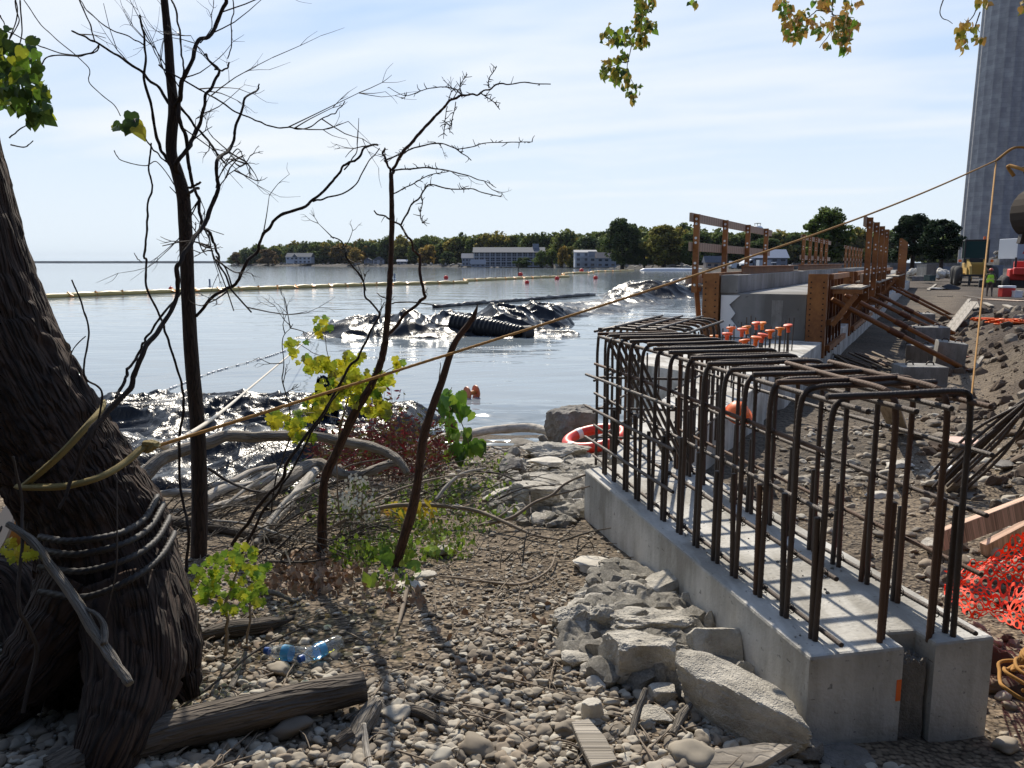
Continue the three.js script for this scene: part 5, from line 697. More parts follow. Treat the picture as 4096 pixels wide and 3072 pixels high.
{ // the big leaning trunk
  const base = V(-1.42, 0.62, -2.85), t = thing('leaning_tree', 'massive dark leaning tree trunk with furrowed bark at the left edge', 'tree', base);
  const W = (px, py, D) => P(px, py, D).sub(base), furrow = (amp, n, seed) => (r, a, q, s) => {
    const ca = Math.cos(a), sa = Math.sin(a), w = a / 6.28318 * n + 1.3 * fbm(ca * 1.6 + seed, sa * 1.6, s * 2.4, 3), k = Math.abs((((w % 1) + 1) % 1) * 2 - 1), id = Math.floor(w);
    const cut = Math.abs(noise3(id * 3.1 + seed, 1.7, s * 12)), plate = Math.pow(sstep(0.05, 0.5, 1 - k * k * 0.9), 0.7) * sstep(0.0, 0.22, cut), lift = 0.5 + 0.5 * noise3(id * 1.7, seed, s * 6);
    return r * (1 + 0.09 * fbm(ca * 1.3 + seed, sa * 1.3, s * 1.2, 2)) + amp * (plate * (0.55 + 0.6 * lift) - 0.6) + amp * 0.3 * noise3(ca * 17 + seed, sa * 17, s * 22);
  };
  const trunk = tube([[-175, -220, 3.35], [-92, 20, 3.2], [-58, 160, 3.1], [-12, 324, 3.0], [36, 418, 2.95], [72, 480, 2.92], [103, 540, 2.9], [110, 600, 2.9], [112, 660, 2.9], [108, 740, 2.9]].map((p) => W(...p)), [0.19, 0.2, 0.2, 0.215, 0.22, 0.225, 0.24, 0.26, 0.29, 0.33], { seg: 150, n: 230, shape: furrow(0.014, 30, 3), around: 2, along: 1 });
  const roots = [[[132, 560, 2.84], [156, 610, 2.74], [176, 655, 2.68], [190, 700, 2.62]], [[125, 600, 2.72], [130, 680, 2.5], [112, 750, 2.32], [80, 800, 2.25]], [[90, 590, 2.75], [40, 660, 2.6], [-10, 720, 2.5]], [[136, 590, 2.72], [150, 670, 2.52], [146, 730, 2.42]]].map((q, i) => tube(q.map((p) => W(...p)), [[0.15, 0.13, 0.1, 0.03], [0.17, 0.14, 0.11, 0.06], [0.17, 0.13, 0.08], [0.14, 0.11, 0.05]][i], { seg: 60, n: 70, shape: furrow(0.015, 15, 5 + i), around: 1 }));
  part('trunk', mg([trunk, ...roots]), M.bigBark, t);
  const b = tube([[-40, 640, 3.3], [15, 585, 3.35], [44, 640, 3.2], [50, 690, 3.0]].map((p) => W(...p)), [0.14, 0.16, 0.15, 0.12], { seg: 50, n: 60, shape: furrow(0.014, 12, 11) }); part('side_stem', b, M.bigBark, t);
  const unseen_bough = tube([W(-165, -200, 3.35), V(-3.6, 6.2, -6).sub(base), V(-4.2, 7.8, -10).sub(base), V(-4.3, 8.6, -13.0).sub(base)], [0.17, 0.12, 0.08, 0.04], { seg: 14, k: 8, bump: 0.1 }); part('unseen_bough', unseen_bough, M.bigBark, t);
  const unseenCrown = part('crown', bigG[0], CM.deep, t); unseenCrown.scale.set(3.0, 2.6, 3.6); unseenCrown.position.copy(V(-4.3, 7.8, -13.0).sub(base)); unseenCrown.rotation.y = 1.1;  // bough and crown are out of view, placed to shade the lower left beach
  // canvas strap and dark rope tied round it
  const strap = thing('canvas_strap', 'dull yellow canvas strap looped twice round the leaning trunk', 'strap', P(80, 470, 2.7));
  const band = (pts, w) => { const g = tube(pts.map(([x, y, D]) => P(x, y, D).sub(strap.position)), w, { seg: 8, k: 12, shape: (r, a) => r * (Math.abs(Math.cos(a)) ** 1.5 * 0.85 + 0.17) }); return g; };
  part('loop', band([[22, 488, 2.62], [60, 455, 2.6], [88, 425, 2.68], [101, 410, 2.82], [103, 404, 2.95]], 0.019), M.strap, strap); part('loop', band([[20, 486, 2.65], [30, 487, 2.6], [66, 486, 2.6], [100, 477, 2.64], [126, 462, 2.74], [140, 450, 2.8], [146, 446, 2.82]], 0.021), M.strap, strap); part('knot', place(chunk(31, 0.035, 0.02, 0.025, { rough: 0.2, detail: 5 }), P(149, 447, 2.82).sub(strap.position)), M.strap, strap);
  const rope = thing('mooring_rope', 'thick dark rope wound several times round the foot of the leaning trunk', 'rope', P(150, 530, 2.7)); const tw = (r, a, q, s) => r * (1 + 0.34 * Math.abs(Math.sin(1.5 * a + s * 110)));
  [[154, 497, 0], [160, 505, 5], [166, 518, 9], [171, 534, 18]].forEach(([x, y, k], i) => { const pts = [[x + 3, y - 1, 2.98], [x, y + 6, 2.82], [x - 12, y + 24, 2.66], [x - 40, y + 38 + k * 0.4, 2.5], [x - 80, y + 44 + k, 2.46], [40, y + 40 + k, 2.56]]; part('rope_turn', tube(pts.map((p) => P(...p).sub(rope.position)), 0.009, { seg: 9, k: 40, shape: tw }), M.darkRope, rope); });
}
{ // slim bare tree
  const D = 4.2, b = on(199, 556, -0.05), t = thing('bare_tree', 'tall slim bare tree with dark smooth bark and many leafless branches, left', 'tree', b), Db = -b.z, L = (c, r, l, w, m = M.bark, n) => limb(t, tile(c, r, l), Db, Db, w, m, n);
  part('trunk', tube(px3([...tile(0, 0, [1045, -300, 1065, 0, 1090, 250, 1105, 500, 1125, 700, 1110, 980, 1150, 1120, 1185, 1250, 1200, 1450]), ...tile(0, 1, [1210, 0, 1225, 400, 1250, 750, 1280, 1100, 1295, 1600]), [199, 556], [199, 575]], Db).map((p) => p.sub(b)), [18, 22, 26, 28, 32, 34, 37, 41, 43, 43, 44, 46, 49, 52, 54, 62].map((z) => rp(z, 300, Db)), { seg: 14, k: 9, bump: 0.07 }), M.bark, t);
  const A = [L(0, 0, [1100, 680, 960, 510, 830, 400, 700, 325, 615, 270, 465, 200], [16, 12, 9]), L(0, 0, [1120, 720, 1180, 630, 1240, 500, 1290, 320, 1360, 170, 1440, 0, 1480, -90], [26, 20, 18]), L(0, 0, [1180, 1180, 1170, 1050, 1210, 960, 1230, 860, 1290, 740, 1340, 620, 1390, 450, 1375, 400, 1320, 360], [24, 20, 15, 8]), L(0, 0, [1150, 640, 1190, 760, 1210, 950, 1235, 1150, 1270, 1300, 1305, 1430, 1370, 1560, 1400, 1659, 1470, 1790, 1630, 2025], [20, 18, 14, 9]), L(0, 0, [1165, 690, 1240, 790, 1330, 880, 1400, 980, 1460, 1060], [14, 10])];
  A.push(L(0, 0, [1030, 420, 1150, 500, 1310, 590, 1430, 660, 1560, 740, 1660, 780, 1770, 825, 1890, 830, 1980, 835, 2080, 750, 2170, 730, 2235, 655], [9, 8, 5])); A.push(L(0, 0, [1270, 2050, 1400, 1910, 1500, 1850, 1600, 1720, 1660, 1620, 1720, 1520, 1850, 1400, 2030, 1305, 2140, 1180, 2230, 1090, 2310, 1040, 2400, 950, 2450, 940], [17, 15, 10]));
  A.push(L(0, 0, [2030, 1305, 2130, 1290, 2260, 1215, 2380, 1090, 2460, 960], [10, 5])); A.push(L(0, 0, [2230, 1100, 2300, 980, 2325, 765], [8, 3]));
  for (const [l, w] of [[[615, 270, 565, 150, 520, 0, 505, -80], 7], [[640, 290, 590, 315, 480, 345, 350, 380, 265, 430], 7], [[640, 290, 560, 325, 420, 340, 330, 330, 200, 270, 0, 185, -60, 170], 6], [[1390, 450, 1440, 440, 1485, 405], 9], [[1220, 1215, 1260, 1200, 1300, 1180], 12], [[1225, 1275, 1260, 1250, 1290, 1220], 14], [[1110, 1075, 1040, 1000, 990, 930, 900, 800, 880, 770], 8], [[740, 975, 780, 1035, 930, 1065, 1015, 1050, 1130, 1200], 5], [[1110, 0, 1165, 100, 1145, 250, 1165, 380, 1190, 480], 10], [[155, 0, 260, 160, 460, 320, 550, 430, 600, 550, 700, 660, 780, 750], 5], [[1500, -30, 1525, 60, 1490, 150, 1485, 300, 1475, 380], 6], [[90, -40, 130, 100, 60, 250], 6], [[1100, 1210, 1200, 1320, 1290, 1440], 5], [[1320, 1470, 1400, 1500, 1450, 1520], 4], [[1500, 1850, 1440, 1730, 1400, 1660], 9]]) L(0, 0, l, w, M.twig);
  twigs(t, [A[1], A[2], A[3], A[5]], 6, 0.36, 0.0036, 5); twigs(t, [A[0], A[4], A[6]], 2, 0.26, 0.0034, 6);
  const sp = (c, n, sx, sy, s, seed) => { const R = rng(seed); return [...Array(n)].map(() => [P(c[0] + (R() - 0.5) * sx, c[1] + (R() - 0.5) * sy, Db + (R() - 0.5) * 0.3).sub(b), size(s, c[1], Db) * (0.75 + R() * 0.5)]); };
  leaves(t, sp([137, 122], 7, 18, 20, 14, 3), 'heart', LEAF.dark, 41); leaves(t, sp([120, 122], 5, 9, 16, 9, 4), 'heart', LEAF.dark, 42);
  // broken stem beside it, crooked stem in front
  const q = thing('dead_sapling', 'snapped upright stem reaching up between trunk and slim tree', 'dead stem', b.clone().add(V(-0.05, 0, 0.1))); limb(q, tile(0, 0, [905, 95, 935, 300, 965, 520, 985, 700, 995, 890, 1040, 1000, 1120, 1085]), Db - 0.08, Db - 0.02, [10, 15, 20], M.bark, 'stem'); limb(q, tile(0, 0, [930, 290, 820, 230, 700, 180, 600, 90, 520, 0]), Db - 0.1, Db - 0.2, [7, 5], M.twig); limb(q, tile(0, 0, [930, 190, 980, 330, 1050, 430]), Db - 0.1, Db - 0.1, [6, 5], M.twig);
  const c = on(190, 572, -0.03), k = thing('crooked_sapling', 'thin crooked leafless sapling standing just left of the slim tree', 'sapling', c), Dc = -c.z; limb(k, [...tile(0, 0, [980, 925, 960, 1100, 950, 1200, 965, 1350, 955, 1500, 930, 1659]), ...tile(0, 1, [920, 30, 970, 200, 1020, 370, 1070, 480, 1130, 650, 1160, 820, 1180, 950, 1150, 1200, 1135, 1450, 1180, 1659]), ...tile(0, 2, [1235, 80, 1210, 300, 1205, 420])], Dc, Dc, [8, 11, 12, 13, 16, 20], M.bark, 'stem', { k: 4 }); limb(k, tile(0, 1, [920, 40, 895, 20, 870, -20]), Dc, Dc, [6, 4], M.twig);
}
{ // forked stem growing from the foot of the trunk and leaning right
  const b = P(92, 450, 2.62), t = thing('forked_sapling', 'dark forked stem leaning right from the side of the big trunk', 'tree stem', b), D = (f) => lerp(2.62, 3.7, f); const L = (l, a, e, w, m = M.bark) => limb(t, tile(0, 1, l), a, e, w, m, 'stem');
  L([380, 1640, 480, 1400, 590, 1180, 700, 1000, 830, 860, 920, 650, 1020, 450, 1110, 250, 1180, 80, 1245, -60, 1300, -230, 1400, -440, 1430, -590, 1470, -730, 1530, -860, 1600, -1010, 1650, -1095, 1680, -1115], 2.5, 3.6, [16, 34, 26, 24, 22, 17, 12, 6]); L([750, 920, 790, 800, 830, 720, 900, 600, 960, 530, 1060, 400, 1180, 230], 2.75, 3.1, [18, 13, 11]);
  const A = [L([1400, -440, 1460, -560, 1540, -690, 1600, -610, 1620, -510], 3.4, 3.4, [7, 4], M.twig), L([1420, -440, 1500, -510, 1600, -610], 3.4, 3.5, [7, 4], M.twig), L([1300, -230, 1310, -70, 1340, -5], 3.3, 3.3, [7, 5], M.twig), L([1320, -215, 1400, -50, 1515, 355], 3.3, 3.4, [9, 6], M.twig)];
  twigs(t, A, 4, 0.25, 0.004, 8);
  const s = thing('dead_sapling', 'thin straight stick standing against the right side of the big trunk', 'dead stem', P(92, 430, 2.64)); limb(s, tile(0, 1, [465, 155, 500, 290, 545, 500, 600, 760, 615, 900, 605, 1180]), 2.6, 2.64, [8, 10, 11], M.bark, 'stem'); limb(s, tile(0, 1, [555, 520, 510, 600, 495, 680, 450, 950]), 2.6, 2.62, [6, 4], M.twig);
}
{ // thorny dead tree bending right
  const b = on(318, 556, -0.05), D = -b.z, t = thing('dead_tree', 'thorny dead tree with rough reddish bark, its broken top bending to the right', 'tree', b), L = (l, w, m = M.redBark) => limb(t, tile(1, 0, l), D, D, w, m);
  part('trunk', tube(px3([[316, 575], ...tile(1, 1, [425, 1900, 430, 1700, 450, 1440, 530, 1250, 650, 1000, 740, 850, 800, 720, 830, 600, 850, 420, 865, 200, 875, 0]), ...tile(1, 0, [880, 1400, 875, 1120])], D).map((p) => p.sub(b)), [42, 34, 31, 30, 29, 27, 25, 23, 21, 19, 18, 16, 16, 15].map((z) => rp(z, 400, D)), { seg: 12, k: 10, bump: 0.2 }), M.redBark, t);
  const A = [L([875, 1130, 885, 1100, 950, 1010, 1050, 890, 1150, 780, 1230, 690, 1330, 630, 1430, 600, 1560, 560, 1660, 548, 1910, 545], [16, 17, 15, 11, 8, 5]), L([872, 1120, 850, 1060, 840, 1030, 820, 990, 835, 960], [13, 9]), L([845, 1035, 900, 1000, 950, 980, 1040, 940, 1180, 925, 1300, 970, 1395, 1040], [9, 8, 5], M.twig), L([1300, 968, 1420, 940, 1500, 920, 1659, 918, 1790, 920], [6, 4], M.twig), L([890, 1105, 1050, 1090, 1200, 1100, 1380, 1145, 1535, 1200], [9, 7, 4], M.twig), L([880, 1260, 1000, 1190, 1130, 1140, 1250, 1110], [7, 4], M.twig), L([1335, 630, 1310, 590, 1250, 578, 1110, 575, 960, 605, 860, 565], [7, 5, 3], M.twig), L([1240, 690, 1230, 780, 1215, 900], [5, 3], M.twig), L([1295, 660, 1270, 800, 1255, 860], [5, 3], M.twig), L([1450, 600, 1520, 650, 1580, 710], [6, 4], M.twig), L([1510, 570, 1505, 530, 1560, 430], [7, 4], M.twig), L([1340, 620, 1320, 540, 1370, 480], [5, 3], M.twig)];
  A.push(limb(t, [...tile(1, 1, [845, 560, 870, 490, 1000, 340, 1090, 275, 1075, 150, 1060, 0]), ...tile(1, 0, [1040, 1640, 990, 1540, 930, 1460, 860, 1410, 765, 1365])], D - 0.02, D - 0.1, [20, 17, 14, 11, 7], M.redBark)); A.push(L([940, 1460, 1000, 1340, 1060, 1270, 1115, 1200, 1230, 1220, 1400, 1235, 1590, 1275], [10, 8, 5], M.twig)); A.push(L([1065, 1275, 1085, 1310, 1060, 1400, 1075, 1440, 1110, 1415], [6, 4], M.twig)); limb(t, tile(1, 1, [880, 310, 950, 298, 1080, 305, 1210, 330]), D, D, [7, 5], M.twig); limb(t, tile(1, 1, [850, 280, 820, 260, 785, 240]), D, D, [7, 5], M.twig);
  twigs(t, A, 15, 0.032, 0.0026, 15, true); twigs(t, [A[0], A[2], A[4], A[6]], 2, 0.13, 0.0028, 16);
  const c = on(262, 556, -0.03), Dc = -c.z, s = thing('leaning_sapling', 'two thin dark stems leaning right through the yellow leaves', 'tree stem', c); const K = limb(s, [[232, 545], ...tile(1, 1, [0, 1640, 150, 1480, 250, 1280, 400, 1060, 560, 800, 650, 670, 720, 540, 795, 380]), ...tile(1, 1, [740, 290, 690, 170, 600, 0]), ...tile(1, 0, [545, 1580, 485, 1535])], Dc, Dc - 0.2, [20, 18, 15, 12, 10, 8, 6], M.bark, 'stem'); limb(s, [[240, 555], ...tile(1, 1, [60, 1640, 180, 1480, 300, 1270, 430, 1050, 540, 880])], Dc - 0.1, Dc - 0.2, [17, 12, 8], M.bark, 'stem'); limb(s, tile(1, 1, [795, 380, 830, 300]), Dc - 0.2, Dc - 0.2, [7, 4], M.twig); limb(s, tile(1, 0, [545, 1610, 430, 1600]), Dc - 0.2, Dc - 0.2, [5, 3], M.twig); twigs(s, [K], 7, 0.12, 0.003, 23);
  const e = thing('bare_shrub', 'thin bare shrub stem left of the yellow-leaved sapling', 'shrub', on(280, 520, 0)); const E = limb(e, tile(1, 1, [100, 1659, 150, 1400, 200, 1200, 215, 1000, 170, 850, 190, 700, 190, 520, 240, 440]), 4.4, 4.4, [9, 8, 7, 5, 3], M.twig, 'stem'); twigs(e, [E], 8, 0.16, 0.0032, 24);
  // snapped pole
  const q = on(402, 566, -0.05), Dq = -q.z, w = thing('broken_trunk', 'snapped bare trunk with a jagged tip, right of the dead tree', 'dead tree', q); part('trunk', tube(px3([...tile(1, 1, [1438, 312, 1420, 360, 1390, 425, 1290, 560, 1200, 820, 1130, 1020, 1080, 1200, 1050, 1450, 1010, 1659]), ...tile(1, 2, [950, 200, 908, 345, 895, 400])], Dq).map((p) => p.sub(q)), [2, 9, 17, 20, 24, 26, 28, 30, 32, 33, 36, 40].map((z) => rp(z, 400, Dq)), { seg: 12, k: 9, bump: 0.17 }), M.redBark, w); limb(w, tile(1, 1, [1185, 820, 1190, 760, 1193, 690]), Dq, Dq, [6, 4], M.twigPale); part('splinter', tube(px3(tile(1, 1, [1400, 420, 1425, 370, 1436, 330]), Dq).map((p) => p.sub(q)), [0.012, 0.002], { seg: 5 }), M.redBark, w);
}
const cloud = (list, seed, D, b, s, jit = 0.25) => { const R = rng(seed), o = []; for (const [x, y, rx, ry, n] of list) for (let i = 0; i < n * (seed > 60 ? 1.6 : 1.55); i++) { const a = R() * 6.283, r = Math.sqrt(R()); o.push([P(x + Math.cos(a) * r * rx, y + Math.sin(a) * r * ry, D + (R() - 0.5) * jit).sub(b), size(s, y, D) * (0.65 + R() * 0.6)]); } return o; };
{ // yellow-leaved sapling
  const b = on(312, 520, 0), D = 4.35, t = thing('sapling', 'sapling with bright yellow-green lobed leaves before the lake', 'sapling', b); limb(t, tile(1, 1, [540, 1659, 520, 1300, 560, 1050, 600, 850, 540, 800, 480, 660, 440, 500, 430, 420]), D, D, [9, 8, 7, 4, 3], M.twigPale, 'stem'); limb(t, tile(1, 1, [540, 1150, 620, 870, 720, 800, 830, 750, 930, 700]), D, D, [6, 5, 3], M.twigPale); limb(t, tile(1, 1, [530, 1050, 400, 1020, 250, 1040, 120, 1060]), D, D, [6, 5, 3], M.twigPale); limb(t, tile(1, 1, [470, 660, 380, 620, 300, 570, 230, 590]), D, D, [4, 3], M.twigPale);
  const z = (x, y, rx, ry, n) => [256 + x * 0.1543, 256 + y * 0.1543, rx * 0.1543, ry * 0.1543, n];
  leaves(t, cloud([z(440, 440, 60, 70, 6), z(260, 570, 70, 40, 4), z(330, 680, 60, 60, 6), z(440, 690, 80, 70, 10), z(580, 740, 120, 90, 22), z(520, 850, 110, 80, 16), z(740, 800, 110, 90, 20), z(830, 790, 60, 60, 6), z(690, 930, 110, 90, 16), z(830, 980, 70, 60, 8), z(420, 950, 110, 70, 14), z(260, 1040, 130, 70, 16), z(120, 1040, 50, 50, 5), z(920, 690, 40, 50, 4), z(640, 640, 60, 50, 5), z(280, 1120, 110, 50, 8)], 51, D, b, 10), 'lobed', [LEAF.yellow[0], LEAF.yellow[1], LEAF.green[1], LEAF.yellow[1], LEAF.autumn[0], LEAF.green[0]], 52);
}
{ // green vine sprig beside the reel
  const b = on(470, 452, 0), D = 6.2, t = thing('vine_sprig', 'upright sprig with large green leaves beside the floating orange reel', 'plant', b); limb(t, tile(1, 1, [1400, 1280, 1370, 1180, 1320, 1040, 1290, 950, 1250, 890, 1270, 850]), D, D, [6, 5, 3], M.twigPale, 'stem');
  leaves(t, cloud([[441.5, 397, 6, 5, 4], [447, 408, 7, 6, 5], [450, 420, 6, 5, 5], [461, 398, 6, 6, 4], [466, 411, 7, 5, 4], [455, 431, 6, 4, 4], [466, 430, 4, 4, 3], [448, 392, 3, 4, 2], [462, 448, 14, 8, 12], [478, 445, 10, 6, 6]], 53, D, b, 11.5, 0.2), 'heart', [LEAF.green[0], LEAF.green[2], LEAF.dark[0], LEAF.green[1]], 54);
}
{ // green sapling and its neighbours, lower left
  const b = on(226, 658, -0.02), D = -b.z, t = thing('sapling', 'small sapling with green lobed leaves on the pebbles beside the big trunk', 'sapling', b); limb(t, tile(0, 2, [1455, 930, 1470, 800, 1490, 600, 1520, 430, 1560, 300]), D, D, [22, 18, 14, 8], M.twigPale, 'stem'); limb(t, tile(0, 2, [1600, 880, 1640, 600, 1659, 450]), D + 0.1, D + 0.1, [13, 10], M.twigPale, 'stem'); limb(t, tile(0, 2, [1490, 600, 1400, 480, 1280, 430, 1180, 460]), D, D, [7, 5, 3], M.twigPale);
  leaves(t, cloud([[230, 562, 22, 14, 16], [215, 582, 26, 14, 20], [244, 556, 14, 14, 12], [252, 585, 16, 16, 16], [196, 592, 12, 10, 8], [234, 598, 20, 12, 12], [262, 566, 9, 10, 6], [205, 564, 10, 8, 4]], 55, D, b, 9, 0.3), 'lobed', [LEAF.green[1], LEAF.yellow[1], LEAF.green[0], LEAF.yellow[0]], 56);
  leaves(t, [[P(221, 672 - 8, D).sub(b), 0.05], [P(218, 658, D).sub(b), 0.05], [P(229, 664, D).sub(b), 0.04]], 'lobed', [LEAF.autumn[2]], 57);
  const s = on(10, 520, 0), u = thing('shrub', 'few yellow-green leaves on a thin dark stem at the left edge', 'shrub', s); limb(u, tile(0, 2, [85, -360, 90, 0, 130, 200, 190, 600, 200, 900, 150, 1300]), 2.5, 2.4, [12, 16, 22, 24], M.twig, 'stem'); leaves(u, cloud([[22, 552, 12, 7, 9], [12, 545, 9, 8, 5], [30, 548, 8, 5, 3]], 58, 2.52, s, 9), 'lobed', LEAF.yellow, 59);
}
{ // leafy spray at the upper left, and the sprays hanging from above
  const b = P(10, 60, 3.0), t = thing('leafy_spray', 'dense spray of dark green and yellow leaves against the big trunk, upper left', 'leafy branch', b); for (const l of [[120, -60, 130, 60, 100, 120, 40, 300], [130, 0, 130, 200, 125, 330], [0, 100, 30, 160], [60, 895, 130, 860, 205, 790], [70, 938, 140, 945, 215, 912]]) limb(t, tile(0, 0, l), 2.95, 3.0, [8, 5], M.twig);
  const z = (x, y, rx, ry, n) => [x * 0.1543, y * 0.1543, rx * 0.1543, ry * 0.1543, n]; leaves(t, cloud([z(60, 400, 110, 150, 22), z(180, 400, 90, 110, 20), z(120, 550, 130, 110, 26), z(240, 620, 80, 110, 16), z(60, 620, 90, 80, 12), z(210, 730, 60, 60, 8), z(280, 720, 50, 50, 5), z(210, 235, 25, 25, 2), z(40, 190, 30, 30, 2), z(20, 280, 40, 50, 5), z(300, 590, 30, 40, 4)], 61, 3.0, b, 12, 0.35), 'heart', [LEAF.dark[0], LEAF.dark[1], LEAF.green[0], LEAF.dark[0], LEAF.yellow[1]], 62);
  const U = (x, y, rx, ry, n) => [587.5 + x * 0.1973, y * 0.1973, rx * 0.1973, ry * 0.1973, n];
  const hang = (label, D, cl, st, seed, cols, s) => { const c = P(st[0][0][0], st[0][0][1] - 25, D), o = thing('hanging_branch', label, 'leafy branch', c); for (const q of st) limb(o, q, D, D, [7, 5, 3], M.twig); const all = cloud(cl, seed, D, c, s, 0.4); cols.forEach((m, i) => leafMass(o, all.filter((_, k) => k % cols.length === i), 'heart', m, seed + i)); };
  const X = (l) => { const o = []; for (let i = 0; i < l.length; i += 2) o.push([587.5 + l[i] * 0.1973, l[i + 1] * 0.1973]); return o; };
  hang('hanging spray of green and yellow leaves at the top, left of three', 3.6, [U(290, 20, 50, 40, 24), U(270, 110, 40, 60, 30), U(200, 180, 90, 45, 46), U(110, 180, 45, 50, 22), U(270, 210, 35, 40, 16), U(320, 130, 25, 30, 8), U(170, 280, 40, 30, 12), U(110, 350, 50, 55, 26), U(170, 380, 45, 45, 22), U(225, 450, 50, 40, 14), U(230, 500, 20, 25, 5), U(535, 12, 25, 12, 4)], [X([300, -80, 290, 60, 240, 180, 215, 260, 210, 330, 230, 420]), X([210, 310, 150, 330, 100, 340])], 63, [LEAF.dark[0], LEAF.green[1], LEAF.autumn[0], LEAF.autumn[3], LEAF.autumn[1]], 6);
  hang('hanging spray of green and dry orange leaves at the top, middle of three', 3.8, [U(990, 20, 40, 30, 10), U(1020, 90, 40, 60, 22), U(1090, 110, 50, 60, 30), U(1040, 170, 50, 40, 20), U(1200, 10, 60, 35, 20), U(1160, 130, 40, 60, 14), U(1260, 120, 50, 40, 20), U(1300, 100, 40, 50, 18), U(1290, 180, 50, 50, 26), U(1300, 240, 25, 25, 8), U(1340, 20, 50, 25, 10), U(1205, 235, 15, 20, 3), U(1365, 120, 20, 25, 5)], [X([1250, -80, 1238, 30, 1235, 120, 1215, 180, 1175, 243]), X([1240, 60, 1170, 50, 1120, 90, 1040, 100]), X([1238, 70, 1300, 60, 1350, 90])], 67, [LEAF.green[0], LEAF.autumn[1], LEAF.autumn[2], LEAF.dark[1], LEAF.autumn[2]], 6.5);
  hang('small hanging spray of yellow leaves before the stone column, top right', 4, [U(2000, 15, 30, 20, 8), U(1930, 130, 50, 30, 14), U(1900, 170, 30, 40, 10), U(1905, 220, 20, 30, 6), U(1985, 190, 28, 16, 8), U(2205, 30, 15, 30, 6)], [X([2010, -60, 1990, 60, 1940, 110, 1905, 150]), X([1990, 60, 1985, 150, 1970, 190]), X([1820, -40, 1810, 60, 1850, 120])], 71, [LEAF.autumn[0], LEAF.autumn[1], LEAF.autumn[2]], 6);
}
{ // red weeds, white asters, ground cover, litter
  const Dw = 6.6, b = on(385, 478, 0), t = thing('red_weeds', 'thicket of reddish brown weeds behind the dead tree', 'weeds', b), R = rng(81), st = [], tops = [];
  for (let i = 0; i < 150; i++) { const x = 318 + R() * 128, hgt = (26 + R() * R() * 62) * (1 - Math.abs(x - 392) / 130) + 12, d = Dw + (R() - 0.5) * 1.1, a = GR(x, 474 + R() * 12); const A = P(x, 478, d).setY(Math.max(0.02, land(P(x, 478, d).x, -d))), B = P(x + (R() - 0.4) * 26, 470 - hgt, d); st.push(tube([A, A.clone().lerp(B, 0.6).add(V(0.02 * (R() - 0.5), 0, 0)), B].map((p) => p.sub(b)), [0.0026, 0.0012], { seg: 4, n: 4 })); for (let k = 0; k < 20; k++) tops.push([A.clone().lerp(B, 0.15 + R() * 0.85).add(V((R() - 0.5) * 0.14, (R() - 0.5) * 0.08, (R() - 0.5) * 0.1)), 0.026 + R() * 0.036]); }
  part('stems', mg(st), solid(0.16, 0.05, 0.035, 0.8), t).userData.kind = 'stuff'; const cols = [leafM(0.17, 0.05, 0.045, 0.3), leafM(0.13, 0.05, 0.035, 0.2), leafM(0.3, 0.04, 0.05, 0.3), leafM(0.17, 0.18, 0.045, 0.35), leafM(0.24, 0.15, 0.07, 0.3)]; cols.forEach((m, i) => leafMass(t, tops.filter((_, k) => k % 5 === i), 'long', m, 90 + i, 'foliage', 1.5));
  const ad = 4.75, ab = on(348, 535, 0), a = thing('white_asters', 'clump of small white flowers between dead tree and broken trunk', 'flowers', ab), fl = [], sg = [], lv = [];
  for (let i = 0; i < 60; i++) { const x = 333 + R() * 36 + (R() < 0.2 ? 10 : 0), y = 478 + R() * 66, d = ad + (R() - 0.5) * 0.5, p = P(x, y, d).sub(ab), q = P(x + (R() - 0.5) * 12, Math.min(552, y + 30 + R() * 20), d).sub(ab); sg.push(tube([q, q.clone().lerp(p, 0.5).add(V(0.02, 0, 0)), p], [0.003, 0.0012], { seg: 4, n: 3 })); for (let k = 0; k < 5; k++) { const c = p.clone().add(V((R() - 0.5) * 0.1, (R() - 0.5) * 0.08, (R() - 0.5) * 0.1)); fl.push(place(new THREE.CircleGeometry(0.0085 + R() * 0.004, 6), c, new THREE.Euler(-0.8 + R() * 0.8, R() * 2 - 1, 0))); lv.push([c.clone().add(V(0.01, -0.03, 0)), 0.02 + R() * 0.02]); } }
  const petal = leafM(0.7, 0.69, 0.62, 0.2); part('flower_heads', mg(fl), petal, a).userData.kind = 'stuff'; part('stems', mg(sg), M.twigPale, a).userData.kind = 'stuff'; leafMass(a, lv, 'long', LEAF.dark[1], 95);
  // low creeping green
  const g = new THREE.Group(); g.name = 'ground_cover'; scene.add(g); tag(g, 'patchy green and yellowing ground cover between the trunks and the shore stones', 'ground cover', null, 'stuff');
  const zones = [[420, 552, 60, 16, 380], [372, 556, 44, 14, 260], [450, 528, 50, 12, 260], [352, 566, 22, 8, 120], [470, 494, 45, 12, 260], [432, 500, 36, 14, 240], [488, 470, 30, 9, 130], [395, 520, 30, 14, 200], [330, 520, 30, 16, 90], [290, 500, 30, 8, 60], [398, 590, 20, 7, 60], [500, 520, 24, 6, 60], [300, 478, 22, 8, 60]];
  const l = [[], [], [], []]; for (const [x, y, rx, ry, n] of zones) for (let i = 0; i < n * 1.15; i++) { const q = R() * 6.283, r = Math.sqrt(R()), p = GR(x + Math.cos(q) * r * rx, y + Math.sin(q) * r * ry); if (-p.z > 9) continue; p.y += 0.01 + R() * R() * 0.13; l[Math.floor(R() * 4)].push([p, 0.012 + R() * 0.024]); }
  [LEAF.green[0], LEAF.green[1], LEAF.dark[0], LEAF.autumn[3]].forEach((m, i) => leafMass(g, l[i], i % 2 ? 'heart' : 'long', m, 100 + i, 'ground_leaves', 0));
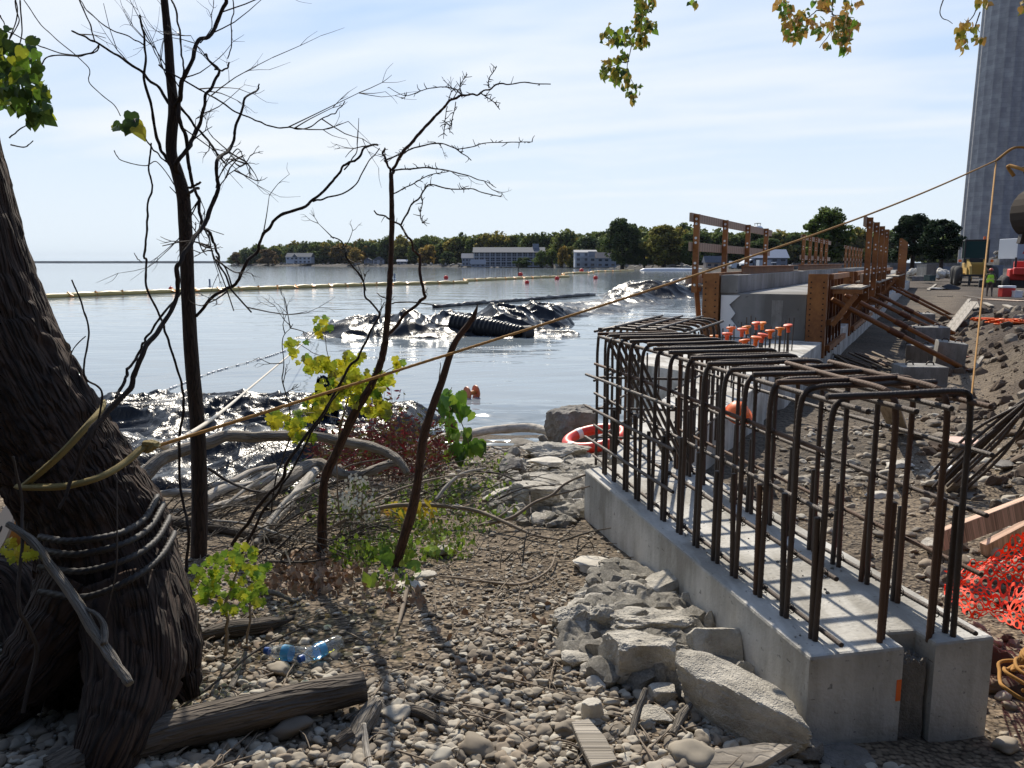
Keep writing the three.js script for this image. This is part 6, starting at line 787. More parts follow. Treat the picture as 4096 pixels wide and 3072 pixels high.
  const bigL = thing('broadleaf_weed', 'low weed with a few broad bright green leaves at the foot of the broken trunk', 'weed', on(400, 572, 0)); leaves(bigL, [[375, 558], [386, 563], [393, 568], [412, 566], [378, 588], [371, 592], [420, 575], [436, 562]].map(([x, y]) => { const p = GR(x, y); return [p.setY(p.y + 0.04).sub(bigL.position), 0.085, 1.2]; }), 'heart', [LEAF.green[1], LEAF.green[0]], 104);
  const ye = thing('yellowing_weed', 'yellowing weed with drooping leaves behind the broken trunk', 'weed', on(412, 530, 0)); leaves(ye, cloud([[395, 510, 12, 10, 12], [425, 505, 14, 8, 12]], 105, 4.9, ye.position, 11), 'long', [LEAF.yellow[2], LEAF.autumn[2], LEAF.yellow[0]], 106);
  const li = new THREE.Group(); li.name = 'leaf_litter'; scene.add(li); tag(li, 'brown dead leaves littering the ground round the tree bases', 'leaf litter', null, 'stuff'); const d = [[], []]; for (const [x, y, rx, ry, n] of [[320, 572, 45, 16, 330], [300, 590, 40, 10, 120], [380, 600, 50, 14, 60], [240, 640, 60, 30, 25], [450, 640, 120, 60, 25]]) for (let i = 0; i < n; i++) { const q = R() * 6.283, r = Math.sqrt(R()), p = GR(x + Math.cos(q) * r * rx, y + Math.sin(q) * r * ry); p.y += 0.01 + R() * 0.03; d[i % 2].push([p, 0.016 + R() * 0.024]); } d.forEach((q, i) => leafMass(li, q, 'heart', LEAF.dead[i], 110 + i, 'dead_leaves', R() * 6));
}

{ // tangle of dead brush round the logs and at the foot of the trees
  const R = rng(131), dark = [], pale = []; for (const [x, y, rx, ry, n, L] of [[240, 520, 110, 34, 120, 0.55], [300, 548, 60, 24, 70, 0.4], [60, 640, 80, 60, 26, 0.35], [455, 498, 70, 26, 60, 0.45], [380, 500, 60, 26, 60, 0.4], [530, 560, 60, 20, 26, 0.25]]) for (let i = 0; i < n; i++) {
    const a = R() * 6.283, r = Math.sqrt(R()), g = GR(x + Math.cos(a) * r * rx, y + Math.sin(a) * r * ry); if (-g.z > 9) continue; const th = (R() - 0.5) * 2.6, l = L * (0.3 + R()), d = V(Math.cos(th) * l, (R() * 0.5 - 0.05) * l, Math.sin(th) * l), p = g.clone().add(V(0, 0.02 + R() * 0.06, 0)), q = 0.0018 + R() * R() * 0.007;
    (R() < 0.6 ? dark : pale).push(tube([p, p.clone().addScaledVector(d, 0.5).add(V((R() - 0.5) * 0.08, R() * 0.08, (R() - 0.5) * 0.08)), p.clone().add(d)], [q, q * 0.5], { seg: 5, n: 6 })); }
  const o = new THREE.Group(); o.name = 'dead_brush'; scene.add(o); tag(o, 'tangle of dead twigs and brush round the driftwood and tree feet', 'brush', null, 'stuff'); part('brush', mg(dark), M.darkWood, o).userData.kind = 'stuff'; part('brush', mg(pale), M.greyWood, o).userData.kind = 'stuff';
}

// ---------------------------------------------------------------- ropes
const twist = (r, a, t, s) => r * (1 + 0.3 * Math.abs(Math.sin(1.5 * a + s * 75)));
{
  const A = P(151, 448, 2.86), B = P(997, 160, 14), C2 = P(1030, 148, 14.2), o = thing('yellow_rope', 'long taut twisted yellow rope from the strapped trunk up to the excavator arm', 'rope', A);
  const far = []; for (let i = 0; i <= 12; i++) { const t = i / 12, p = A.clone().lerp(B, t); p.y -= 0.12 * Math.sin(Math.PI * t); far.push(p.sub(A)); }
  part('rope', tube(far, [0.0055, 0.007, 0.009, 0.0105], { seg: 9, n: 900, shape: (r, a, t, s) => r * (1 + 0.28 * Math.abs(Math.sin(1.5 * a + s * 60))) }), M.yellowRope, o); part('rope', tube([B, B.clone().lerp(C2, 0.5).add(V(0, 0.1, 0)), C2].map((p) => p.sub(A)), 0.022, { seg: 6 }), M.yellowRope, o);
  part('knot', place(chunk(55, 0.1, 0.06, 0.06, { rough: 0.3, detail: 6 }), B.clone().sub(A)), M.yellowRope, o); part('rope', tube([B, P(1008, 166, 14), P(1014, 176, 14)].map((p) => p.sub(A)), 0.03, { seg: 6 }), M.yellowRope, o);
  const E = P(996, 162, 13.9), F = P(955, 556, 4.35), m = P(973, 395, 7.2), q = thing('hanging_line', 'thin yellow line running down from the taut rope to the netting behind the cage', 'rope', F); part('line', tube([E, E.clone().lerp(F, 0.35), E.clone().lerp(F, 0.7), F].map((p) => p.sub(F)), [0.012, 0.0095, 0.007, 0.006], { seg: 7, n: 300, shape: (r, a, t, s) => r * (1 + 0.25 * Math.abs(Math.sin(1.5 * a + s * 60))) }), M.yellowRope, q); part('tape_end', place(chunk(56, 0.03, 0.05, 0.02, { rough: 0.3, detail: 4 }), V(0, -0.03, 0)), solid(0.8, 0.3, 0.25), q);
  const g = P(166, 446, 2.95), h = P(205, 424, 4.1), k = P(256, 383, 9), e = P(318, 331, 25), w = thing('white_rope', 'pale rope running from the strap past the slim tree out to the black mound', 'rope', g); part('rope', tube([g, h, k, e].map((p) => p.clone().sub(g)), [0.008, 0.011, 0.012, 0.02], { seg: 7, n: 60 }), M.whiteRope, w); part('eye_splice', tube([[150, 447, 2.85], [156, 444, 2.9], [163, 446, 2.93], [167, 446, 2.95]].map((p) => P(...p).sub(g)), 0.014, { seg: 8, bump: 0.3 }), M.whiteRope, w);
}
// ---------------------------------------------------------------- driftwood: every log and stick traced where it lies
function log(label, pts, r, m, o = {}) {                               // pts: [x, y, lift above ground in metres (or D as 4th)]
  const w = pts.map(([x, y, up = 0, D]) => D ? P(x, y, D) : (() => { const g = GR(x, y); const p = P(x, y, -g.z - 0); p.y = Math.max(0, land(g.x, g.z)) + up; return p; })()), b = w[0].clone(), t = thing(o.name ?? 'driftwood', label, o.cat ?? 'driftwood', b);
  const rr = [].concat(r).map((q, i, a) => size(q, pts[0][1], lerp(-w[0].z, -w[w.length - 1].z, a.length > 1 ? i / (a.length - 1) : 0)));
  part('limb', tube(w.map((p) => p.sub(b)), rr.length > 1 ? rr : rr[0], { seg: o.seg ?? 12, k: 10, bump: o.bump ?? 0.16, seed: pts[0][0] }), m, t); (o.side ?? []).forEach(([q, s]) => part('side_branch', tube(q.map(([x, y, D]) => P(x, y, D).sub(b)), s.map((k) => size(k, 450, q[0][2])), { seg: 8, k: 6, bump: 0.2 }), m, t)); return t;
}
log('long grey arching driftwood limb rising from the big trunk over the plastic sheeting', [[138, 484, 0, 5.2], [146, 474, 0, 5.3], [160, 460, 0, 5.4], [178, 452, 0, 5.5], [208, 443, 0, 5.6], [228, 436, 0, 5.7], [252, 437, 0, 5.8], [280, 436, 0, 5.8], [318, 437, 0, 5.8], [345, 442, 0, 5.8], [372, 447, 0, 5.7], [390, 454, 0, 5.6], [401, 463, 0, 5.5], [408, 474, 0, 5.45]], [8, 7.5, 6.5, 6, 6, 5.5, 5.5, 5, 4.5, 3], M.greyWood);
log('broad weathered log lying from the aster clump back to the left', [[262, 512, 0.1], [290, 501, 0.16], [318, 490, 0.2], [350, 476, 0.3, 5.6], [396, 461, 0.3, 5.9]], [7, 7, 6, 5, 4], M.greyWood);
log('smooth white log slanting down to the left in front of the broad weathered log', [[270, 533, 0.04], [284, 522, 0.08], [298, 509, 0.12], [311, 497, 0.15], [321, 486, 0.16]], [3.2, 3.8, 4.6, 5, 5], M.driftwood);
log('white bleached limb beside the shore stones, reaching towards the water', [[420, 464, 0.12], [430, 457, 0.15], [444, 454, 0.18], [470, 450, 0.2], [497, 447, 0.22], [530, 445, 0.22], [552, 448, 0.2]], [5, 5, 4.5, 4.5, 5, 5, 4], M.driftwood);
log('pale log just right of the slim tree, upper of three', [[212, 500, 0.1], [232, 498, 0.12], [252, 490, 0.14], [276, 486, 0.16]], [3, 3.5, 3, 2.5], M.driftwood);
log('thick pale log with a broken red end right of the slim tree, middle of three', [[205, 510, 0.08], [228, 503, 0.1], [250, 500, 0.1], [276, 495, 0.12]], [5, 6, 5, 4.5], M.driftwood);
log('pale log right of the slim tree, lowest of three', [[206, 518, 0.05], [228, 512, 0.06], [250, 507, 0.06], [262, 505, 0.06]], [4, 4, 3.5, 2.5], M.driftwood);
log('short pale log end between big trunk and slim tree', [[160, 505, 0.08], [178, 507, 0.1], [196, 507, 0.1]], [3, 4.5, 4], M.driftwood);
log('bleached branch stub leaning out of the brush left of the dead tree', [[255, 548, 0.02], [272, 536, 0.1], [292, 524, 0.18], [312, 518, 0.22]], [3, 3, 2.4, 1.4], M.driftwood);
log('long thin pale stick sloping through the brush to the foot of the dead tree', [[214, 540, 0.12], [250, 541, 0.1], [290, 548, 0.06], [330, 552, 0.03]], [1.4, 1.6, 1.4, 0.8], M.driftwood);
log('grey forked limb lying behind the asters, over the broad weathered log', [[330, 487, 0.1], [362, 476, 0.16], [392, 472, 0.16], [424, 462, 0.14]], [3.5, 4, 3, 2], M.greyWood);
log('white stick crossing in front of the thick pale log', [[222, 524, 0.1], [246, 513, 0.16], [272, 500, 0.2], [290, 489, 0.2]], [1.6, 1.8, 1.5, 0.9], M.driftwood);
log('dark bent branch over the black plastic between slim tree and dead tree', [[208, 468, 0, 5], [226, 480, 0, 5], [250, 490, 0, 4.9], [276, 494, 0, 4.8]], [1.5, 1.5, 1.2, 0.8], M.twig, { name: 'branch', cat: 'branch' });
log('pale root lying at the edge of the pebbles left of the leaf litter', [[205, 598, 0.02], [236, 604, 0.04], [270, 598, 0.03], [296, 606, 0.02]], [3, 3.5, 3, 1.5], M.greyWood);
log('dark rotten log lying behind the foot of the slim tree', [[150, 523, 0.02], [190, 528, 0.03], [240, 536, 0.02], [280, 544, 0.02]], [5, 6, 5, 3], M.darkWood);
log('thin brown branch lying across the green cover from dead tree to rubble', [[326, 540, 0.06], [348, 535, 0.1], [380, 530, 0.14], [412, 528, 0.15], [444, 526, 0.13], [476, 526, 0.1], [508, 533, 0.06], [535, 540, 0.03], [562, 545, 0.03]], [1.6, 2.1, 2.4, 2.2, 2, 1.6, 1], M.twigPale, { name: 'branch', cat: 'branch', side: [[[[478, 526, 4.75], [500, 516, 4.8], [514, 505, 4.9]], [1.2, 0.7]], [[[352, 533, 4.6], [372, 524, 4.6], [390, 520, 4.6]], [1.3, 0.7]]] });
log('thin twig leaning up from the aster clump to the right', [[364, 505, 0, 4.6], [390, 493, 0, 4.7], [412, 485, 0, 4.8], [444, 477, 0, 5], [486, 472, 0, 5.3]], [1, 1.2, 1.1, 0.8, 0.5], M.twigPale, { name: 'branch', cat: 'branch' });
log('thin forked branch lying over the broken slabs and reaching the footing', [[482, 525, 0, 4.75], [511, 518, 0, 4.8], [534, 503, 0, 4.9], [552, 495, 0, 4.95], [565, 484, 0, 5], [588, 474, 0, 5.02], [612, 470, 0, 5.02]], [1.8, 1.7, 1.5, 1.3, 1, 0.7], M.twigPale, { name: 'branch', cat: 'branch', side: [[[[552, 496, 4.95], [579, 489, 4.95], [598, 484, 4.9]], [1.1, 0.5]]] });
log('dark twig arching from the ground cover down to the slab pile', [[477, 471, 0, 5.6], [500, 474, 0, 5.6], [515, 480, 0, 5.5], [528, 485, 0, 5.3], [530, 500, 0, 5.1], [531, 514, 0, 4.9]], [1.1, 1, 0.9, 0.7], M.twig, { name: 'branch', cat: 'branch' });
log('bent white branch among the ground cover right of the broken trunk', [[436, 500, 0, 5.2], [446, 487, 0, 5.3], [462, 474, 0, 5.4], [486, 468, 0, 5.5]], [1.8, 2, 1.6, 1], M.driftwood);
log('long foreground log with dark bark and a sawn end, bottom left', [[52, 790, 0.03], [100, 772, 0.05], [160, 752, 0.06], [230, 738, 0.07], [300, 722, 0.08], [366, 710, 0.09]], [22, 21, 20, 19, 17, 14], M.darkWood, { seg: 26, bump: 0.12 });
log('grey stump of wood lying across the pebbles at the end of the foreground log', [[350, 750, 0.0], [364, 732, 0.03], [376, 716, 0.05]], [10, 11, 8], M.greyWood);
log('short dark stick end pointing at the viewer below the grey stump', [[336, 752, 0.02], [352, 744, 0.03]], [8, 9], M.darkWood);
log('pale peeled stick standing out of the pebbles at the bottom edge', [[370, 775, 0.0], [366, 752, 0.02], [364, 738, 0.05]], [5, 4, 2.5], M.driftwood);
log('half buried root with rough bark left of the bottles, pointing right', [[200, 641, 0.02], [232, 636, 0.03], [262, 632, 0.03], [294, 622, 0.02]], [7, 9, 8, 2], M.darkWood);
log('twisted driftwood stick between trunk roots and bottles', [[206, 728, 0.01], [220, 706, 0.02], [232, 690, 0.02], [246, 662, 0.04]], [4, 4, 3, 2], M.greyWood);
log('long thin rod slanting across the pebbles from the trunk roots', [[112, 772, 0.02], [140, 745, 0.02], [192, 708, 0.03], [225, 688, 0.05], [258, 664, 0.06], [300, 640, 0.05]], [1.5, 1.4, 1.2, 1], M.twig, { name: 'branch', cat: 'branch' });
log('curved brown root in the pebbles left of the rubble', [[422, 690, 0.01], [436, 700, 0.02], [452, 706, 0.02]], [4, 4, 2], M.greyWood);
log('thick short dark branch in the pebbles below the curved root', [[400, 712, 0.01], [420, 718, 0.02], [440, 728, 0.02], [450, 734, 0.01]], [5, 6, 5, 3], M.darkWood);
log('thin dry stick pointing down beside the shadow of the broken trunk', [[408, 596, 0.05], [402, 615, 0.02], [394, 640, 0.01]], [2.2, 2.2, 1.2], M.twigPale);
log('bare grey stick upright among the front pebbles before the rubble', [[628, 748, 0.0], [636, 728, 0.04], [645, 713, 0.09]], [3, 4, 3], M.greyWood);
log('flat stubby grey stick right of the bare upright stick', [[672, 738, 0.01], [682, 724, 0.03], [690, 718, 0.05]], [4, 5, 3], M.greyWood);
log('long crooked twig lying over the gravel path left of the flat white slab', [[440, 580, 0.02], [462, 584, 0.03], [490, 586, 0.02], [520, 590, 0.03], [548, 576, 0.03], [556, 560, 0.04]], [1, 1.2, 1.4, 1.2, 0.8], M.twigPale, { name: 'branch', cat: 'branch' });
log('thick pale branch leaning across the big trunk roots, lower left', [[8, 524, 0, 2.5], [31, 540, 0, 2.46], [50, 565, 0, 2.42], [74, 598, 0, 2.36], [92, 628, 0, 2.3], [110, 655, 0, 2.24], [130, 684, 0, 2.18]], [3, 4.2, 4.6, 5, 5.2, 5.5, 4.5], M.greyWood, { side: [[[[104, 645, 2.25], [104, 626, 2.3], [96, 614, 2.32], [84, 608, 2.34]], [4, 3, 2]]] });
log('thin dangling vine in front of the big trunk', [[117, 480, 0, 2.45], [117, 540, 0, 2.4], [116, 570, 0, 2.38], [106, 618, 0, 2.36]], [0.7, 0.8, 0.6], M.twig, { name: 'vine', cat: 'vine' });
function splitBoard(label, pts, th, m) { const c = pts.reduce((s, p) => s.add(p), V()).multiplyScalar(1 / pts.length), t = thing('split_board', label, 'board', c), a = pts[1].clone().sub(pts[0]), q = flatShape(pts.map((p) => [p.x - c.x, -(p.z - c.z)])), g = new THREE.ExtrudeGeometry(q, { depth: th, bevelEnabled: true, bevelSize: 0.003, bevelThickness: 0.003, bevelSegments: 1 }); const bg = boxUV(g.rotateX(-Math.PI / 2)), u = bg.attributes.uv; if (Math.abs(a.x) > Math.abs(a.z) || pts.length > 6) for (let i = 0; i < u.count; i++) u.setXY(i, u.getY(i), u.getX(i)); part('board', bg, m, t); t.rotation.x = 0.12; return t; }
splitBoard('piece of split pale wood lying in the front pebbles, bottom centre', [[572, 740], [588, 738], [604, 752], [616, 770], [592, 775], [582, 760]].map(([x, y]) => on(x, y, 0.03)), 0.02, M.plank);
splitBoard('long weathered brown plank along the bottom edge before the rubble', [[655, 765], [664, 761], [710, 762], [762, 768], [790, 774], [760, 784], [690, 782], [660, 774]].map(([x, y]) => on(x, y, 0.02)), 0.022, M.greyWood);
// ---------------------------------------------------------------- broken concrete and stones: foot of each in the frame, width, height, build
function stone(label, x, yb, w, h, o = {}) {
  const g = on(x, yb, 0); if (o.D) { const p = P(x, yb, o.D); g.copy(p).setY(o.y ?? land(p.x, p.z)); } const D = -g.z, W = size(w, yb, D) / 2 * 1.1, H = size(h, yb, D) * 1.08, el = Math.atan2(EYE - g.y, D), d = W * (o.d ?? 0.8), up = Math.max(0.012, (H - 2 * d * 0.8 * Math.sin(el)) / 2 / Math.cos(el)) * (o.t ?? 1), t = thing(o.name ?? 'concrete_chunk', label, o.cat ?? 'concrete rubble', V(g.x, g.y + up * (o.sink ?? 0.75) + (o.up ?? 0), g.z - d * 0.5));
  const q = part(o.part ?? 'broken_concrete', chunk(o.s ?? Math.round(x * 7 + yb), W, up, d, { slab: o.slab, block: o.block, rough: o.r ?? 0.07, detail: o.n ?? Math.round(clamp(w / 2.4, 8, 32)), planes: o.pl }), o.m ?? M.rubble, t); t.rotation.set(o.rx ?? 0, o.ry ?? 0, o.rz ?? 0); return t;
}
const S = { slab: true }, B = { block: true };
[['flat pale slab lying alone on the gravel left of the footing', 598, 572, 50, 17, { ...S, m: M.slabWhite, ry: -0.6, r: 0.03, d: 0.6 }], ['second flat pale slab touching the upright block', 622, 584, 46, 16, { ...S, m: M.slabWhite, ry: -0.2, r: 0.03 }], ['upright grey block leaning against the footing side', 668, 602, 44, 34, { ...B, m: M.rubble, ry: 0.4, rz: 0.25, r: 0.025 }], ['rough chunk between the second flat slab and the upright block', 636, 604, 32, 26, { m: M.rubble, r: 0.1 }],
 ['rough dark pitted chunk at the left end of the rubble pile', 576, 634, 38, 38, { m: M.rubble, r: 0.16, ry: 0.8 }], ['low pitted chunk behind the left end of the pile', 594, 604, 32, 20, { m: M.rubble, r: 0.12 }], ['knobbly chunk next to the left end chunk', 604, 636, 28, 34, { r: 0.13 }], ['longest rough chunk across the middle of the rubble pile', 652, 640, 84, 36, { m: M.rubble, r: 0.12, d: 0.45, block: true }],
 ['big broken block with a dark face in front of the pile', 640, 682, 72, 58, { ...B, m: M.rubble, rz: -0.12, ry: 0.15, r: 0.07, d: 0.6 }], ['small chunk resting on top of the big dark-faced block', 636, 655, 22, 12, { up: 0.17, r: 0.1 }], ['smooth rounded grey slab standing right of the big block', 716, 672, 54, 48, { ...B, m: M.rubble, r: 0.03, d: 0.35, rx: -0.4 }], ['long heavy slab slanting to the lower right corner of the rubble', 744, 738, 150, 66, { ...S, m: M.rubble, ry: -0.72, rz: -0.2, r: 0.06, d: 0.42, t: 1.2, n: 24 }],
 ['small square chunk under the big dark-faced block', 664, 704, 26, 24, { ...B, r: 0.03 }], ['upright shard in front of the rounded slab', 720, 684, 26, 28, { r: 0.09, d: 0.4 }], ['narrow pointed stone right of the upright shard', 744, 694, 20, 32, { r: 0.07, d: 0.5 }], ['pale slab leaning on the footing, striped by rebar shadows', 774, 692, 40, 54, { ...S, m: M.slabWhite, rz: -0.5, rx: 0.5, r: 0.04, ry: 0.3 }],
 ['pointed chunk in the pebbles left of the pile', 578, 668, 30, 22, { r: 0.05, pl: 6 }], ['small chunk between upright block and footing', 690, 614, 20, 26, { r: 0.08 }], ['round stone wedged against the footing', 706, 622, 22, 22, { r: 0.06 }], ['tall thin stone against the footing right of the long chunk', 711, 640, 18, 28, { r: 0.06, d: 0.5 }], ['rounded boulder in the front pebbles', 655, 722, 36, 20, { r: 0.08, name: 'boulder', cat: 'boulder', part: 'stone' }], ['flat pale stone with a hollow, left of the front boulder', 592, 722, 24, 26, { ...S, m: M.slabWhite, r: 0.04 }],
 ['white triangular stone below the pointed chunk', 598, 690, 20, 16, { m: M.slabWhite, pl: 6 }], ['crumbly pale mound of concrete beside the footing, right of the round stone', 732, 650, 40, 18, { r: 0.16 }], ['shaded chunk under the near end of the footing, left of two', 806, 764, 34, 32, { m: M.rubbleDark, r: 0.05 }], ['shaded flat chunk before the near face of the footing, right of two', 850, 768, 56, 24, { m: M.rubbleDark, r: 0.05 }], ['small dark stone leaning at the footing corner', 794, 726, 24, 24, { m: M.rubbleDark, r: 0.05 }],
 ['white thin slab on top of the slab pile by the shore', 546, 476, 35, 10, { ...S, m: M.slabWhite, ry: -0.2, up: 0.1, r: 0.03 }], ['tilted grey slab under the white thin slab', 552, 492, 60, 22, { ...S, m: M.rubble, rz: -0.25, ry: -0.3, r: 0.05 }], ['biggest rough slab at the front of the slab pile', 536, 510, 52, 26, { ...S, m: M.rubble, rz: -0.12, r: 0.1, t: 1.5 }], ['thin slab tilted up left of the slab pile', 498, 500, 30, 13, { ...S, m: M.slabWhite, rz: 0.4, r: 0.03 }], ['grey chunk between tilted thin slab and pile', 513, 488, 20, 13, { r: 0.08 }],
 ['white slab in front of the slab pile, near the footing end', 550, 526, 38, 10, { ...S, m: M.slabWhite, rz: -0.1, r: 0.03 }], ['brown edged flat chunk between white slab and footing', 574, 512, 26, 10, { ...S, m: M.rubble, r: 0.06 }], ['small white stone touching the far end of the footing', 579, 504, 14, 7, { m: M.slabWhite }], ['wide rough mound of broken concrete before the life ring', 556, 462, 56, 24, { m: M.rubble, r: 0.16 }], ['pale broken mound right of the wide mound', 590, 470, 40, 16, { m: M.rubble, r: 0.16 }], ['dark cracked boulder left of the slab pile', 512, 474, 26, 18, { m: M.rubbleDark, r: 0.09 }], ['dark low rocks at the waterline by the white limb', 520, 445, 26, 8, { m: M.rubbleDark, r: 0.14 }], ['single dark rock at the waterline right of the low rocks', 543, 443, 9, 9, { m: M.rubbleDark }], ['grey rock in front of the life ring', 581, 446, 14, 8, { m: M.rubble, up: 0.05 }],
 ['large grey boulder standing in the shallow water by the cage', 573, 441, 46, 44, { ...B, m: M.rubbleDark, r: 0.08, name: 'boulder', cat: 'boulder', part: 'stone', D: 9.3, y: 0.12, sink: 1, rz: 0.1, ry: 0.3 }], ['grey boulder behind the far bars of the cage, left of two', 620, 438, 26, 18, { m: M.rubbleDark, r: 0.08, name: 'boulder', cat: 'boulder', part: 'stone', D: 9.4, y: 0.15, sink: 1 }], ['grey boulder behind the far bars of the cage, right of two', 640, 436, 22, 20, { m: M.rubbleDark, r: 0.08, name: 'boulder', cat: 'boulder', part: 'stone', D: 9.6, y: 0.15, sink: 1 }],
 ['pale stone on the trench gravel behind the cage', 902, 468, 22, 9, { m: M.slabWhite, name: 'boulder', cat: 'boulder', part: 'stone' }], ['second pale stone on the trench gravel, nearer the footing', 880, 498, 20, 9, { m: M.slabWhite, name: 'boulder', cat: 'boulder', part: 'stone' }], ['stone half under the orange netting', 941, 556, 28, 22, { m: M.rubble, name: 'boulder', cat: 'boulder', part: 'stone' }], ['flat stone in the trench by the bundle of bars', 966, 498, 26, 8, { m: M.rubbleDark, name: 'boulder', cat: 'boulder', part: 'stone' }], ['brown boulder on the foot of the bank near the timber', 1008, 470, 22, 12, { m: M.rubbleDark, name: 'boulder', cat: 'boulder', part: 'stone' }],
 ['pale flat stone at the end of the broken trunk shadow', 410, 590, 30, 12, { ...S, m: M.slabWhite, r: 0.04, name: 'boulder', cat: 'boulder', part: 'stone' }], ['grey stone in the ground cover right of the broken trunk', 438, 556, 24, 13, { m: M.rubble, name: 'boulder', cat: 'boulder', part: 'stone' }], ['low white stones beside the path, right of the broken trunk', 426, 578, 20, 8, { m: M.slabWhite, name: 'boulder', cat: 'boulder', part: 'stone' }]].forEach((a) => stone(...a));
// ---------------------------------------------------------------- pebbles: the largest are stones of their own, the rest a bed
{
  const R = rng(101), geo = [...Array(7)].map((_, i) => { let g = new THREE.IcosahedronGeometry(1, 3); g = mergeVertices((g.deleteAttribute('uv'), g.deleteAttribute('normal'), g), 1e-4); const p = g.attributes.position, v = V(), k = [0.5, 0.42, 0.6, 0.36, 0.48, 0.66, 0.44][i]; for (let q = 0; q < p.count; q++) { v.fromBufferAttribute(p, q); const f = 1 + 0.34 * noise3(v.x * 1.4 + i * 9, v.y * 1.4, v.z * 1.4) + 0.06 * noise3(v.x * 3 + i * 5, v.y * 3, v.z * 3); p.setXYZ(q, v.x * f, v.y * f * k, v.z * f * (0.68 + 0.05 * (i % 4))); } g.computeVertexNormals(); return g; });
  const tones = [[0.32, 0.275, 0.21], [0.235, 0.195, 0.145], [0.39, 0.345, 0.275], [0.165, 0.138, 0.106], [0.27, 0.215, 0.155], [0.44, 0.4, 0.325]], mats = tones.map(([r, g, b]) => mat(C(r, g, b), 0.85, { bumpMap: rep(grainT, 0.4), bumpScale: 0.002 }));
  const xf = (D) => 1.0 - 0.215 * (D - 2.536), list = [];
  const put = (x, z, s) => { const y = land(x, z); list.push([x, y, z, s]); };
  for (let i = 0; i < 62000; i++) {                                     // the beach
    const D = 1.45 + Math.pow(R(), 1.35) * 4.6, w = 0.75 * D + 0.5, x = (R() * 2 - 1) * w, near = sstep(4.2, 2.4, D), bare = fbm(x * 1.3 + 4, 2, D * 1.3, 3);
    if (D > 2.45 && x > xf(D) - 0.02) continue; if (R() < sstep(0.0, 0.45, bare) * 0.8 * sstep(2.2, 3.2, D)) continue; if (R() < sstep(3.6, 5.6, D) * 0.75) continue;
    put(x, -D, lerp(0.006, 0.0095, near) * (0.6 + Math.pow(R(), 2.6) * lerp(2, 2.7, near)) * (R() < 0.012 ? 1.9 : 1));
  }
  for (let i = 0; i < 6500; i++) { const D = 2.4 + R() * 9, x = lerp(xf(D) + 0.75, toe(D) + 0.5, R()); if (x < xf(D) + 0.74 && D < 5.4) continue; if (D > 5 && x < 1.3 + (D - 5.5) * 0.55) continue; put(x, -D, (0.006 + Math.pow(R(), 8) * 0.045) * (D > 6 ? 1.3 : 1)); }
  for (let i = 0; i < 2600; i++) { const D = 5 + R() * 5, x = -1.5 + R() * 3.2; if (D > 9.6) continue; put(x, -D, 0.012 + Math.pow(R(), 3) * 0.035); }
  list.sort((a, b) => b[3] / -b[2] - a[3] / -a[2]);
  const bed = new THREE.Group(); bed.name = 'pebble_bed'; scene.add(bed); tag(bed, 'bed of grey and tan water-worn pebbles covering the beach and trench', 'pebbles', null, 'stuff');
  const q = new THREE.Quaternion(), e = new THREE.Euler(), mx = new THREE.Matrix4(); let single = 0; const bins = [...Array(42)].map(() => []);
  for (const [x, y, z, s] of list) {
    const gi = Math.floor(R() * 7), mi = Math.floor(R() * 6); e.set((R() - 0.5) * 0.7, R() * 6.28, (R() - 0.5) * 0.7); const inView = Math.abs(x) < -z * 0.62 && -z > 1.75 && -z < 4.5 && x < xf(-z);
    if (single < 300 && inView && R() < 0.6) { single++; const o = part('stone', geo[gi], mats[mi], GROUND); o.position.set(x, y + s * 0.35, z); o.rotation.copy(e); o.scale.setScalar(s * 1.25); continue; }
    bins[gi * 6 + mi].push(mx.compose(V(x, y + s * 0.3, z), q.setFromEuler(e), V(s, s, s)).clone());
  }
  bins.forEach((b, i) => { if (!b.length) return; const im = new THREE.InstancedMesh(geo[Math.floor(i / 6)], mats[i % 6], b.length); b.forEach((m, k) => im.setMatrixAt(k, m)); im.name = 'pebbles'; im.userData.kind = 'stuff'; shade(im); bed.add(im); });
  // clods on the bank, small rubble by the shore and along the footing
  const cg = [1, 2, 3, 4].map((k) => chunk(200 + k, 1, k % 2 ? 0.42 : 0.7, 0.85, { detail: 3, rough: 0.1, slab: k % 2 === 1, planes: 7 })), clods = new THREE.Group(); clods.name = 'earth_clods'; scene.add(clods); tag(clods, 'brown clods and lumps of earth on the bank at right', 'earth clods', null, 'stuff');
  cg.forEach((g, k) => { const im = new THREE.InstancedMesh(g, mat([C(0.1, 0.068, 0.045), C(0.07, 0.046, 0.03), C(0.14, 0.1, 0.068), C(0.24, 0.2, 0.155)][k], 0.95), 1500); for (let i = 0; i < 1500; i++) { const D = 3 + Math.pow(R(), 1.6) * 26, x = toe(D) + (R() - 0.12) * (2.5 + D * 0.35), s = (0.008 + Math.pow(R(), 7) * 0.1) * (0.6 + D * 0.06); e.set(R() * 3, R() * 6, R() * 3); im.setMatrixAt(i, mx.compose(V(x, land(x, -D) + s * 0.15, -D), q.setFromEuler(e), V(s, s, s))); } im.name = 'clods'; im.userData.kind = 'stuff'; shade(im); clods.add(im); });
  const rub = new THREE.Group(); rub.name = 'small_rubble'; scene.add(rub); tag(rub, 'small broken bits of concrete between the larger chunks', 'rubble', null, 'stuff');
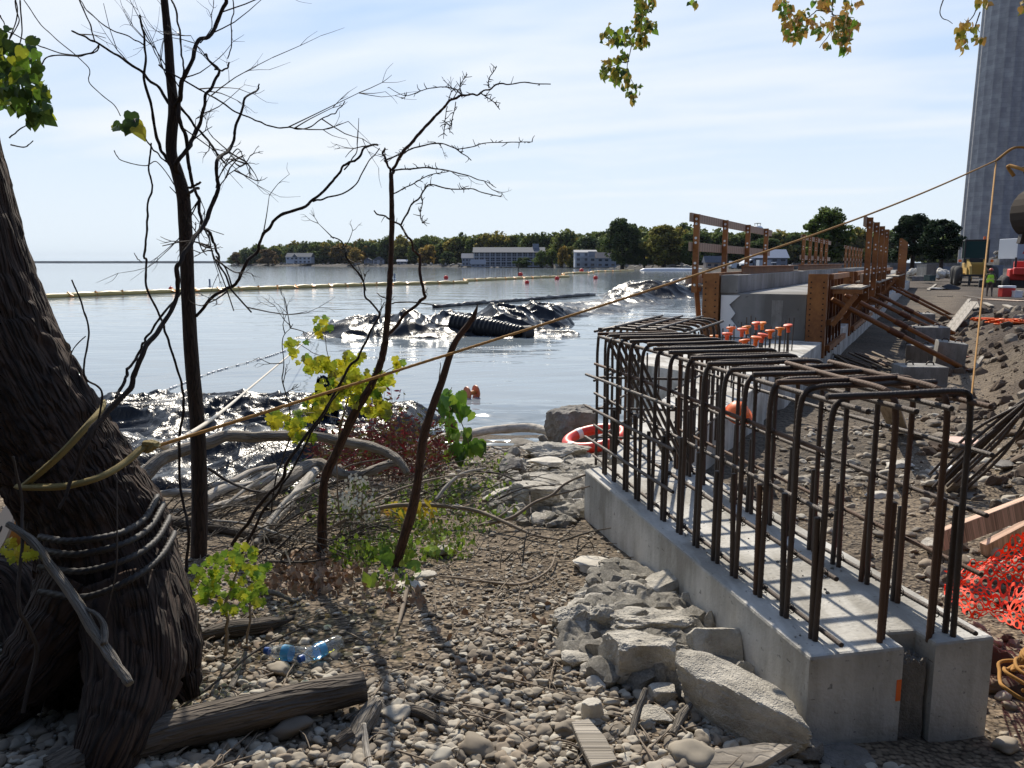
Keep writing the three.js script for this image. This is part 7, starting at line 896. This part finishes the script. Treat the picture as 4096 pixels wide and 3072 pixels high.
  cg.forEach((g, k) => { const n = 800, im = new THREE.InstancedMesh(g, [M.rubble, M.rubble, M.slabWhite, M.rubble][k], n), zone = [[565, 465, 60, 26], [545, 500, 55, 28], [640, 640, 75, 45], [720, 660, 60, 50], [590, 480, 40, 20], [640, 600, 60, 30]]; for (let i = 0; i < n; i++) { const c = zone[Math.floor(R() * 6)], a = R() * 6.283, r = Math.sqrt(R()); let p = GR(c[0] + Math.cos(a) * r * c[2], c[1] + Math.sin(a) * r * c[3]); if (-p.z > 2.4 && -p.z < 5.1 && p.x > xf(-p.z) - 0.03) p = V(xf(-p.z) - 0.03 - R() * 0.15, p.y, p.z); const s = 0.008 + Math.pow(R(), 2.6) * 0.075; e.set((R() - 0.5) * 1.1, R() * 6, (R() - 0.5) * 1.1); im.setMatrixAt(i, mx.compose(V(p.x, land(p.x, p.z) + s * 0.3, p.z), q.setFromEuler(e), V(s, s, s))); } im.name = 'bits'; im.userData.kind = 'stuff'; shade(im); rub.add(im); });
  { const fb = new THREE.InstancedMesh(cg[0], M.rubble, 160); for (let i = 0; i < 160; i++) { const p = fp(0.05 + R() * 2.4, 0.03 + R() * 0.66, FT), s = 0.002 + Math.pow(R(), 3) * 0.009; e.set(R(), R() * 6, R()); fb.setMatrixAt(i, mx.compose(V(p.x, FT + s * 0.3, p.z), q.setFromEuler(e), V(s, s, s))); } fb.name = 'bits'; fb.userData.kind = 'stuff'; shade(fb); rub.add(fb); }
  const tw = []; for (let i = 0; i < 1000; i++) { const D = 1.6 + R() * 3.6, x = (R() * 2 - 1) * D * 0.6; if (x > xf(D) - 0.05) continue; const a = R() * 6.3, L = 0.04 + Math.pow(R(), 3) * 0.26, p = V(x, land(x, -D) + 0.014 + R() * 0.014, -D), d = V(Math.cos(a) * L, (R() - 0.3) * 0.03, Math.sin(a) * L); tw.push(tube([p, p.clone().addScaledVector(d, 0.5).add(V((R() - 0.5) * 0.02, 0.008, (R() - 0.5) * 0.02)), p.clone().add(d)], [0.0022 + R() * 0.003, 0.001], { seg: 5, n: 4 })); }
  const o = solo('fallen_twigs', mg(tw), M.twigPale, 'dry twigs and straw scattered over the pebbles', 'twigs'); o.userData.kind = 'stuff';
}
{ // two water bottles
  const clear = phys(C(0.93, 0.96, 0.98), 0.08, { transmission: 0.92, thickness: 0, ior: 1.4 }), blue = phys(C(0.1, 0.42, 0.75), 0.3, { transmission: 0.3, thickness: 0 }), capM = solid(0.02, 0.09, 0.35, 0.4);
  const prof = [[0.012, 0.198], [0.0125, 0.182], [0.016, 0.175], [0.027, 0.15], [0.031, 0.135], [0.029, 0.128], [0.031, 0.12], [0.031, 0.085], [0.0285, 0.076], [0.031, 0.066], [0.029, 0.056], [0.031, 0.045], [0.029, 0.033], [0.031, 0.02], [0.027, 0.002], [0.012, 0.004], [0.001, 0.008]].map(([r, y]) => new THREE.Vector2(r, y));
  for (const [x, y, x2, y2, l] of [[266, 661, 312, 666, 'clear plastic water bottle with blue label and cap, left of two on the pebbles'], [300, 670, 330, 656, 'clear plastic water bottle with blue label and cap, right and nearer of two']]) {
    const a = on(x, y, 0.045), b = on(x2, y2, 0.045), d = a.clone().sub(b).normalize(), t = thing('water_bottle', l, 'bottle', b.clone()); t.quaternion.setFromUnitVectors(UP, d); t.position.copy(a.clone().addScaledVector(d, -0.2));
    part('bottle', new THREE.LatheGeometry(prof, 32), clear, t); part('label', new THREE.CylinderGeometry(0.0318, 0.0318, 0.034, 32, 1, true).translate(0, 0.102, 0), blue, t); part('cap', new THREE.CylinderGeometry(0.0145, 0.015, 0.019, 20).translate(0, 0.193, 0), capM, t); part('neck_ring', new THREE.TorusGeometry(0.0135, 0.002, 6, 20).rotateX(Math.PI / 2).translate(0, 0.18, 0), clear, t);
  }
  const R = rng(7), c = P(66, 588, 3.0), o = thing('orange_ribbon', 'torn strips of orange ribbon behind the branch at lower left', 'ribbon', c); for (let k = 0; k < 4; k++) { const x = (R() - 0.5) * 0.08; part('strip', tube([V(x, 0.1, 0), V(x + 0.02, 0.02, 0.02), V(x - 0.03 + k * 0.02, -0.06, 0), V(x + k * 0.025 - 0.03, -0.14, 0.02)], [0.006, 0.012, 0.01, 0.005], { seg: 5, shape: (r, a) => r * (0.25 + Math.abs(Math.cos(a))) }), M.orange, o); }
}
renderer.render(scene, camera);
